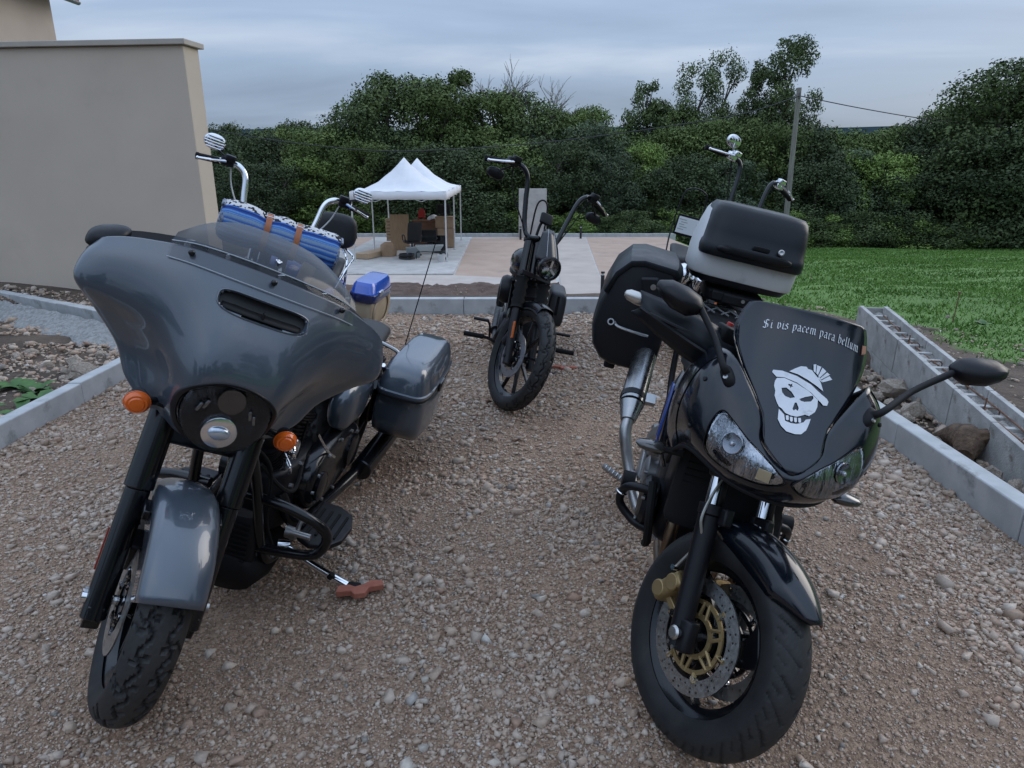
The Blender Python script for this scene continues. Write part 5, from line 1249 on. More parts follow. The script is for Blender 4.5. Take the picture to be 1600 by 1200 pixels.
# ================================================================== BLACK SPORT TOURER (right)
M_bkp = mat('black_blue_paint', (.004, .006, .010), .18, coat=.45, coatr=.04, rvar=.05, vs_=5, spec=.35, dirt=((.014, .017, .022), 9, .60, .78))
M_scr = mat('smoked_screen', (.007, .010, .015), .17, coat=.3, rvar=.05, vs_=8, spec=.4, dirt=((.016, .020, .027), 5, .55, .8))
M_case = mat('case_plastic', (.007, .009, .012), .36, spec=.28, bump=.25, bs=420, bdist=.0008, rvar=.06, vs_=6)
M_case2 = mat('case_plastic_dark', (.007, .008, .010), .42, spec=.3, bump=.25, bs=420, bdist=.0008)
M_band = mat('case_band', (.58, .585, .585), .5, .1, rvar=.08, vs_=18, dirt=((.42, .42, .42), 10, .55, .75))
M_vinyl = mat('decal_vinyl', (.60, .62, .65), .45, col2=(.68, .69, .71), vs_=20, dirt=((.42, .43, .45), 30, .6, .8))
def strokes_text(txt, size, nib=.17, ang=42):
    """black-letter text drawn as broad-nib strokes; returns list of quads in 2D and the total width"""
    G = {'S': (1.05, [[(.85, 1.25), (.45, 1.4), (.12, 1.15), (.2, .85), (.75, .6), (.8, .2), (.4, -.02), (.05, .15)], [(.45, 1.35), (.45, .05)]]),
         'i': (.42, [[(.08, .85), (.2, .95), (.2, .12), (.36, .0)], [(.12, 1.22), (.28, 1.32)]]), 's': (.62, [[(.5, .85), (.25, .98), (.08, .75), (.45, .42), (.48, .15), (.22, .0), (.05, .12)]]),
         'v': (.72, [[(.05, .9), (.18, 1.05), (.2, .2), (.36, .0), (.6, .25), (.58, .8), (.4, 1.)]]), 'p': (.74, [[(.05, .85), (.18, .98), (.18, -.42)], [(.18, .8), (.42, .98), (.62, .78), (.6, .2), (.38, .0), (.18, .12)]]),
         'a': (.68, [[(.1, .85), (.35, .98), (.5, .8), (.5, .15), (.64, .0)], [(.5, .55), (.2, .5), (.1, .2), (.25, .0), (.5, .15)]]), 'c': (.58, [[(.5, .8), (.35, .98), (.12, .75), (.12, .2), (.32, .0), (.52, .15)]]),
         'e': (.6, [[(.12, .5), (.46, .68), (.36, .98), (.12, .75), (.12, .2), (.32, .0), (.52, .15)]]), 'm': (1.12, [[(.05, .85), (.17, .97), (.17, .05), (.26, 0)], [(.17, .8), (.42, .97), (.55, .8), (.55, .05), (.64, 0)], [(.55, .8), (.8, .97), (.93, .8), (.93, .12), (1.06, .0)]]),
         'r': (.55, [[(.05, .85), (.17, .97), (.17, .1), (.3, 0)], [(.17, .75), (.38, .98), (.5, .82)]]), 'b': (.7, [[(.05, 1.35), (.17, 1.45), (.17, .12), (.36, 0), (.58, .2), (.58, .75), (.4, .97), (.17, .8)]]),
         'l': (.4, [[(.05, 1.35), (.17, 1.45), (.17, .12), (.34, 0)]]), 'u': (.76, [[(.05, .85), (.17, .97), (.17, .15), (.32, 0), (.52, .15)], [(.52, .95), (.52, .12), (.7, 0)]]), ' ': (.42, [])}
    x = 0; out = []; nv = Vector((math.cos(R(ang)), math.sin(R(ang)))) * nib * .5
    for ch in txt:
        w, st = G[ch]
        for line in st:
            for a, b in zip(line[:-1], line[1:]):
                A, B_ = Vector(a), Vector(b); q = [A - nv, A + nv, B_ + nv, B_ - nv]
                out.append([((p.x + x) * size, p.y * size) for p in q])
        x += w + .10
    return out, x * size
def quads_decal(quads, fn, name, m, parent):
    V = []; F = []
    for k, q in enumerate(quads):
        o = len(V); V += [fn(p[0], p[1], .00002 * (k % 7)) for p in q]; F.append((o, o + 1, o + 2, o + 3))
    me = bpy.data.meshes.new(name); me.from_pydata([tuple(v) for v in V], [], F); me.materials.append(m); ob = bpy.data.objects.new(name, me); COL.objects.link(ob); ob.parent = parent; return ob
def sport_tourer():
    B = bike_root('black sport touring motorcycle with skull decal on its screen at the right', .722, 3.028, -100.4, 12.6)
    TS = steer_T(R(25), 1.558, R(32)); S = lambda: MB(TS); D = lambda: MB(); I4 = Matrix.Identity(4)
    ax = (1.46, 0, .30); d = Vector((-math.sin(R(25)), 0, math.cos(R(25))))
    # --- front wheel
    w = rim(TS, ax, .10, .218, B, M_blk, 3, sw=.085, hubr=.05, style='curved')
    tyre(TS, ax, .300, .122, .216, w, gr_curve(26), n=300)
    for s in (-1, 1): disc(TS, ax, s * .058, .112, .153, w, M_steel, (M_gold if s < 0 else M_blk, .046), holes=40)
    b = S(); b.cyl((1.46, -.128, .30), (1.46, .128, .30), .0125, n=16); b.build('axle', M_alum, w)
    b = S(); b.lathe([(.010, .0), (.017, .0), (.019, .006), (.014, .012), (.010, .012)], (1.46, -.13, .30), -Y_, 20); b.build('axle_nut', M_steel, w)
    # --- forks
    for s in (-1, 1):
        p = Vector((1.448, s * .098, .285)); b = S(); b.cyl(p - d * .03, p + d * .33, .029, .030, n=20); b.cyl(p + d * .33, p + d * .36, .034, .034, n=20); superbox(b, p + Vector((.010, 0, .012)), (.075, .046, .085), rot=(0, -R(25), 0)); b.build('fork_leg', M_sat, B, bevel=.003)
        b = S(); b.cyl(p + d * .36, p + d * .62, .0205, n=20); b.build('stanchion', M_chr, B)
        b = S(); pp = p + d * .36 + Vector((.012, s * .0 + .022, 0)); b.loft([[pp + d * t + Vector((math.cos(a) * .030 - .012, math.sin(a) * .030 - .022, 0)) for a in np.linspace(R(-10), R(120), 8)] for t in (0, .10)], False, False); b.build('stanchion_guard', M_mtb, B, solid=.003)
        for k in (-1, 1): b = S(); b.cyl(p + Vector((.015 + .010 * k, s * .024, -.022)), p + Vector((.015 + .010 * k, s * .030, -.022)), .0055, n=10); b.build('pinch_bolt', M_steel, B)
        # caliper behind the leg
        c = Vector((1.322, s * .068, .345)); b = S()
        for k in range(2): b.cyl(c + Vector((.012 - .03 * k, -s * .0, .022 - .048 * k)) - Y_ * .042, c + Vector((.012 - .03 * k, 0, .022 - .048 * k)) + Y_ * .042, .025, n=18)
        superbox(b, c, (.052, .082, .115), rot=(0, R(28), 0)); cal = b.build('brake_caliper', M_gold, B, bevel=.004)
        b = S(); b.box(c + Vector((.045, s * .012, .03)), (.07, .016, .022), rot=(0, R(12), 0)); b.box(c + Vector((.035, s * .012, -.035)), (.06, .016, .02), rot=(0, R(12), 0)); b.build('caliper_lug', M_gold, cal, bevel=.003)
        for dz in (.03, -.035): b = S(); b.cyl(c + Vector((.068, s * .02, dz)), c + Vector((.068, s * .036, dz)), .009, n=12); b.build('caliper_bolt', M_chr, cal)
        b = S(); b.cyl(c + Vector((.005, s * .045, .065)), c + Vector((.005, s * .06, .065)), .008, n=10); b.build('banjo_bolt', M_chr, cal)
        b = S(); b.tube([c + Vector((.005, s * .05, .065)), (1.345, s * .115, .52), (1.325, s * .135, .58), (1.29, s * .11, .66), (1.25, s * .06, .78)], .0042, n=8); b.build('brake_hose', mat('braided_hose', (.36, .35, .31), .35, .7), B)
    # front fender: long pointed blade
    b = S(); rows = []
    for i in range(33):
        t = i / 32; a = R(50 + 88 * t); hw = .064 * min(1, (t * 5.0 + .10)) ** .55 * (1 - .25 * max(0, t - .7) / .3); row = []
        sd_ = .085 * math.sin(math.pi * min(1, t * 1.25 + .0)) ** .8 * (1 if t < .8 else 1)
        for j in range(17):
            q = -1 + 2 * j / 16; y = hw * math.sin(q * R(88)); dr = hw * .75 * (1 - math.cos(q * R(88))) + max(0, abs(q) - .8) / .2 * sd_ * .5
            rr = .332 + .012 * (1 - t) ** 3 - dr; row.append((1.46 + rr * math.cos(a), y, .30 + rr * math.sin(a)))
        rows.append(row)
    b.grid(rows); fd = b.build('front_fender', M_bkp, B, angle=60, solid=.004, soff=0)
    b = S(); b.tube([Vector(r[16]) + Vector((.002, .002, 0)) for r in rows[0:15:2]], .0022, n=5, k=2); b.build('fender_stripe', mat('orange_stripe', (.40, .09, .03), .4), fd)
    for s in (-1, 1): b = S(); b.box((1.335, s * .078, .60), (.05, .03, .05), rot=(0, -R(25), 0)); b.build('fender_bracket', M_sat, fd, bevel=.006)
    b = S(); b.box((1.27, 0, .705), (.07, .25, .045), rot=(0, -R(25), 0)); b.build('lower_triple_clamp', M_sat, B, bevel=.01)
    # --- screen surface
    ZS = [.880, .93, 1.0, 1.08, 1.14, 1.20]; XS = [1.626, 1.563, 1.493, 1.423, 1.378, 1.346]
    def xz(z): return float(np.interp(z, ZS, XS))
    def xzs(z):
        return sum(xz(z + q) for q in (-.02, -.01, 0, .01, .02)) / 5
    def sp(y, z, lift=0.): return Vector((xzs(z) - 1.9 * y * y - 6 * abs(y) ** 3 + lift, y, z + lift * .7))
    WZ = [.880, .895, .918, .945, .97, 1.0, 1.04, 1.086, 1.13, 1.172, 1.192, 1.2]; WY = [.004, .030, .064, .068, .075, .098, .132, .160, .164, .154, .144, .125]
    rows = []
    for z in np.concatenate([np.linspace(.880, 1.17, 30), np.linspace(1.176, 1.2, 6)]):
        hw = float(np.interp(z, WZ, WY)); rows.append([sp(hw * (-1 + 2 * i / 28), z - .010 * (-1 + 2 * i / 28) ** 2 * (z > 1.1), .004) for i in range(29)])
    b = D(); b.grid(rows); scr = b.build('windscreen', M_scr, B, angle=180, solid=.004)
    b = D(); edge = [r[0] for r in rows[1::2]] + [rows[-1][i] for i in (0, 7, 14, 21, 28)] + [r[-1] for r in rows[1::2]][::-1]; b.tube([q + Vector((-.004, 0, -.003)) for q in edge], .0016, n=6, k=2); b.build('screen_trim', M_bkp, scr)
    # decal coordinates measured on the screen: (a, c) in picture-crop units -> metres on the surface
    def dm(a, c, l=0.): return sp(-.2605 + .000463 * a + .0000609 * c, 1.1888 + .0000957 * a - .00038 * c, .0062 + l)
    head = [(375, 480), (410, 477), (470, 502), (530, 541), (575, 586), (572, 620), (560, 645), (530, 663), (510, 656), (495, 660), (470, 666), (440, 660), (415, 649), (400, 630), (385, 620), (375, 600), (365, 570), (368, 545), (362, 520), (366, 495)]
    eyeL = [(397, 528), (420, 525), (445, 545), (462, 572), (440, 577), (415, 568), (400, 550)]; eyeR = [(483, 580), (510, 570), (550, 563), (553, 577), (540, 592), (510, 594), (490, 589)]; nose = [(461, 598), (470, 598), (480, 625), (475, 638), (465, 630), (455, 637), (450, 628)]
    star = [(431, 505), (440, 509), (449, 503), (447, 513), (454, 520), (445, 519), (439, 527), (437, 517), (428, 512)]
    brim = [(352, 452), (357, 440), (400, 441), (470, 464), (540, 507), (590, 556), (622, 584), (630, 600), (622, 618), (602, 615), (590, 600), (540, 547), (470, 497), (410, 474), (372, 474)]
    crown = [(433, 442), (462, 425), (490, 413), (517, 415), (525, 427), (545, 433), (560, 455), (577, 475), (590, 500), (602, 543), (565, 512), (520, 480), (475, 455)]
    fan = [[(552, 403), (566, 402), (563, 447), (553, 438)], [(570, 407), (592, 416), (575, 459), (566, 450)], [(598, 421), (618, 441), (584, 473), (577, 462)], [(622, 447), (638, 460), (591, 483), (586, 476)], [(634, 467), (650, 487), (600, 497), (593, 487)], [(553, 441), (566, 453), (578, 465), (600, 500), (590, 492), (565, 462)]]
    jaw = [(385, 632), (398, 645), (410, 657), (414, 686), (440, 696), (470, 700), (503, 692), (514, 680), (538, 677), (530, 700), (515, 730), (490, 748), (460, 747), (420, 735), (395, 710), (380, 680)]
    teeth = [[(x - 7, y - 10), (x + 6, y - 10), (x + 7, y + 9), (x, y + 13), (x - 6, y + 9)] for x, y in ((425, 671), (444, 677), (464, 680), (484, 682))]
    decal_poly([head, eyeL, eyeR, nose, star] + [brim, crown] + fan + [jaw] + teeth, lambda a, c: dm(a, c), 'skull_decal', M_vinyl, scr)
    q, W = strokes_text('Si vis pacem para bellum', .0165)
    k = .238 / W
    quads_decal([[(a * k, c * k) for a, c in p] for p in q], lambda a, c, l: sp(-.108 + a, 1.150 - 1.35 * (a - .112) ** 2 + .012 * (1 - a / .25) * 0 + c, .0062 + l), 'motto_lettering', M_vinyl, scr)
    b = D(); b.loft([[sp(.148 + dx, 1.135 + dz, .006) for dx, dz in ((-.008, .010), (.006, .008), (.008, -.010), (-.006, -.012))], [sp(.148 + dx * .9, 1.135 + dz * .9, .008) for dx, dz in ((-.008, .010), (.006, .008), (.008, -.010), (-.006, -.012))]]); b.build('orange_sticker', mat('faded_sticker', (.35, .16, .10), .5), scr)
    # --- nose fairing
    half = [
     [(1.612, 0, .886), (1.560, .066, .917), (1.520, .076, .962), (1.462, .118, 1.020), (1.395, .168, 1.066), (1.28, .205, 1.035), (1.12, .205, .945)],
     [(1.628, 0, .874), (1.572, .095, .898), (1.522, .138, .940), (1.468, .178, .990), (1.395, .218, 1.010), (1.27, .236, .965), (1.12, .226, .885)],
     [(1.626, 0, .852), (1.580, .097, .852), (1.535, .157, .870), (1.475, .208, .902), (1.398, .238, .920), (1.27, .250, .875), (1.13, .232, .810)],
     [(1.607, 0, .818), (1.570, .090, .816), (1.520, .150, .825), (1.458, .196, .836), (1.380, .226, .842), (1.27, .240, .795), (1.16, .224, .730)],
     [(1.572, 0, .786), (1.545, .075, .786), (1.500, .125, .790), (1.438, .166, .796), (1.360, .196, .782), (1.28, .210, .725), (1.20, .200, .660)]]
    sf = Surf(mirror_rows(half)); b = D(); sf.mesh(b, 72, 26); fa = b.build('fairing', M_bkp, B, angle=180, solid=.006)
    b = D(); b.tube([sf.at(i / 24, 1.0) for i in range(25)], .006, n=8, k=3); b.build('chin_lip', M_mtb, fa)
    ns = 1 if sf.nrm(.5, .6).x > 0 else -1
    # headlights: glass panes over reflector bowls
    def uv(y, z):
        u, v = .5 + y * 1.2, .5
        for _ in range(25):
            p = sf.at(u, v); u += (y - p.y) * .9; v += (p.z - z) * 3.0; u = min(max(u, .02), .98); v = min(max(v, .0), 1.)
        return u, v
    outl = [(.008, .866), (.050, .890), (.095, .912), (.135, .938), (.157, .950), (.171, .938), (.181, .900), (.177, .858), (.158, .838), (.120, .829), (.080, .829), (.045, .836), (.018, .850)]
    for s in (-1, 1):
        P = crom([(y, z, 0) for y, z in outl], 3, True); cy_, cz_ = .098, .880
        rings = []
        for sc, lift in ((1.0, .003), (.97, .006), (.8, .0085), (.55, .0105), (.28, .012), (.02, .012)):
            r_ = []
            for p in P:
                y, z = cy_ + (p.x - cy_) * sc, cz_ + (p.y - cz_) * sc; u, v = uv(s * y, z); r_.append(sf.at(u, v) + sf.nrm(u, v) * ns * lift)
            rings.append(r_)
        b = D(); b.loft(rings, True, True); hl = b.build('headlight', M_glass, B, angle=180)
        back = []
        for sc, lift in ((.99, .0022), (.9, .0015), (.5, .001), (.02, .001)):
            r_ = []
            for p in P:
                y, z = cy_ + (p.x - cy_) * sc, cz_ + (p.y - cz_) * sc; u, v = uv(s * y, z); r_.append(sf.at(u, v) + sf.nrm(u, v) * ns * lift)
            back.append(r_)
        b = D(); b.loft(back, True, True); b.build('reflector', mat('facet_reflector', (.42, .44, .47), .15, 1., bump=.35, bs=9, bdist=.05, col2=(.16, .17, .18), vs_=7, vlo=.38, vhi=.6, stretch=(1., 2.5, .7)), hl, angle=180)
        for (yy, zz, rr) in ((.125, .893, .026),):
            u, v = uv(s * yy, zz); p = sf.at(u, v) + sf.nrm(u, v) * ns * .003; n_ = sf.nrm(u, v) * ns; b = D(); b.lathe([(rr, .0), (rr * .9, .002), (rr * .55, .0005), (.001, -.001)], p, n_, 22); b.build('reflector_bowl', mat('bowl_chrome', (.22, .23, .25), .16, 1.), hl)
            b = D(); b.sph(p + n_ * .002, (rr * .25,) * 3, 10, 7); b.build('bulb', mat('bulb_glass', (.5, .52, .55), .1, .5), hl)
        rim_p = [q for q in rings[0]]; b = D(); b.tube(rim_p, .0018, n=5, k=1, closed=True); b.build('lamp_seal', M_rub, hl)
        if s > 0: continue
        u, v = uv(s * .050, .860); p = sf.at(u, v) + sf.nrm(u, v) * ns * .004; b = D(); b.box(p, (.004, .030, .026), rot=(0, 0, s * .35)); b.build('side_lamp', mat('warm_plate', (.42, .33, .20), .35), hl)
    # panel seams and fasteners on the fairing
    for s_ in (-1, 1):
        b = D(); pts = []
        for k in range(9):
            u = .5 + s_ * (.335 + .03 * k / 8); v = .04 + .92 * k / 8; pts.append(sf.at(u, v) + sf.nrm(u, v) * ns * .0006)
        b.tube(pts, .0016, n=5, k=2); b.build('panel_seam', mat('seam_dark', (.002, .002, .002), .9, spec=.1), fa)
        for du, v in ((.30, .30), (.36, .55), (.27, .62), (.40, .22)):
            u = .5 + s_ * du; p = sf.at(u, v); n_ = sf.nrm(u, v) * ns; b = D(); b.cyl(p, p + n_ * .0035, .0065, .005, n=12); b.build('fastener', M_sat, fa)
    # front brake hose loop and cables behind the screen
    b = D(); b.tube([(1.18, -.10, 1.05), (1.24, -.16, 1.02), (1.22, -.17, .92), (1.20, -.14, .82)], .005, n=7); b.tube([(1.18, .10, 1.05), (1.24, .14, 1.02), (1.22, .15, .92), (1.20, .12, .82)], .005, n=7); b.build('control_cables', M_rub, B)
    b = D(); b.tube([(1.06, -.20, .52), (1.12, -.19, .44), (1.10, -.17, .34), (1.02, -.16, .28)], .014, n=9); b.build('coolant_hose', M_rub, B)
    b = D(); b.tube([(1.06, .20, .52), (1.12, .19, .44), (1.10, .17, .34), (1.02, .16, .28)], .014, n=9); b.build('coolant_hose', M_rub, B)
    for x_, z_ in ((1.02, .44), (.90, .33), (.88, .47), (.98, .34)):
        b = D(); b.cyl((x_, -.205, z_), (x_, -.216, z_), .007, n=8); b.build('cover_bolt', M_alum, B)
    # chin mark under the lamps
    b = D(); 
    for s in (-1, 1):
        for q in range(2):
            u, v = uv(s * (.10 + .035 * q), .975 - .02 * q)
    # --- mirrors on stalks
    for s, mc, mb in ((-1, (1.31, -.312, 1.148), (1.447, -.165, 1.018)), (1, (1.305, .432, 1.150), (1.447, .170, 1.008))):
        mb, mc = Vector(mb), Vector(mc); n_ = Vector((.5, s * .5, .6)).normalized(); b = D()
        b.loft([ellring(mb + n_ * t, Vector((.8, -s * .3, -.5)).normalized(), Vector((.2, s * .9, -.5)).normalized(), .030 * k, .016 * k, 16, 2.4) for t, k in ((-.004, 1.05), (.006, 1.), (.014, .75), (.020, .4))]); mr = b.build('mirror', M_mtb, B)
        b = D(); b.cyl(mb + n_ * .013 + Vector((.012, 0, -.008)), mb + n_ * .018 + Vector((.012, 0, -.008)), .006, n=12); b.build('mount_bolt', M_alum, mr)
        tgt = mc + Vector((.0, -s * .055, -.012)); b = D(); mid = mb.lerp(tgt, .5) + Vector((.0, 0, .008)); b.tube([mb + n_ * .012, mb + n_ * .03 + (tgt - mb) * .06, mid, tgt], [.010, .0085, .008, .009], n=10); b.build('stalk', M_mtb, mr)
        uax = (Vector((-.12, s * 1, .12)) if s > 0 else Vector((.05, 1, -.20))).normalized(); vax = Vector((-.1, 0, 1)); b = D(); hexp = [(-.95, .1), (-.72, .62), (-.2, .82), (.45, .80), (.95, .42), (1.0, .0), (.75, -.45), (.3, -.85), (-.35, -.9), (-.8, -.45)]
        if s < 0: hexp = [(-a, c) for a, c in hexp][::-1]
        rg = []
        for t, k in ((-.030, .94), (-.022, 1.), (-.008, 1.), (.016, .80), (.030, .45), (.034, .05)):
            rg.append([mc + X_ * t + uax * (.073 if s > 0 else .070) * a * k * (1 if s > 0 else 1) + vax * .040 * c * k for a, c in hexp])
        b.loft(rg); b.build('mirror_shell', M_sat, mr, angle=75, bevel=.004)
        b = D(); b.loft([[mc + X_ * t + uax * .070 * a * .9 + vax * .040 * c * .9 for a, c in hexp] for t in (-.031, -.0315)]); b.build('mirror_glass', M_chr, mr, smooth=False)
    # --- cockpit: bars, guards, levers
    b = S(); b.tube([(1.02, -.40, 1.005), (1.10, -.24, 1.02), (1.20, -.06, 1.00), (1.20, .06, 1.00), (1.10, .24, 1.02), (1.02, .40, 1.005)], .011, n=10); b.build('handlebar', M_sat, B)
    for s in (-1, 1):
        b = S(); b.cyl((1.075, s * .285, 1.013), (1.012, s * .415, 1.003), .017, n=14); b.build('grip', M_rub, B)
        b = S(); c0 = Vector((1.008, s * .420, 1.003)); dd = Vector((-.42, s * .9, -.03)).normalized(); b.lathe([(.016, 0), (.018, .02), (.015, .045), (.008, .056), (.001, .058)], c0, dd, 18); b.build('bar_end', mat('bar_end_alloy', (.5, .49, .46), .3, .8), B)
        b = S(); rows = []
        for i in range(15):
            t = i / 14; y = s * (.135 + .305 * t); x = 1.165 - .13 * t ** 2.2 + .015 * math.sin(math.pi * t); hh = .026 + .034 * math.sin(math.pi * min(1, .15 + .8 * t)) ; zc = .965 + .03 * t; row = []
            for j in range(9):
                q = -1 + 2 * j / 8; row.append((x - .030 * q * q - .008 * (q > 0), y, zc + hh * q))
            rows.append(row)
        b.grid(rows); hg = b.build('hand_guard', M_case, B, angle=60, solid=.005)
        b = S(); b.tube([Vector(r[3]) + Vector((.005, 0, 0)) for r in rows], .006, n=6, k=2); b.build('guard_rib', M_case2, hg)
        b = S(); superbox(b, (1.125, s * .215, 1.025), (.05, .06, .045)); b.build('switch_box', M_mtb, B, bevel=.004)
        b = S(); b.tube([(1.135, s * .23, 1.00), (1.12, s * .33, .99), (1.06, s * .42, .985)], .006, n=8); b.build('lever', M_sat, B)
    b = S(); b.cyl((1.17, -.155, 1.02), (1.165, -.155, 1.07), .024, n=18); b.cyl((1.165, -.155, 1.07), (1.164, -.155, 1.078), .026, n=18); b.build('brake_reservoir', mat('reservoir', (.45, .46, .46), .35), B)
    b = S(); b.cyl((1.10, -.20, 1.045), (1.10, -.20, 1.056), .009, n=10); b.build('kill_switch', M_red, B)
    b = D(); superbox(b, (1.25, 0, 1.01), (.10, .24, .09), rot=(0, R(-35), 0)); b.build('instrument_panel', M_mtb, B, bevel=.01)
    # --- tank, seat, frame, engine
    b = D(); b.loft([ellring((x, 0, z), Y_, Z_, ry, rz, 26, 2.6) for x, z, ry, rz in ((1.16, .88, .05, .04), (1.13, .88, .12, .09), (1.03, .87, .16, .12), (.90, .85, .165, .12), (.76, .81, .13, .09), (.66, .78, .08, .05))]); b.build('fuel_tank', M_bkp, B, angle=180)
    b = D(); b.loft([ellring((x, 0, z), Y_, Z_, ry, rz, 22, 2.8) for x, z, ry, rz in ((.72, .78, .06, .03), (.60, .78, .13, .05), (.40, .78, .155, .055), (.28, .83, .15, .055), (.05, .87, .13, .05), (-.15, .88, .10, .04), (-.2, .88, .05, .02))]); st = b.build('seat', M_seat, B, angle=180)
    for k in range(9):
        b = D(); y0 = -.13 + .03 * k; b.tube([(.10, y0, .925), (.0, y0 + .05 * (-1) ** k, .935), (-.10, y0, .925)], .0035, n=5); b.build('cargo_net_cord', mat('net_cord', (.16, .165, .17), .7), st)
    b = D()
    for s in (-1, 1): b.tube([(1.26, s * .05, .88), (1.15, s * .17, .76), (.85, s * .20, .60), (.62, s * .18, .45), (.55, s * .15, .33)], [.03, .035, .035, .03, .03], n=8)
    b.build('frame', mat('alloy_frame', (.30, .30, .30), .38, .9, rvar=.1, vs_=12), B)
    b = D()
    for s in (-1, 1): b.tube([(.60, s * .12, .72), (.2, s * .13, .80), (-.30, s * .10, .88)], .015, n=8); b.tube([(.58, s * .13, .46), (.25, s * .15, .66), (-.2, s * .12, .84)], .013, n=8)
    b.build('subframe', M_sat, B)
    for s in (-1, 1):       # blue inner panels with pale edge behind the fairing sides
        b = D(); b.loft([[(1.20, s * .215, .90), (1.24, s * .235, .86), (1.24, s * .232, .70), (1.20, s * .205, .64)], [(1.13, s * .228, .92), (1.155, s * .245, .86), (1.165, s * .24, .71), (1.15, s * .21, .62)], [(1.07, s * .225, .90), (1.09, s * .245, .85), (1.11, s * .24, .72), (1.11, s * .215, .64)]], False, False); b.build('side_panel', M_bkp, B, angle=60, solid=.006)
        b = D(); b.loft([[(1.175, s * .245, .885), (1.185, s * .247, .875), (1.195, s * .247, .72), (1.19, s * .237, .68)], [(1.15, s * .250, .885), (1.16, s * .252, .87), (1.175, s * .252, .72), (1.175, s * .240, .67)]], False, False); b.build('blue_panel', mat('blue_trim', (.012, .045, .22), .25, coat=.6), B, solid=.004)
    b = D(); superbox(b, (.88, 0, .45), (.36, .34, .30), p=3.4); en = b.build('engine', M_sat, B, angle=50)
    b = D(); superbox(b, (1.02, 0, .60), (.22, .32, .24), rot=(0, R(28), 0)); b.build('cylinder_head', M_sat, en, angle=50)
    b = D(); superbox(b, (1.17, 0, .60), (.045, .33, .26), rot=(0, R(-10), 0)); 
    for k in range(12): b.box((1.196 - .0025 * k * .6, 0, .49 + .02 * k), (.006, .28, .004))
    b.build('radiator', M_mtb, B, angle=40)
    for k in range(4):
        y = -.12 + .08 * k; b = D(); b.tube([(1.10, y, .56), (1.17, y, .44), (1.14, y * .9, .27), (1.0, y * .7, .19), (.8, y * .4 - .03, .17)], .019, n=10); b.build('header_pipe', mat('heat_steel', (.24, .17, .11), .35, 1., rvar=.1, vs_=9, col2=(.15, .12, .10)), B)
    for s in (-1, 1):
        b = D(); b.lathe([(.085, 0), (.085, .03), (.07, .045), (.001, .05)], (.95, s * .165, .40), Y_ * s, 28); b.build('engine_cover', M_sat, en)
        b = D(); b.lathe([(.06, 0), (.06, .03), (.045, .04), (.001, .042)], (.76, s * .165, .42), Y_ * s, 24); b.build('clutch_cover', mat('alloy_frame'), en)
    # exhaust on the right side
    b = D(); b.tube([(.80, -.05, .17), (.66, -.16, .20), (.56, -.235, .32), (.52, -.285, .44), (.49, -.290, .50)], .024, n=14); b.build('link_pipe', M_alum, B)
    b = D(); b.cyl((.50, -.290, .495), (.44, -.290, .545), .030, .048, n=22); b.cyl((.44, -.290, .545), (-.05, -.262, .80), .050, .050, n=26); b.cyl((-.05, -.262, .80), (-.09, -.26, .82), .046, .035, n=22); ex = b.build('silencer', mat('brushed_silencer', (.32, .325, .33), .26, 1., rvar=.06, vs_=18), B, angle=40)
    b = D(); b.cyl((.425, -.290, .553), (.40, -.289, .566), .052, n=24); b.build('silencer_band', M_sat, ex); b = D(); b.box((.40, -.235, .57), (.05, .07, .02), rot=(0, R(28), 0)); b.build('silencer_bracket', M_alum, ex)
    # rear wheel
    w = rim(I4, (0, 0, .31), .13, .218, B, M_blk, 3, sw=.085, style='curved'); tyre(I4, (0, 0, .31), .315, .165, .216, w, gr_curve(24), n=160)
    b = D()
    for s in (-1, 1): b.tube([(.0, s * .11, .31), (.3, s * .11, .33), (.58, s * .09, .38)], .028, n=8)
    b.build('swing_arm', mat('alloy_frame'), B)
    # footrests, guards
    for s in (-1, 1):
        b = D(); b.box((.60, s * .20, .38), (.10, .02, .14), rot=(0, R(-30), 0)); b.box((.68, s * .225, .34), (.09, .03, .03)); fp = b.build('footrest_plate', mat('alloy_frame'), B, bevel=.006)
        b = D(); b.cyl((.72, s * .25, .335), (.71, s * .345, .372), .012, n=12); 
        for k in range(6): b.torus(Vector((.72, s * .26, .339)).lerp(Vector((.71, s * .335, .368)), k / 5), Vector((-.1, s, .35)), .0125, .003, 14, 6)
        b.build('footpeg', M_alum, fp)
        b = D(); b.tube([(1.02, s * .17, .47), (1.0, s * .25, .46), (.965, s * .275, .42), (.955, s * .27, .365), (.98, s * .21, .325), (1.03, s * .16, .335)], .0145, n=10, k=4); b.build('crash_bar', M_sat, B)
        b = D(); b.cyl((.94, s * .245, .45), (.94, s * .285, .45), .030, n=20); b.build('crash_pad', M_mtb, B)
        b = D(); b.torus((.96, s * .276, .41), (0, .25, 1), .017, .003, 16, 6); b.build('chrome_clip', M_chr, B)
    b = D(); b.tube([(.62, .12, .22), (.58, .24, .13), (.56, .34, .085)], .012, n=8); b.box((.56, .35, .082), (.06, .05, .012)); b.build('side_stand', M_sat, B)
    # indicators low on the fairing
    for s in (-1, 1):
        b = D(); b.cyl((1.30, s * .18, .735), (1.285, s * .235, .728), .010, n=8); ind = b.build('turn_signal', M_rub, B)
        b = D(); b.loft([ellring((1.28, s * y, .726), X_, Z_, .030 * k, .016 * k, 14, 2.3) for y, k in ((.228, .5), (.24, .95), (.27, 1.), (.30, .7), (.312, .2))]); b.build('signal_lens', mat('smoke_lens', (.03, .028, .025), .2, coat=1), ind)
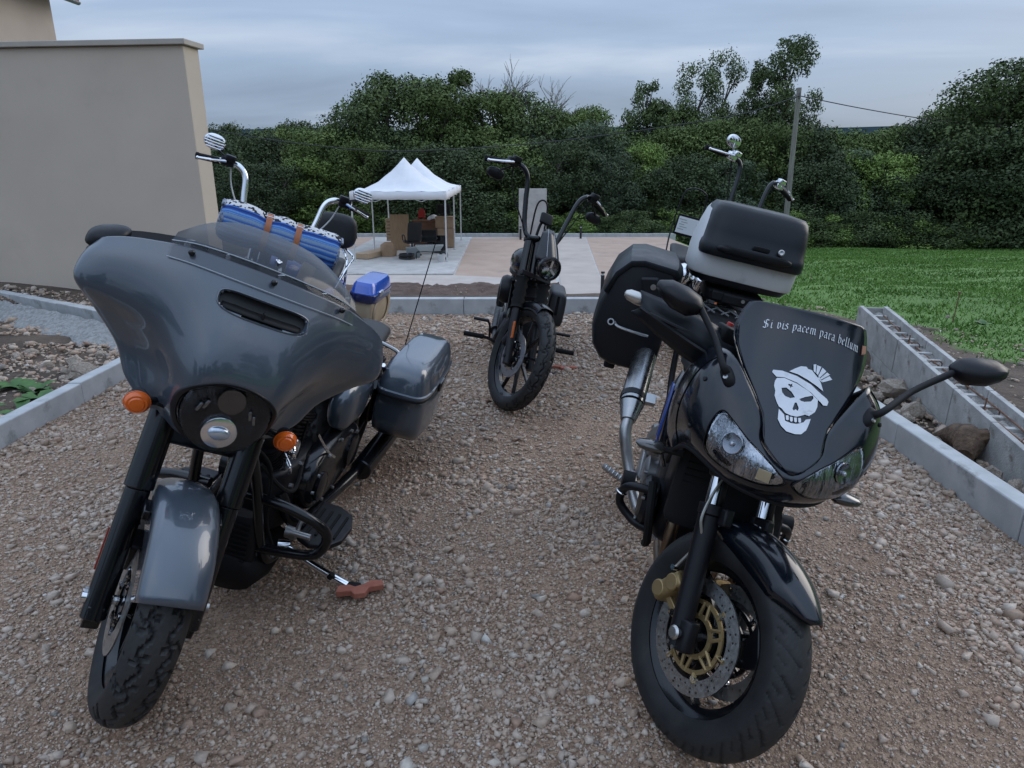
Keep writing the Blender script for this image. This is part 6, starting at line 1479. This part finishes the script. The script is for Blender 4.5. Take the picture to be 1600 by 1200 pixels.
    # --- panniers
    for s in (-1,):
        cy_, cz_ = s * .365, .845
        o_ = [(-.150, .205), (-.125, .232), (.02, .240), (.075, .225), (.125, .165), (.165, .02), (.168, -.09), (.145, -.17), (.10, -.225), (.05, -.243), (-.10, -.243), (-.145, -.20)]
        def prg(x, k, grow=0.): return [Vector((x, cy_ + s * (a_ * k + math.copysign(grow, a_)), cz_ + c_ * k + math.copysign(grow, c_))) for a_, c_ in o_]
        b = D(); b.loft([prg(x, k) for x, k in ((.20, .86), (.192, .94), (.16, .985), (-.02, 1.02), (-.30, 1.0), (-.38, .95), (-.395, .86))]); pn = b.build('pannier', M_case2, B, angle=32, bevel=.008)
        ol = [(-.148, .212), (-.122, .238), (.02, .246), (.078, .231), (.131, .168), (.158, .075)]
        b = D(); b.grid([[Vector((x, cy_ + s * a_ * k, cz_ + c_ * k)) for a_, c_ in ol] for x, k in ((.206, .86), (.199, .945), (.166, .99), (-.02, 1.025), (-.30, 1.005), (-.385, .955))]); b.build('pannier_lid', M_case, pn, angle=32, solid=.004, soff=0)
        b = D(); b.loft([[(.212, s * (.365 + a), .845 + c) for a, c in ((-.11, .10), (-.05, .185), (.02, .17), (-.03, .06))], [(.222, s * (.365 + a * .9), .845 + c * .97) for a, c in ((-.11, .10), (-.05, .18), (.02, .165), (-.03, .07))]]); b.build('lock_plate', M_case2, pn, bevel=.004)
        b = D(); b.cyl((.220, s * .325, .985), (.226, s * .325, .985), .012, n=14); b.build('lock', M_alum, pn)
        b = D(); superbox(b, (-.1, s * .50, .94), (.16, .02, .03)); b.build('pannier_handle', M_case2, pn)
        b = D(); superbox(b, (.10, s * .41, .592), (.06, .05, .035)); b.build('pannier_foot', M_mtb, pn)
    b = D(); b.tube([(.20, -.44, .80), (.225, -.42, .79), (.235, -.35, .785), (.22, -.29, .78)], .006, n=8); b.torus((.215, -.455, .80), (1, 0, .3), .012, .004, 14, 6); b.build('side_hook', M_alum, B)
    # --- top case
    ty = .035
    b = D(); b.loft([ellring((-.17, ty, z), X_, Y_, .205 * k, .222 * k, 44, 4.2) for z, k in ((1.030, .80), (1.035, .92), (1.058, .97), (1.064, .97))]); tcb = b.build('top_case', M_case2, B, angle=50)
    b = D(); b.loft([ellring((-.17, ty, z), X_, Y_, .210 * k, .227 * k, 44, 5.5) for z, k in ((1.062, .975), (1.068, .995), (1.150, 1.01), (1.20, .995), (1.27, .94), (1.325, .88), (1.345, .83), (1.35, .7))]); b.build('case_body', M_band, tcb, angle=50)
    tx, ty2 = -.106, ty + .008
    b = D(); b.loft([ellring((tx + dx_, ty2, z), X_, Y_, .190 * kx, .217 * ky, 44, 5.5) for z, kx, ky, dx_ in ((1.152, .99, 1.0, 0), (1.160, 1.02, 1.02, 0), (1.185, 1.035, 1.03, 0), (1.205, 1.02, 1.02, -.004), (1.216, .985, 1.0, -.006), (1.26, .95, .985, -.012), (1.32, .89, .955, -.022), (1.350, .83, .915, -.03), (1.366, .74, .85, -.035), (1.372, .5, .6, -.04))]); b.build('case_lid', M_case, tcb, angle=40)
    b = D(); b.loft([ellring((.081 + t, ty2, 1.188 + t * .2), Y_, Z_, .155 * k, .020 * k, 24, 3.) for t, k in ((-.03, 1.02), (.012, 1.), (.022, .9), (.026, .6))]); b.build('lid_lip', M_case2, tcb, angle=50)
    b = D(); superbox(b, (.086, ty2 + .02, 1.222), (.012, .07, .018)); b.build('case_latch', M_case2, tcb, bevel=.003)
    b = D(); b.lathe([(.013, 0), (.013, .008), (.009, .010), (.001, .008)], (.083, ty2 + .10, 1.226), Vector((1, 0, .25)), 18); b.build('case_lock', M_alum, tcb)
    b = D(); superbox(b, (-.12, ty, .985), (.34, .26, .05)); b.box((.03, ty - .08, .99), (.05, .05, .04)); b.box((.03, ty + .08, .99), (.05, .05, .04)); b.build('luggage_rack', M_mtb, B, bevel=.006)
    b = D(); b.cyl((.055, ty + .03, .992), (.062, ty + .03, .992), .008, n=10); b.build('rack_bolt', M_alum, B)
    return B
sport_tourer()

# ================================================================== CRUISERS WITH HIGH BARS
M_blue = mat('blue_paint', (.012, .085, .48), .22, coat=.8, rvar=.05, vs_=4)
M_navy = mat('navy_paint', (.008, .022, .11), .24, coat=.8, rvar=.05, vs_=4)
M_beige = mat('beige_leather', (.42, .33, .22), .6, col2=(.36, .28, .185), vs_=6, bump=.2, bs=120, bdist=.001)
def cruiser(label, pose, steer, o):
    B = bike_root(label, *pose); I4 = Matrix.Identity(4); TS = steer_T(R(29), 1.78, R(steer)); S = lambda: MB(TS); D = lambda: MB()
    ax = (1.63, 0, o.get('fr', .332) - .002); d = Vector((-math.sin(R(29)), 0, math.cos(R(29)))); body = o['paint']; met = o['metal']; ctl = o['controls']
    fr = o.get('fr', .332); w = rim(TS, ax, .085, fr - .07, B, M_blk, 9, sw=.015, hubr=.042); tyre(TS, ax, fr, .105, fr - .074, w, gr_block(26), n=200)
    disc(TS, ax, -.055, .095, .145, w, M_steel, (M_blk, .04), holes=30)
    b = S(); b.cyl((1.63, -.115, .33), (1.63, .115, .33), .013, n=12); b.build('axle', M_sat, w)
    fender(TS, ax, fr + .016, .10, 78, 122, body, B, side=.04, n=18)
    for s in (-1, 1):
        p = Vector((1.637, s * .085, .315)); b = S(); b.cyl(p - d * .03, p + d * .34, .027, .029, n=16); b.build('fork_leg', met if o.get('chrome_fork') else M_sat, B)
        b = S(); prof = []
        for k in range(9): prof += [(.046 if k % 2 == 0 else .035, .34 + .026 * k)]
        b.lathe(prof, p, d, 18); b.build('fork_gaiter', M_rub, B, angle=60)
        b = S(); b.cyl(p + d * .53, p + d * .80, .030, n=16); b.build('fork_cover', met if o.get('chrome_fork') else M_blk, B)
        b = S(); b.box((1.605, s * .115, .50), (.018, .008, .11), rot=(0, -R(29), 0)); b.build('side_reflector', mat('orange_reflector', (.45, .10, .015), .3), B)
    b = S(); b.box((1.36, 0, .82), (.06, .23, .04), rot=(0, -R(29), 0)); b.box((1.23, 0, 1.03), (.06, .22, .035), rot=(0, -R(29), 0)); b.build('triple_clamp', M_sat, B, bevel=.008)
    b = S(); superbox(b, (1.50, -.06, .42), (.06, .06, .11), rot=(0, R(25), 0)); b.build('brake_caliper', M_sat, B, bevel=.004)
    b = S(); b.tube([(1.49, -.08, .47), (1.44, -.115, .62), (1.33, -.10, .85), (1.20, -.10, 1.05)], .005, n=7); b.build('brake_hose', M_rub, B)
    # headlight with small cowl
    hc = Vector((1.50, 0, .925)); hx = Vector((1, 0, .02)).normalized()
    b = S(); b.lathe([(.001, -.11), (.045, -.10), (.068, -.06), (.078, -.01), (.078, .010), (.068, .016), (.064, .0)], hc, hx, 30); hb = b.build('headlight', o.get('lampm', M_blk), B)
    b = S(); b.lathe([(.066, .006), (.055, .018), (.03, .026), (.001, .028)], hc, hx, 26); b.build('headlight_lens', M_glass, hb, angle=180)
    b = S(); b.lathe([(.066, .002), (.05, -.012), (.025, -.02), (.001, -.022)], hc, hx, 26); b.build('reflector', mat('led_reflector', (.32, .33, .35), .2, 1., col2=(.04, .04, .045), vs_=34, vlo=.45, vhi=.55), hb)
    for k in range(3):
        a = R(90 + 120 * k); b = S(); b.box(hc + Vector((.004, math.cos(a) * .028, math.sin(a) * .028)), (.006, .014, .046), rot=(a - R(90), 0, 0)); b.build('lamp_vane', M_refl, hb)
    if o.get('cowl'):
        b = S(); rows = []
        for j in range(8):
            t = j / 7; z = .945 + .185 * t; hw = .094 - .048 * t ** 1.5; xc = 1.505 - .20 * t ** 1.15; rows.append([(xc - .9 * (hw * q) ** 2 * 8, hw * q, z + .012 * (1 - q * q)) for q in np.linspace(-1, 1, 15)])
        b.grid(rows); cw = b.build('headlight_cowl', M_blk, B, angle=180, solid=.005)
        for s in (-1, 1): b = S(); b.tube([Vector(r[7 + s * 3]) + Vector((.004, 0, .003)) for r in rows], .0018, n=5, k=2); b.build('cowl_stripe', mat('silver_line', (.4, .41, .42), .4), cw)
    # bars
    b = S()
    for s in (-1, 1): b.tube([(p[0], s * p[1], p[2]) for p in o['bar']], .0165 if not o.get('barr') else o['barr'], n=12, k=8)
    b.tube([(o['bar'][0][0], -o['bar'][0][1], o['bar'][0][2]), (o['bar'][0][0], o['bar'][0][1], o['bar'][0][2])], .0165, n=12)
    for s in (-1, 1): b.cyl((1.24, s * .05, 1.02), (o['bar'][0][0], s * .05, o['bar'][0][2]), .018, n=12)
    b.build('handlebar', o['barm'], B)
    e0, e1 = Vector(o['bar'][-2]), Vector(o['bar'][-1])
    for s in (-1, 1):
        A, E1 = Vector((e0.x, s * e0.y, e0.z)), Vector((e1.x, s * e1.y, e1.z)); dd = (E1 - A).normalized()
        b = S(); b.cyl(A.lerp(E1, .35), E1 + dd * .005, .0185, n=14); b.cyl(E1, E1 + dd * .012, .021, n=14); b.build('grip', M_rub, B)
        b = S(); superbox(b, A.lerp(E1, .12) + Vector((.012, 0, .008)), (.055, .075, .05)); b.build('switch_housing', ctl if o.get('chrome_ctl') else M_sat, B, bevel=.006)
        b = S(); superbox(b, A.lerp(E1, .05) + Vector((.03, 0, .03)), (.05, .06, .035)); b.build('master_cylinder', ctl if o.get('chrome_ctl') else M_sat, B, bevel=.006)
        b = S(); b.tube([A.lerp(E1, .15) + Vector((.045, 0, .012)), A.lerp(E1, .55) + Vector((.065, 0, .004)), E1 + Vector((.045, 0, -.004))], [.010, .008, .007], n=8); b.sph(E1 + Vector((.045, 0, -.004)), .010, 10, 7); b.build('lever', ctl, B)
        b = S(); b.tube([A + Vector((-.01, 0, -.02)), A + Vector((.02, -s * .05, -.16)), Vector((1.25, s * .10, 1.02)), Vector((1.28, s * .06, .92))], .0045, n=7); b.build('cable', o.get('cablem', M_rub), B)
        if s > 0 and o.get('one_mirror'): continue
        mo = Vector(o['mirror']); c = A.lerp(E1, .35) + Vector((mo.x, s * mo.y, mo.z)); b = S(); b.tube([A.lerp(E1, .1) + Vector((.02, 0, .02 if mo.z > 0 else -.02)), A.lerp(E1, .2).lerp(c, .6) + Vector((.02, 0, 0)), c + Vector((.02, 0, -.01 if mo.z > 0 else .01))], .006, n=8); mr = b.build('mirror', ctl if o.get('chrome_ctl') else M_sat, B)
        ru, rv = o.get('mirsize', (.065, .04)); b = S(); b.loft([ellring(c + X_ * t, Y_, Z_, ru * k, rv * k, 22, 2.2) for t, k in ((-.012, .96), (-.006, 1), (.004, 1), (.014, .9), (.022, .55), (.025, .08))]); b.build('mirror_shell', o.get('mirm', M_sat), mr)
        if o.get('slats'):
            for k in range(5): b = S(); zz = (k - 2) * rv * .34; yy = ru * math.sqrt(max(.05, 1 - (zz / rv) ** 2)) * .92; b.tube([c + Vector((.027, -yy, zz)), c + Vector((.032, 0, zz)), c + Vector((.027, yy, zz))], .0035, n=6); b.build('mirror_slat', M_chr, mr)
    # tank, seat, frame, engine
    b = D(); b.loft([ellring((x, 0, z), Y_, Z_, ry, rz, 24, 2.4) for x, z, ry, rz in ((1.20, .88, .05, .04), (1.17, .88, .10, .08), (1.06, .87, .15, .105), (.92, .85, .165, .11), (.78, .81, .13, .085), (.66, .77, .06, .04))]); b.build('fuel_tank', body, B, angle=180)
    b = D(); b.loft([ellring((x, 0, z), Y_, Z_, ry, rz, 20, 2.7) for x, z, ry, rz in ((.72, .74, .07, .03), (.58, .72, .15, .05), (.38, .70, .17, .055), (.22, .73, .15, .055), (.0, .77, .12, .045), (-.18, .78, .08, .03))]); b.build('seat', o.get('seatm', M_seat), B, angle=180)
    b = D()
    for s in (-1, 1): b.tube([(1.27, s * .03, .93), (1.20, s * .09, .55), (1.10, s * .12, .20), (.95, s * .13, .14), (.5, s * .13, .15), (.28, s * .13, .35), (.15, s * .13, .62)], .017, n=9)
    b.tube([(1.28, 0, .96), (.95, 0, .76), (.5, 0, .66), (.1, 0, .62)], .022, n=9); b.cyl((1.25, 0, 1.04), (1.37, 0, .80), .034, n=12); b.build('frame', M_blk, B)
    b = D(); superbox(b, (.80, 0, .34), (.40, .25, .25), p=3.2); en = b.build('engine', o.get('engm', M_sat), B, angle=50)
    for s, a in ((1, R(25)), (-1, R(-22))):
        dd = Vector((math.sin(a), 0, math.cos(a))); p0 = Vector((.84 + .03 * s, 0, .42)); b = D(); fins(b, p0, p0 + dd * .16, .085, .088, 9); b.build('cylinder', o.get('engm', M_sat), en)
        b = D(); superbox(b, p0 + dd * .22, (.15, .16, .11), rot=(0, a, 0)); b.build('cylinder_head', met, en, angle=50)
    b = D(); b.loft([ellring((.62, y, .34), X_, Z_, rx, rz, 26, 2.7) for y, rx, rz in ((.11, .29, .125), (.155, .29, .125), (.178, .27, .10))]); b.build('primary_cover', met, en, angle=40)
    b = D(); b.lathe([(.10, 0), (.105, .04), (.09, .07), (.001, .075)], (.84, -.13, .62), -Y_, 26); b.build('air_cleaner', met, en)
    b = D(); b.lathe([(.10, 0), (.10, .03), (.08, .05), (.001, .055)], (.78, -.12, .34), -Y_, 26); b.build('timing_cover', met, en)
    for s in (-1, 1):
        b = D(); b.tube([(1.12, s * .12, .26), (1.17, s * .20, .31), (1.19, s * .25, .325)], .011, n=8); pg = b.build('forward_control', M_sat, B)
        b = D(); b.cyl((1.19, s * .25, .325), (1.19, s * .39, .325), .0175, n=12); b.build('footpeg', M_rub, pg)
        b = D(); b.tube([(1.19, s * .21, .33), (1.23, s * .22, .42), (1.25, s * .235, .455)], .008, n=8); b.cyl((1.25, s * .23, .457), (1.25, s * .335, .457), .011, n=10); b.build('foot_lever', M_sat, pg)
        b = D(); b.cyl((.0, s * .12, .33), (.20, s * .13, .60), .026, n=12); b.build('shock', met, B)
    w = rim(I4, (0, 0, .33), .12, .215, B, M_blk, 9, sw=.018); tyre(I4, (0, 0, .33), .33, .15, .213, w, gr_block(20), n=120, m=17)
    fender(I4, (0, 0, .33), .355, .17, 25, 150, body, B, 'rear_fender', side=.05, n=18)
    b = D(); b.tube([(.95, -.11, .42), (.98, -.16, .30), (.8, -.18, .20), (.4, -.19, .20)], .024, n=10); b.cyl((.45, -.19, .20), (-.35, -.20, .24), .042, n=18); b.build('exhaust', met, B)
    b = D(); b.cyl((.90, .13, .16), (.90, .17, .14), .018, n=10); b.tube([(.90, .16, .145), (.895, .24, .085), (.89, .325, .058)], .011, n=8); b.box((.89, .33, .058), (.05, .05, .010), rot=(R(10), 0, 0)); b.build('side_stand', M_sat, B)
    # sissy bar
    if o.get('sissy'):
        x0, zt, hw = o['sissy']; b = D(); b.tube([(-.02, -hw, .62), (x0, -hw, .90), (x0, -hw * .9, zt - .09), (x0, -hw * .45, zt - .01), (x0, hw * .45, zt - .01), (x0, hw * .9, zt - .09), (x0, hw, .90), (-.02, hw, .62)], .0075, n=8, k=5); sb = b.build('sissy_bar', o.get('sissym', M_sat), B)
    return B, TS, S, D
apeB = [(1.27, .04, 1.06), (1.235, .10, 1.045), (1.19, .135, 1.10), (1.14, .175, 1.25), (1.11, .205, 1.37), (1.09, .25, 1.425), (1.06, .31, 1.43), (1.01, .485, 1.385)]
# --- centre: black with cowl, leather bags
BB, TSb, Sb, Db = cruiser('black bobber motorcycle with high bars in the middle of the drive', (.035, 5.876, -92.2, 10.4), 28,
    dict(paint=M_blk, metal=M_sat, controls=M_chr, barm=M_blk, bar=apeB, mirror=(0, .03, -.09), mirsize=(.062, .036), cowl=True, fr=.352, sissy=(-.12, 1.24, .055), cablem=M_rub))
for s, yi, yo, z0, z1 in ((1, .20, .345, .26, .555), (-1, .16, .235, .34, .54)):
    b = Db(); b.loft([ellring((x, s * (yi + yo) / 2, (z0 + z1) / 2), Y_, Z_, (yo - yi) / 2 * k, (z1 - z0) / 2 * k, 24, 4.5) for x, k in ((.20, .86), (.185, .97), (.12, 1.), (-.2, 1.), (-.26, .95), (-.275, .85))]); bg = b.build('side_bag', mat('black_leather', (.016, .016, .018), .5, bump=.3, bs=90, bdist=.002), BB, angle=50)
    b = Db(); b.box((.203, s * (yi + yo) / 2, z1 - .11), (.006, .022, .16)); b.build('bag_strap', M_rub, bg, bevel=.002)
b = Sb(); b.tube([(1.20, -.03, 1.07), (1.19, -.03, 1.14), (1.19, -.02, 1.17)], .010, n=8); superbox(b, (1.20, -.01, 1.19), (.03, .09, .07), rot=(0, R(-25), 0)); b.build('speedometer', M_sat, BB, bevel=.005)
# --- behind left: blue with chrome bars, blanket roll, backrest and hard bag
apeD = [(1.27, .04, 1.06), (1.235, .13, 1.06), (1.19, .185, 1.14), (1.15, .215, 1.27), (1.12, .235, 1.38), (1.10, .275, 1.425), (1.08, .33, 1.43), (1.03, .51, 1.40)]
BD, TSd, Sd, Dd = cruiser('blue motorcycle with chrome high bars and striped blanket roll, behind the grey one', (-1.571, 5.471, -93.7, 9.8), 25,
    dict(paint=M_blue, metal=M_chr, controls=M_chr, chrome_ctl=False, chrome_fork=True, barm=M_chr, bar=apeD, barr=.0175, mirror=(.01, .05, .095), mirsize=(.060, .045), mirm=M_chr, slats=True, cablem=mat('clear_cable', (.45, .45, .43), .3), engm=M_alum, seatm=M_seat))
b = Dd(); b.loft([ellring((-.10 + t, 0, 1.03), Y_, Z_, .17 * k, .135 * k, 26, 3.2) for t, k in ((-.035, .85), (-.025, .97), (0, 1.), (.025, .97), (.040, .85), (.046, .5))]); b.build('backrest', M_seat, BD, angle=60)
for s in (-1, 1): b = Dd(); b.tube([(.02, s * .14, .58), (-.04, s * .13, .78), (-.10, s * .10, .84), (-.12, s * .05, .92), (-.12, s * .04, 1.0)], .010, n=9); b.tube([(.22, s * .13, .64), (.05, s * .17, .80), (-.10, s * .16, .84), (-.12, s * .08, .90)], .009, n=9); b.build('backrest_stay', M_chr, BD)
for s in (-1, 1):
    b = Dd(); b.loft([ellring((x, s * .325, .47), Y_, Z_, .095 * k, .145 * k, 28, 5) for x, k in ((.16, .9), (.15, .98), (.1, 1.), (-.35, 1.), (-.42, .95), (-.44, .85))]); bg = b.build('saddlebag', M_beige, BD, angle=50)
    b = Dd(); b.loft([ellring((-.13, s * .325, z), X_, Y_, .305 * kx, .108 * ky, 36, 5.) for z, kx, ky in ((.565, .99, .98), (.57, 1.0, 1.0), (.625, 1.0, 1.0), (.632, .98, .97), (.68, .94, .88), (.705, .86, .74), (.71, .5, .4))]); b.build('bag_lid', [M_blue, M_navy], bg, angle=40)
    b = Dd(); b.loft([ellring((-.13, s * .325, z), X_, Y_, .308 * k, .112 * k, 36, 5.) for z, k in ((.555, .99), (.557, 1.0), (.618, 1.005), (.62, .99))], True, False); b.build('lid_skirt', M_navy, bg, angle=60)
    b = Dd(); superbox(b, (.0, s * .436, .62), (.12, .02, .04)); b.build('latch', M_chr, bg, bevel=.003)
    b = Dd(); b.loft([[(-.13 + .27 * k * math.cos(a), s * (.424 + dy), .46 + .16 * k * math.sin(a)) for a in np.linspace(0, 2 * math.pi, 28, endpoint=False)] for k, dy in ((1.0, -.002), (.98, .008), (.78, .010), (.74, .004))], True, False); b.build('bag_piping', M_beige, bg, angle=60)
b = Dd(); b.loft([ellring((x, .14, z), Y_, Z_, ry, rz, 16, 2.5) for x, z, ry, rz in ((.66, .60, .03, .05), (.58, .60, .05, .09), (.42, .60, .05, .10), (.3, .60, .02, .05))]); b.build('side_cover', M_blue, BD, angle=180)
b = Sd(); b.loft([[(1.42, .19, 1.08), (1.42, .27, 1.05), (1.44, .25, .93), (1.44, .17, .95)], [(1.40, .19, 1.08), (1.40, .27, 1.05), (1.42, .25, .93), (1.42, .17, .95)]]); b.build('leather_flap', mat('pale_leather', (.50, .42, .35), .6, col2=(.42, .34, .28), vs_=8), BD, bevel=.006)
def blanket():
    m = bpy.data.materials.new('striped_blanket'); m.use_nodes = True; N, Lk = m.node_tree.nodes, m.node_tree.links; b = N['Principled BSDF']; b.inputs['Roughness'].default_value = .95
    at = N.new('ShaderNodeAttribute'); at.attribute_name = 'stripe'; cr = N.new('ShaderNodeValToRGB'); cr.color_ramp.interpolation = 'LINEAR'; Lk.new(at.outputs['Fac'], cr.inputs[0])
    cols = [(.0, (.32, .42, .55)), (.05, (.03, .16, .50)), (.10, (.16, .33, .60)), (.14, (.015, .07, .34)), (.22, (.01, .02, .08)), (.26, (.03, .14, .50)), (.34, (.012, .04, .22)), (.40, (.10, .25, .55)), (.44, (.02, .10, .45)), (.52, (.008, .012, .03)), (.56, (.04, .18, .55)), (.62, (.22, .36, .55)), (.66, (.02, .07, .30)), (.74, (.05, .18, .50)), (.80, (.30, .40, .52)), (.84, (.02, .09, .38)), (.92, (.20, .30, .44))]
    E2 = cr.color_ramp.elements; E2[0].position = 0; E2[0].color = (*cols[0][1], 1); E2[1].position = cols[1][0]; E2[1].color = (*cols[1][1], 1)
    for p, c in cols[2:]: q = E2.new(p); q.color = (*c, 1)
    ed = N.new('ShaderNodeAttribute'); ed.attribute_name = 'edge'; vo = N.new('ShaderNodeTexVoronoi'); vo.inputs['Scale'].default_value = 70; tcn = N.new('ShaderNodeTexCoord'); Lk.new(tcn.outputs['Object'], vo.inputs['Vector'])
    c2 = N.new('ShaderNodeValToRGB'); c2.color_ramp.interpolation = 'CONSTANT'; Lk.new(vo.outputs['Color'], c2.inputs[0]); c2.color_ramp.elements[0].color = (.015, .015, .02, 1); c2.color_ramp.elements[1].color = (.55, .55, .56, 1); c2.color_ramp.elements[1].position = .45
    mx = N.new('ShaderNodeMix'); mx.data_type = 'RGBA'; Lk.new(ed.outputs['Fac'], mx.inputs[0]); Lk.new(cr.outputs[0], mx.inputs[6]); Lk.new(c2.outputs[0], mx.inputs[7])
    wv = N.new('ShaderNodeTexNoise'); wv.inputs['Scale'].default_value = 160; Lk.new(tcn.outputs['Object'], wv.inputs['Vector']); mr = N.new('ShaderNodeMapRange'); mr.inputs[3].default_value = .7; mr.inputs[4].default_value = 1.3; Lk.new(wv.outputs['Fac'], mr.inputs[0]); hs = N.new('ShaderNodeHueSaturation'); Lk.new(mr.outputs[0], hs.inputs['Value']); Lk.new(mx.outputs[2], hs.inputs['Color'])
    Lk.new(hs.outputs[0], b.inputs['Base Color']); bn = N.new('ShaderNodeBump'); bn.inputs['Strength'].default_value = .5; bn.inputs['Distance'].default_value = .004; Lk.new(wv.outputs['Fac'], bn.inputs['Height']); Lk.new(bn.outputs[0], b.inputs['Normal'])
    m2 = Matrix.Rotation(R(-93.7), 4, 'Z') @ Matrix.Rotation(R(-9.8), 4, 'X'); W = Matrix.Translation((-1.571, 5.471, 0)) @ m2 @ TSd
    c0 = W @ Vector((1.345, .03, 1.150)); root = thing('blanket_roll', 'rolled blue striped blanket strapped across the chrome handlebar', 'blanket', c0); root.rotation_euler = (Matrix.Translation(-c0) @ W).to_euler()
    n, k = 60, 200; V = []; st = []; ed_ = []
    for i in range(n):
        t = i / (n - 1); y = -.335 + .67 * t; pin = 1 - .15 * math.exp(-((y + .085) / .05) ** 2) - .15 * math.exp(-((y - .085) / .05) ** 2); rr = .106 * pin * (1 + .02 * math.sin(y * 21)); e_ = min(1, min(t, 1 - t) * 18); rr *= .82 + .18 * math.sqrt(e_)
        for j in range(k):
            a = 2 * math.pi * j / k; sp_ = 1 + .10 * (j / k) if True else 1
            V.append((rr * sp_ * math.cos(a + 2.2) * .92, y + .004 * math.sin(a * 5), rr * sp_ * math.sin(a + 2.2) * 1.08)); u = j / k; st.append((u * 4.1 + .004 * math.sin(y * 50)) % 1); ed_.append(1. if (u > .80 and u < .985) else 0.)
    F = [(i * k + j, i * k + (j + 1) % k, (i + 1) * k + (j + 1) % k, (i + 1) * k + j) for i in range(n - 1) for j in range(k)]
    o = fast_mesh('blanket', V, F, m, root, smooth=True); a = o.data.attributes.new('stripe', 'FLOAT', 'POINT'); a.data.foreach_set('value', np.array(st, np.float32)); a = o.data.attributes.new('edge', 'FLOAT', 'POINT'); a.data.foreach_set('value', np.array(ed_, np.float32))
    for y in (-.333, .333):                       # coiled end
        b_ = MB(); pts = [((.103 - .006 * q) * math.cos(q * .55 + .9), y + math.copysign(.004, y), (.103 - .006 * q) * math.sin(q * .55 + .9) * 1.1) for q in range(16)]; b_.tube(pts, .010, n=6, k=3); b_.cyl((0, y * .96, 0), (0, y, 0), .098, n=24); b_.build('coiled_end', mat('blanket_end', (.03, .05, .12), .95, col2=(.35, .38, .42), vs_=60), root)
    for y in (-.085, .085):
        b_ = MB(); rg = []
        for j in range(41):
            a = 2 * math.pi * j / 40; rr = .1065 * .93; rg.append([(rr * math.cos(a) * .92 * q, y + dy, rr * math.sin(a) * 1.08 * q) for dy, q in ((-.017, .98), (-.017, 1.06), (.017, 1.06), (.017, .98))])
        b_.loft(rg, True, False); sp_ = b_.build('strap', mat('tan_strap', (.42, .15, .065), .55, col2=(.34, .115, .05), vs_=14), root, angle=50)
        b_ = MB(); b_.tube([(.070, y - .02, .108), (.070, y + .02, .108), (.050, y + .02, .122), (.050, y - .02, .122)], .003, n=6, closed=True, smooth=False); b_.build('buckle', M_chr, sp_)
blanket()
# --- behind right: dark chopper with tall bars and a plate on the sissy bar
apeE = [(1.27, .04, 1.06), (1.24, .10, 1.06), (1.22, .125, 1.12), (1.18, .14, 1.28), (1.14, .15, 1.44), (1.12, .175, 1.51), (1.10, .23, 1.525), (1.05, .45, 1.50)]
BE, TSe, Se, De = cruiser('dark chopper with tall bars and a plate on its backrest loop, behind the sport tourer', (1.39, 6.50, -90.2, 14.5), 23,
    dict(paint=M_blk, metal=M_chr, controls=M_chr, chrome_ctl=True, barm=M_blk, bar=apeE, mirror=(.0, -.02, .11), mirsize=(.060, .045), mirm=M_chr, one_mirror=True, sissy=(-.15, 1.33, .125), sissym=M_sat))
b = De(); b.box((-.135, .01, .985), (.006, .23, .19)); pl = b.build('plate_frame', M_sat, BE, bevel=.003)
b = De(); b.box((-.1305, .01, .985), (.004, .20, .15)); b.build('plate', mat('plate_white', (.68, .69, .70), .45), pl, bevel=.002)
for k in range(5):
    b = De(); b.box((-.1275, -.05 + .02 * (k % 2), 1.035 - .022 * k), (.001, .07 - .01 * (k % 3), .005)); b.build('plate_line', mat('print_grey', (.25, .26, .28), .6), pl)
# stands rest on broken red tiles
M_brick = mat('broken_tile', (.30, .095, .06), .85, col2=(.38, .14, .09), vs_=14, bump=.4, bs=60, bdist=.004)
def tile_piece(x, y, rz, label, s=1.):
    b = MB(); pts = [(-.11, -.02), (-.105, .035), (-.05, .04), (-.02, .02), (.02, .035), (.06, .07), (.115, .06), (.12, .02), (.05, .005), (.03, -.04), (-.02, -.045), (-.04, -.015)]
    b.prism([(a * s, c * s, 0) for a, c in pts], (0, 0, .024)); o = b.build('broken_tile', M_brick, smooth=False, bevel=.003); o.location = (x, y, .004); o.rotation_euler = (.02, .03, rz); tag(o, label, 'tile', 'broken tiles under the stands')
tile_piece(-.565, 2.195, .15, 'broken red tile under the side stand of the grey motorcycle', .74)
tile_piece(.40, 5.10, -.3, 'broken red tile under the side stand of the centre motorcycle', .8)
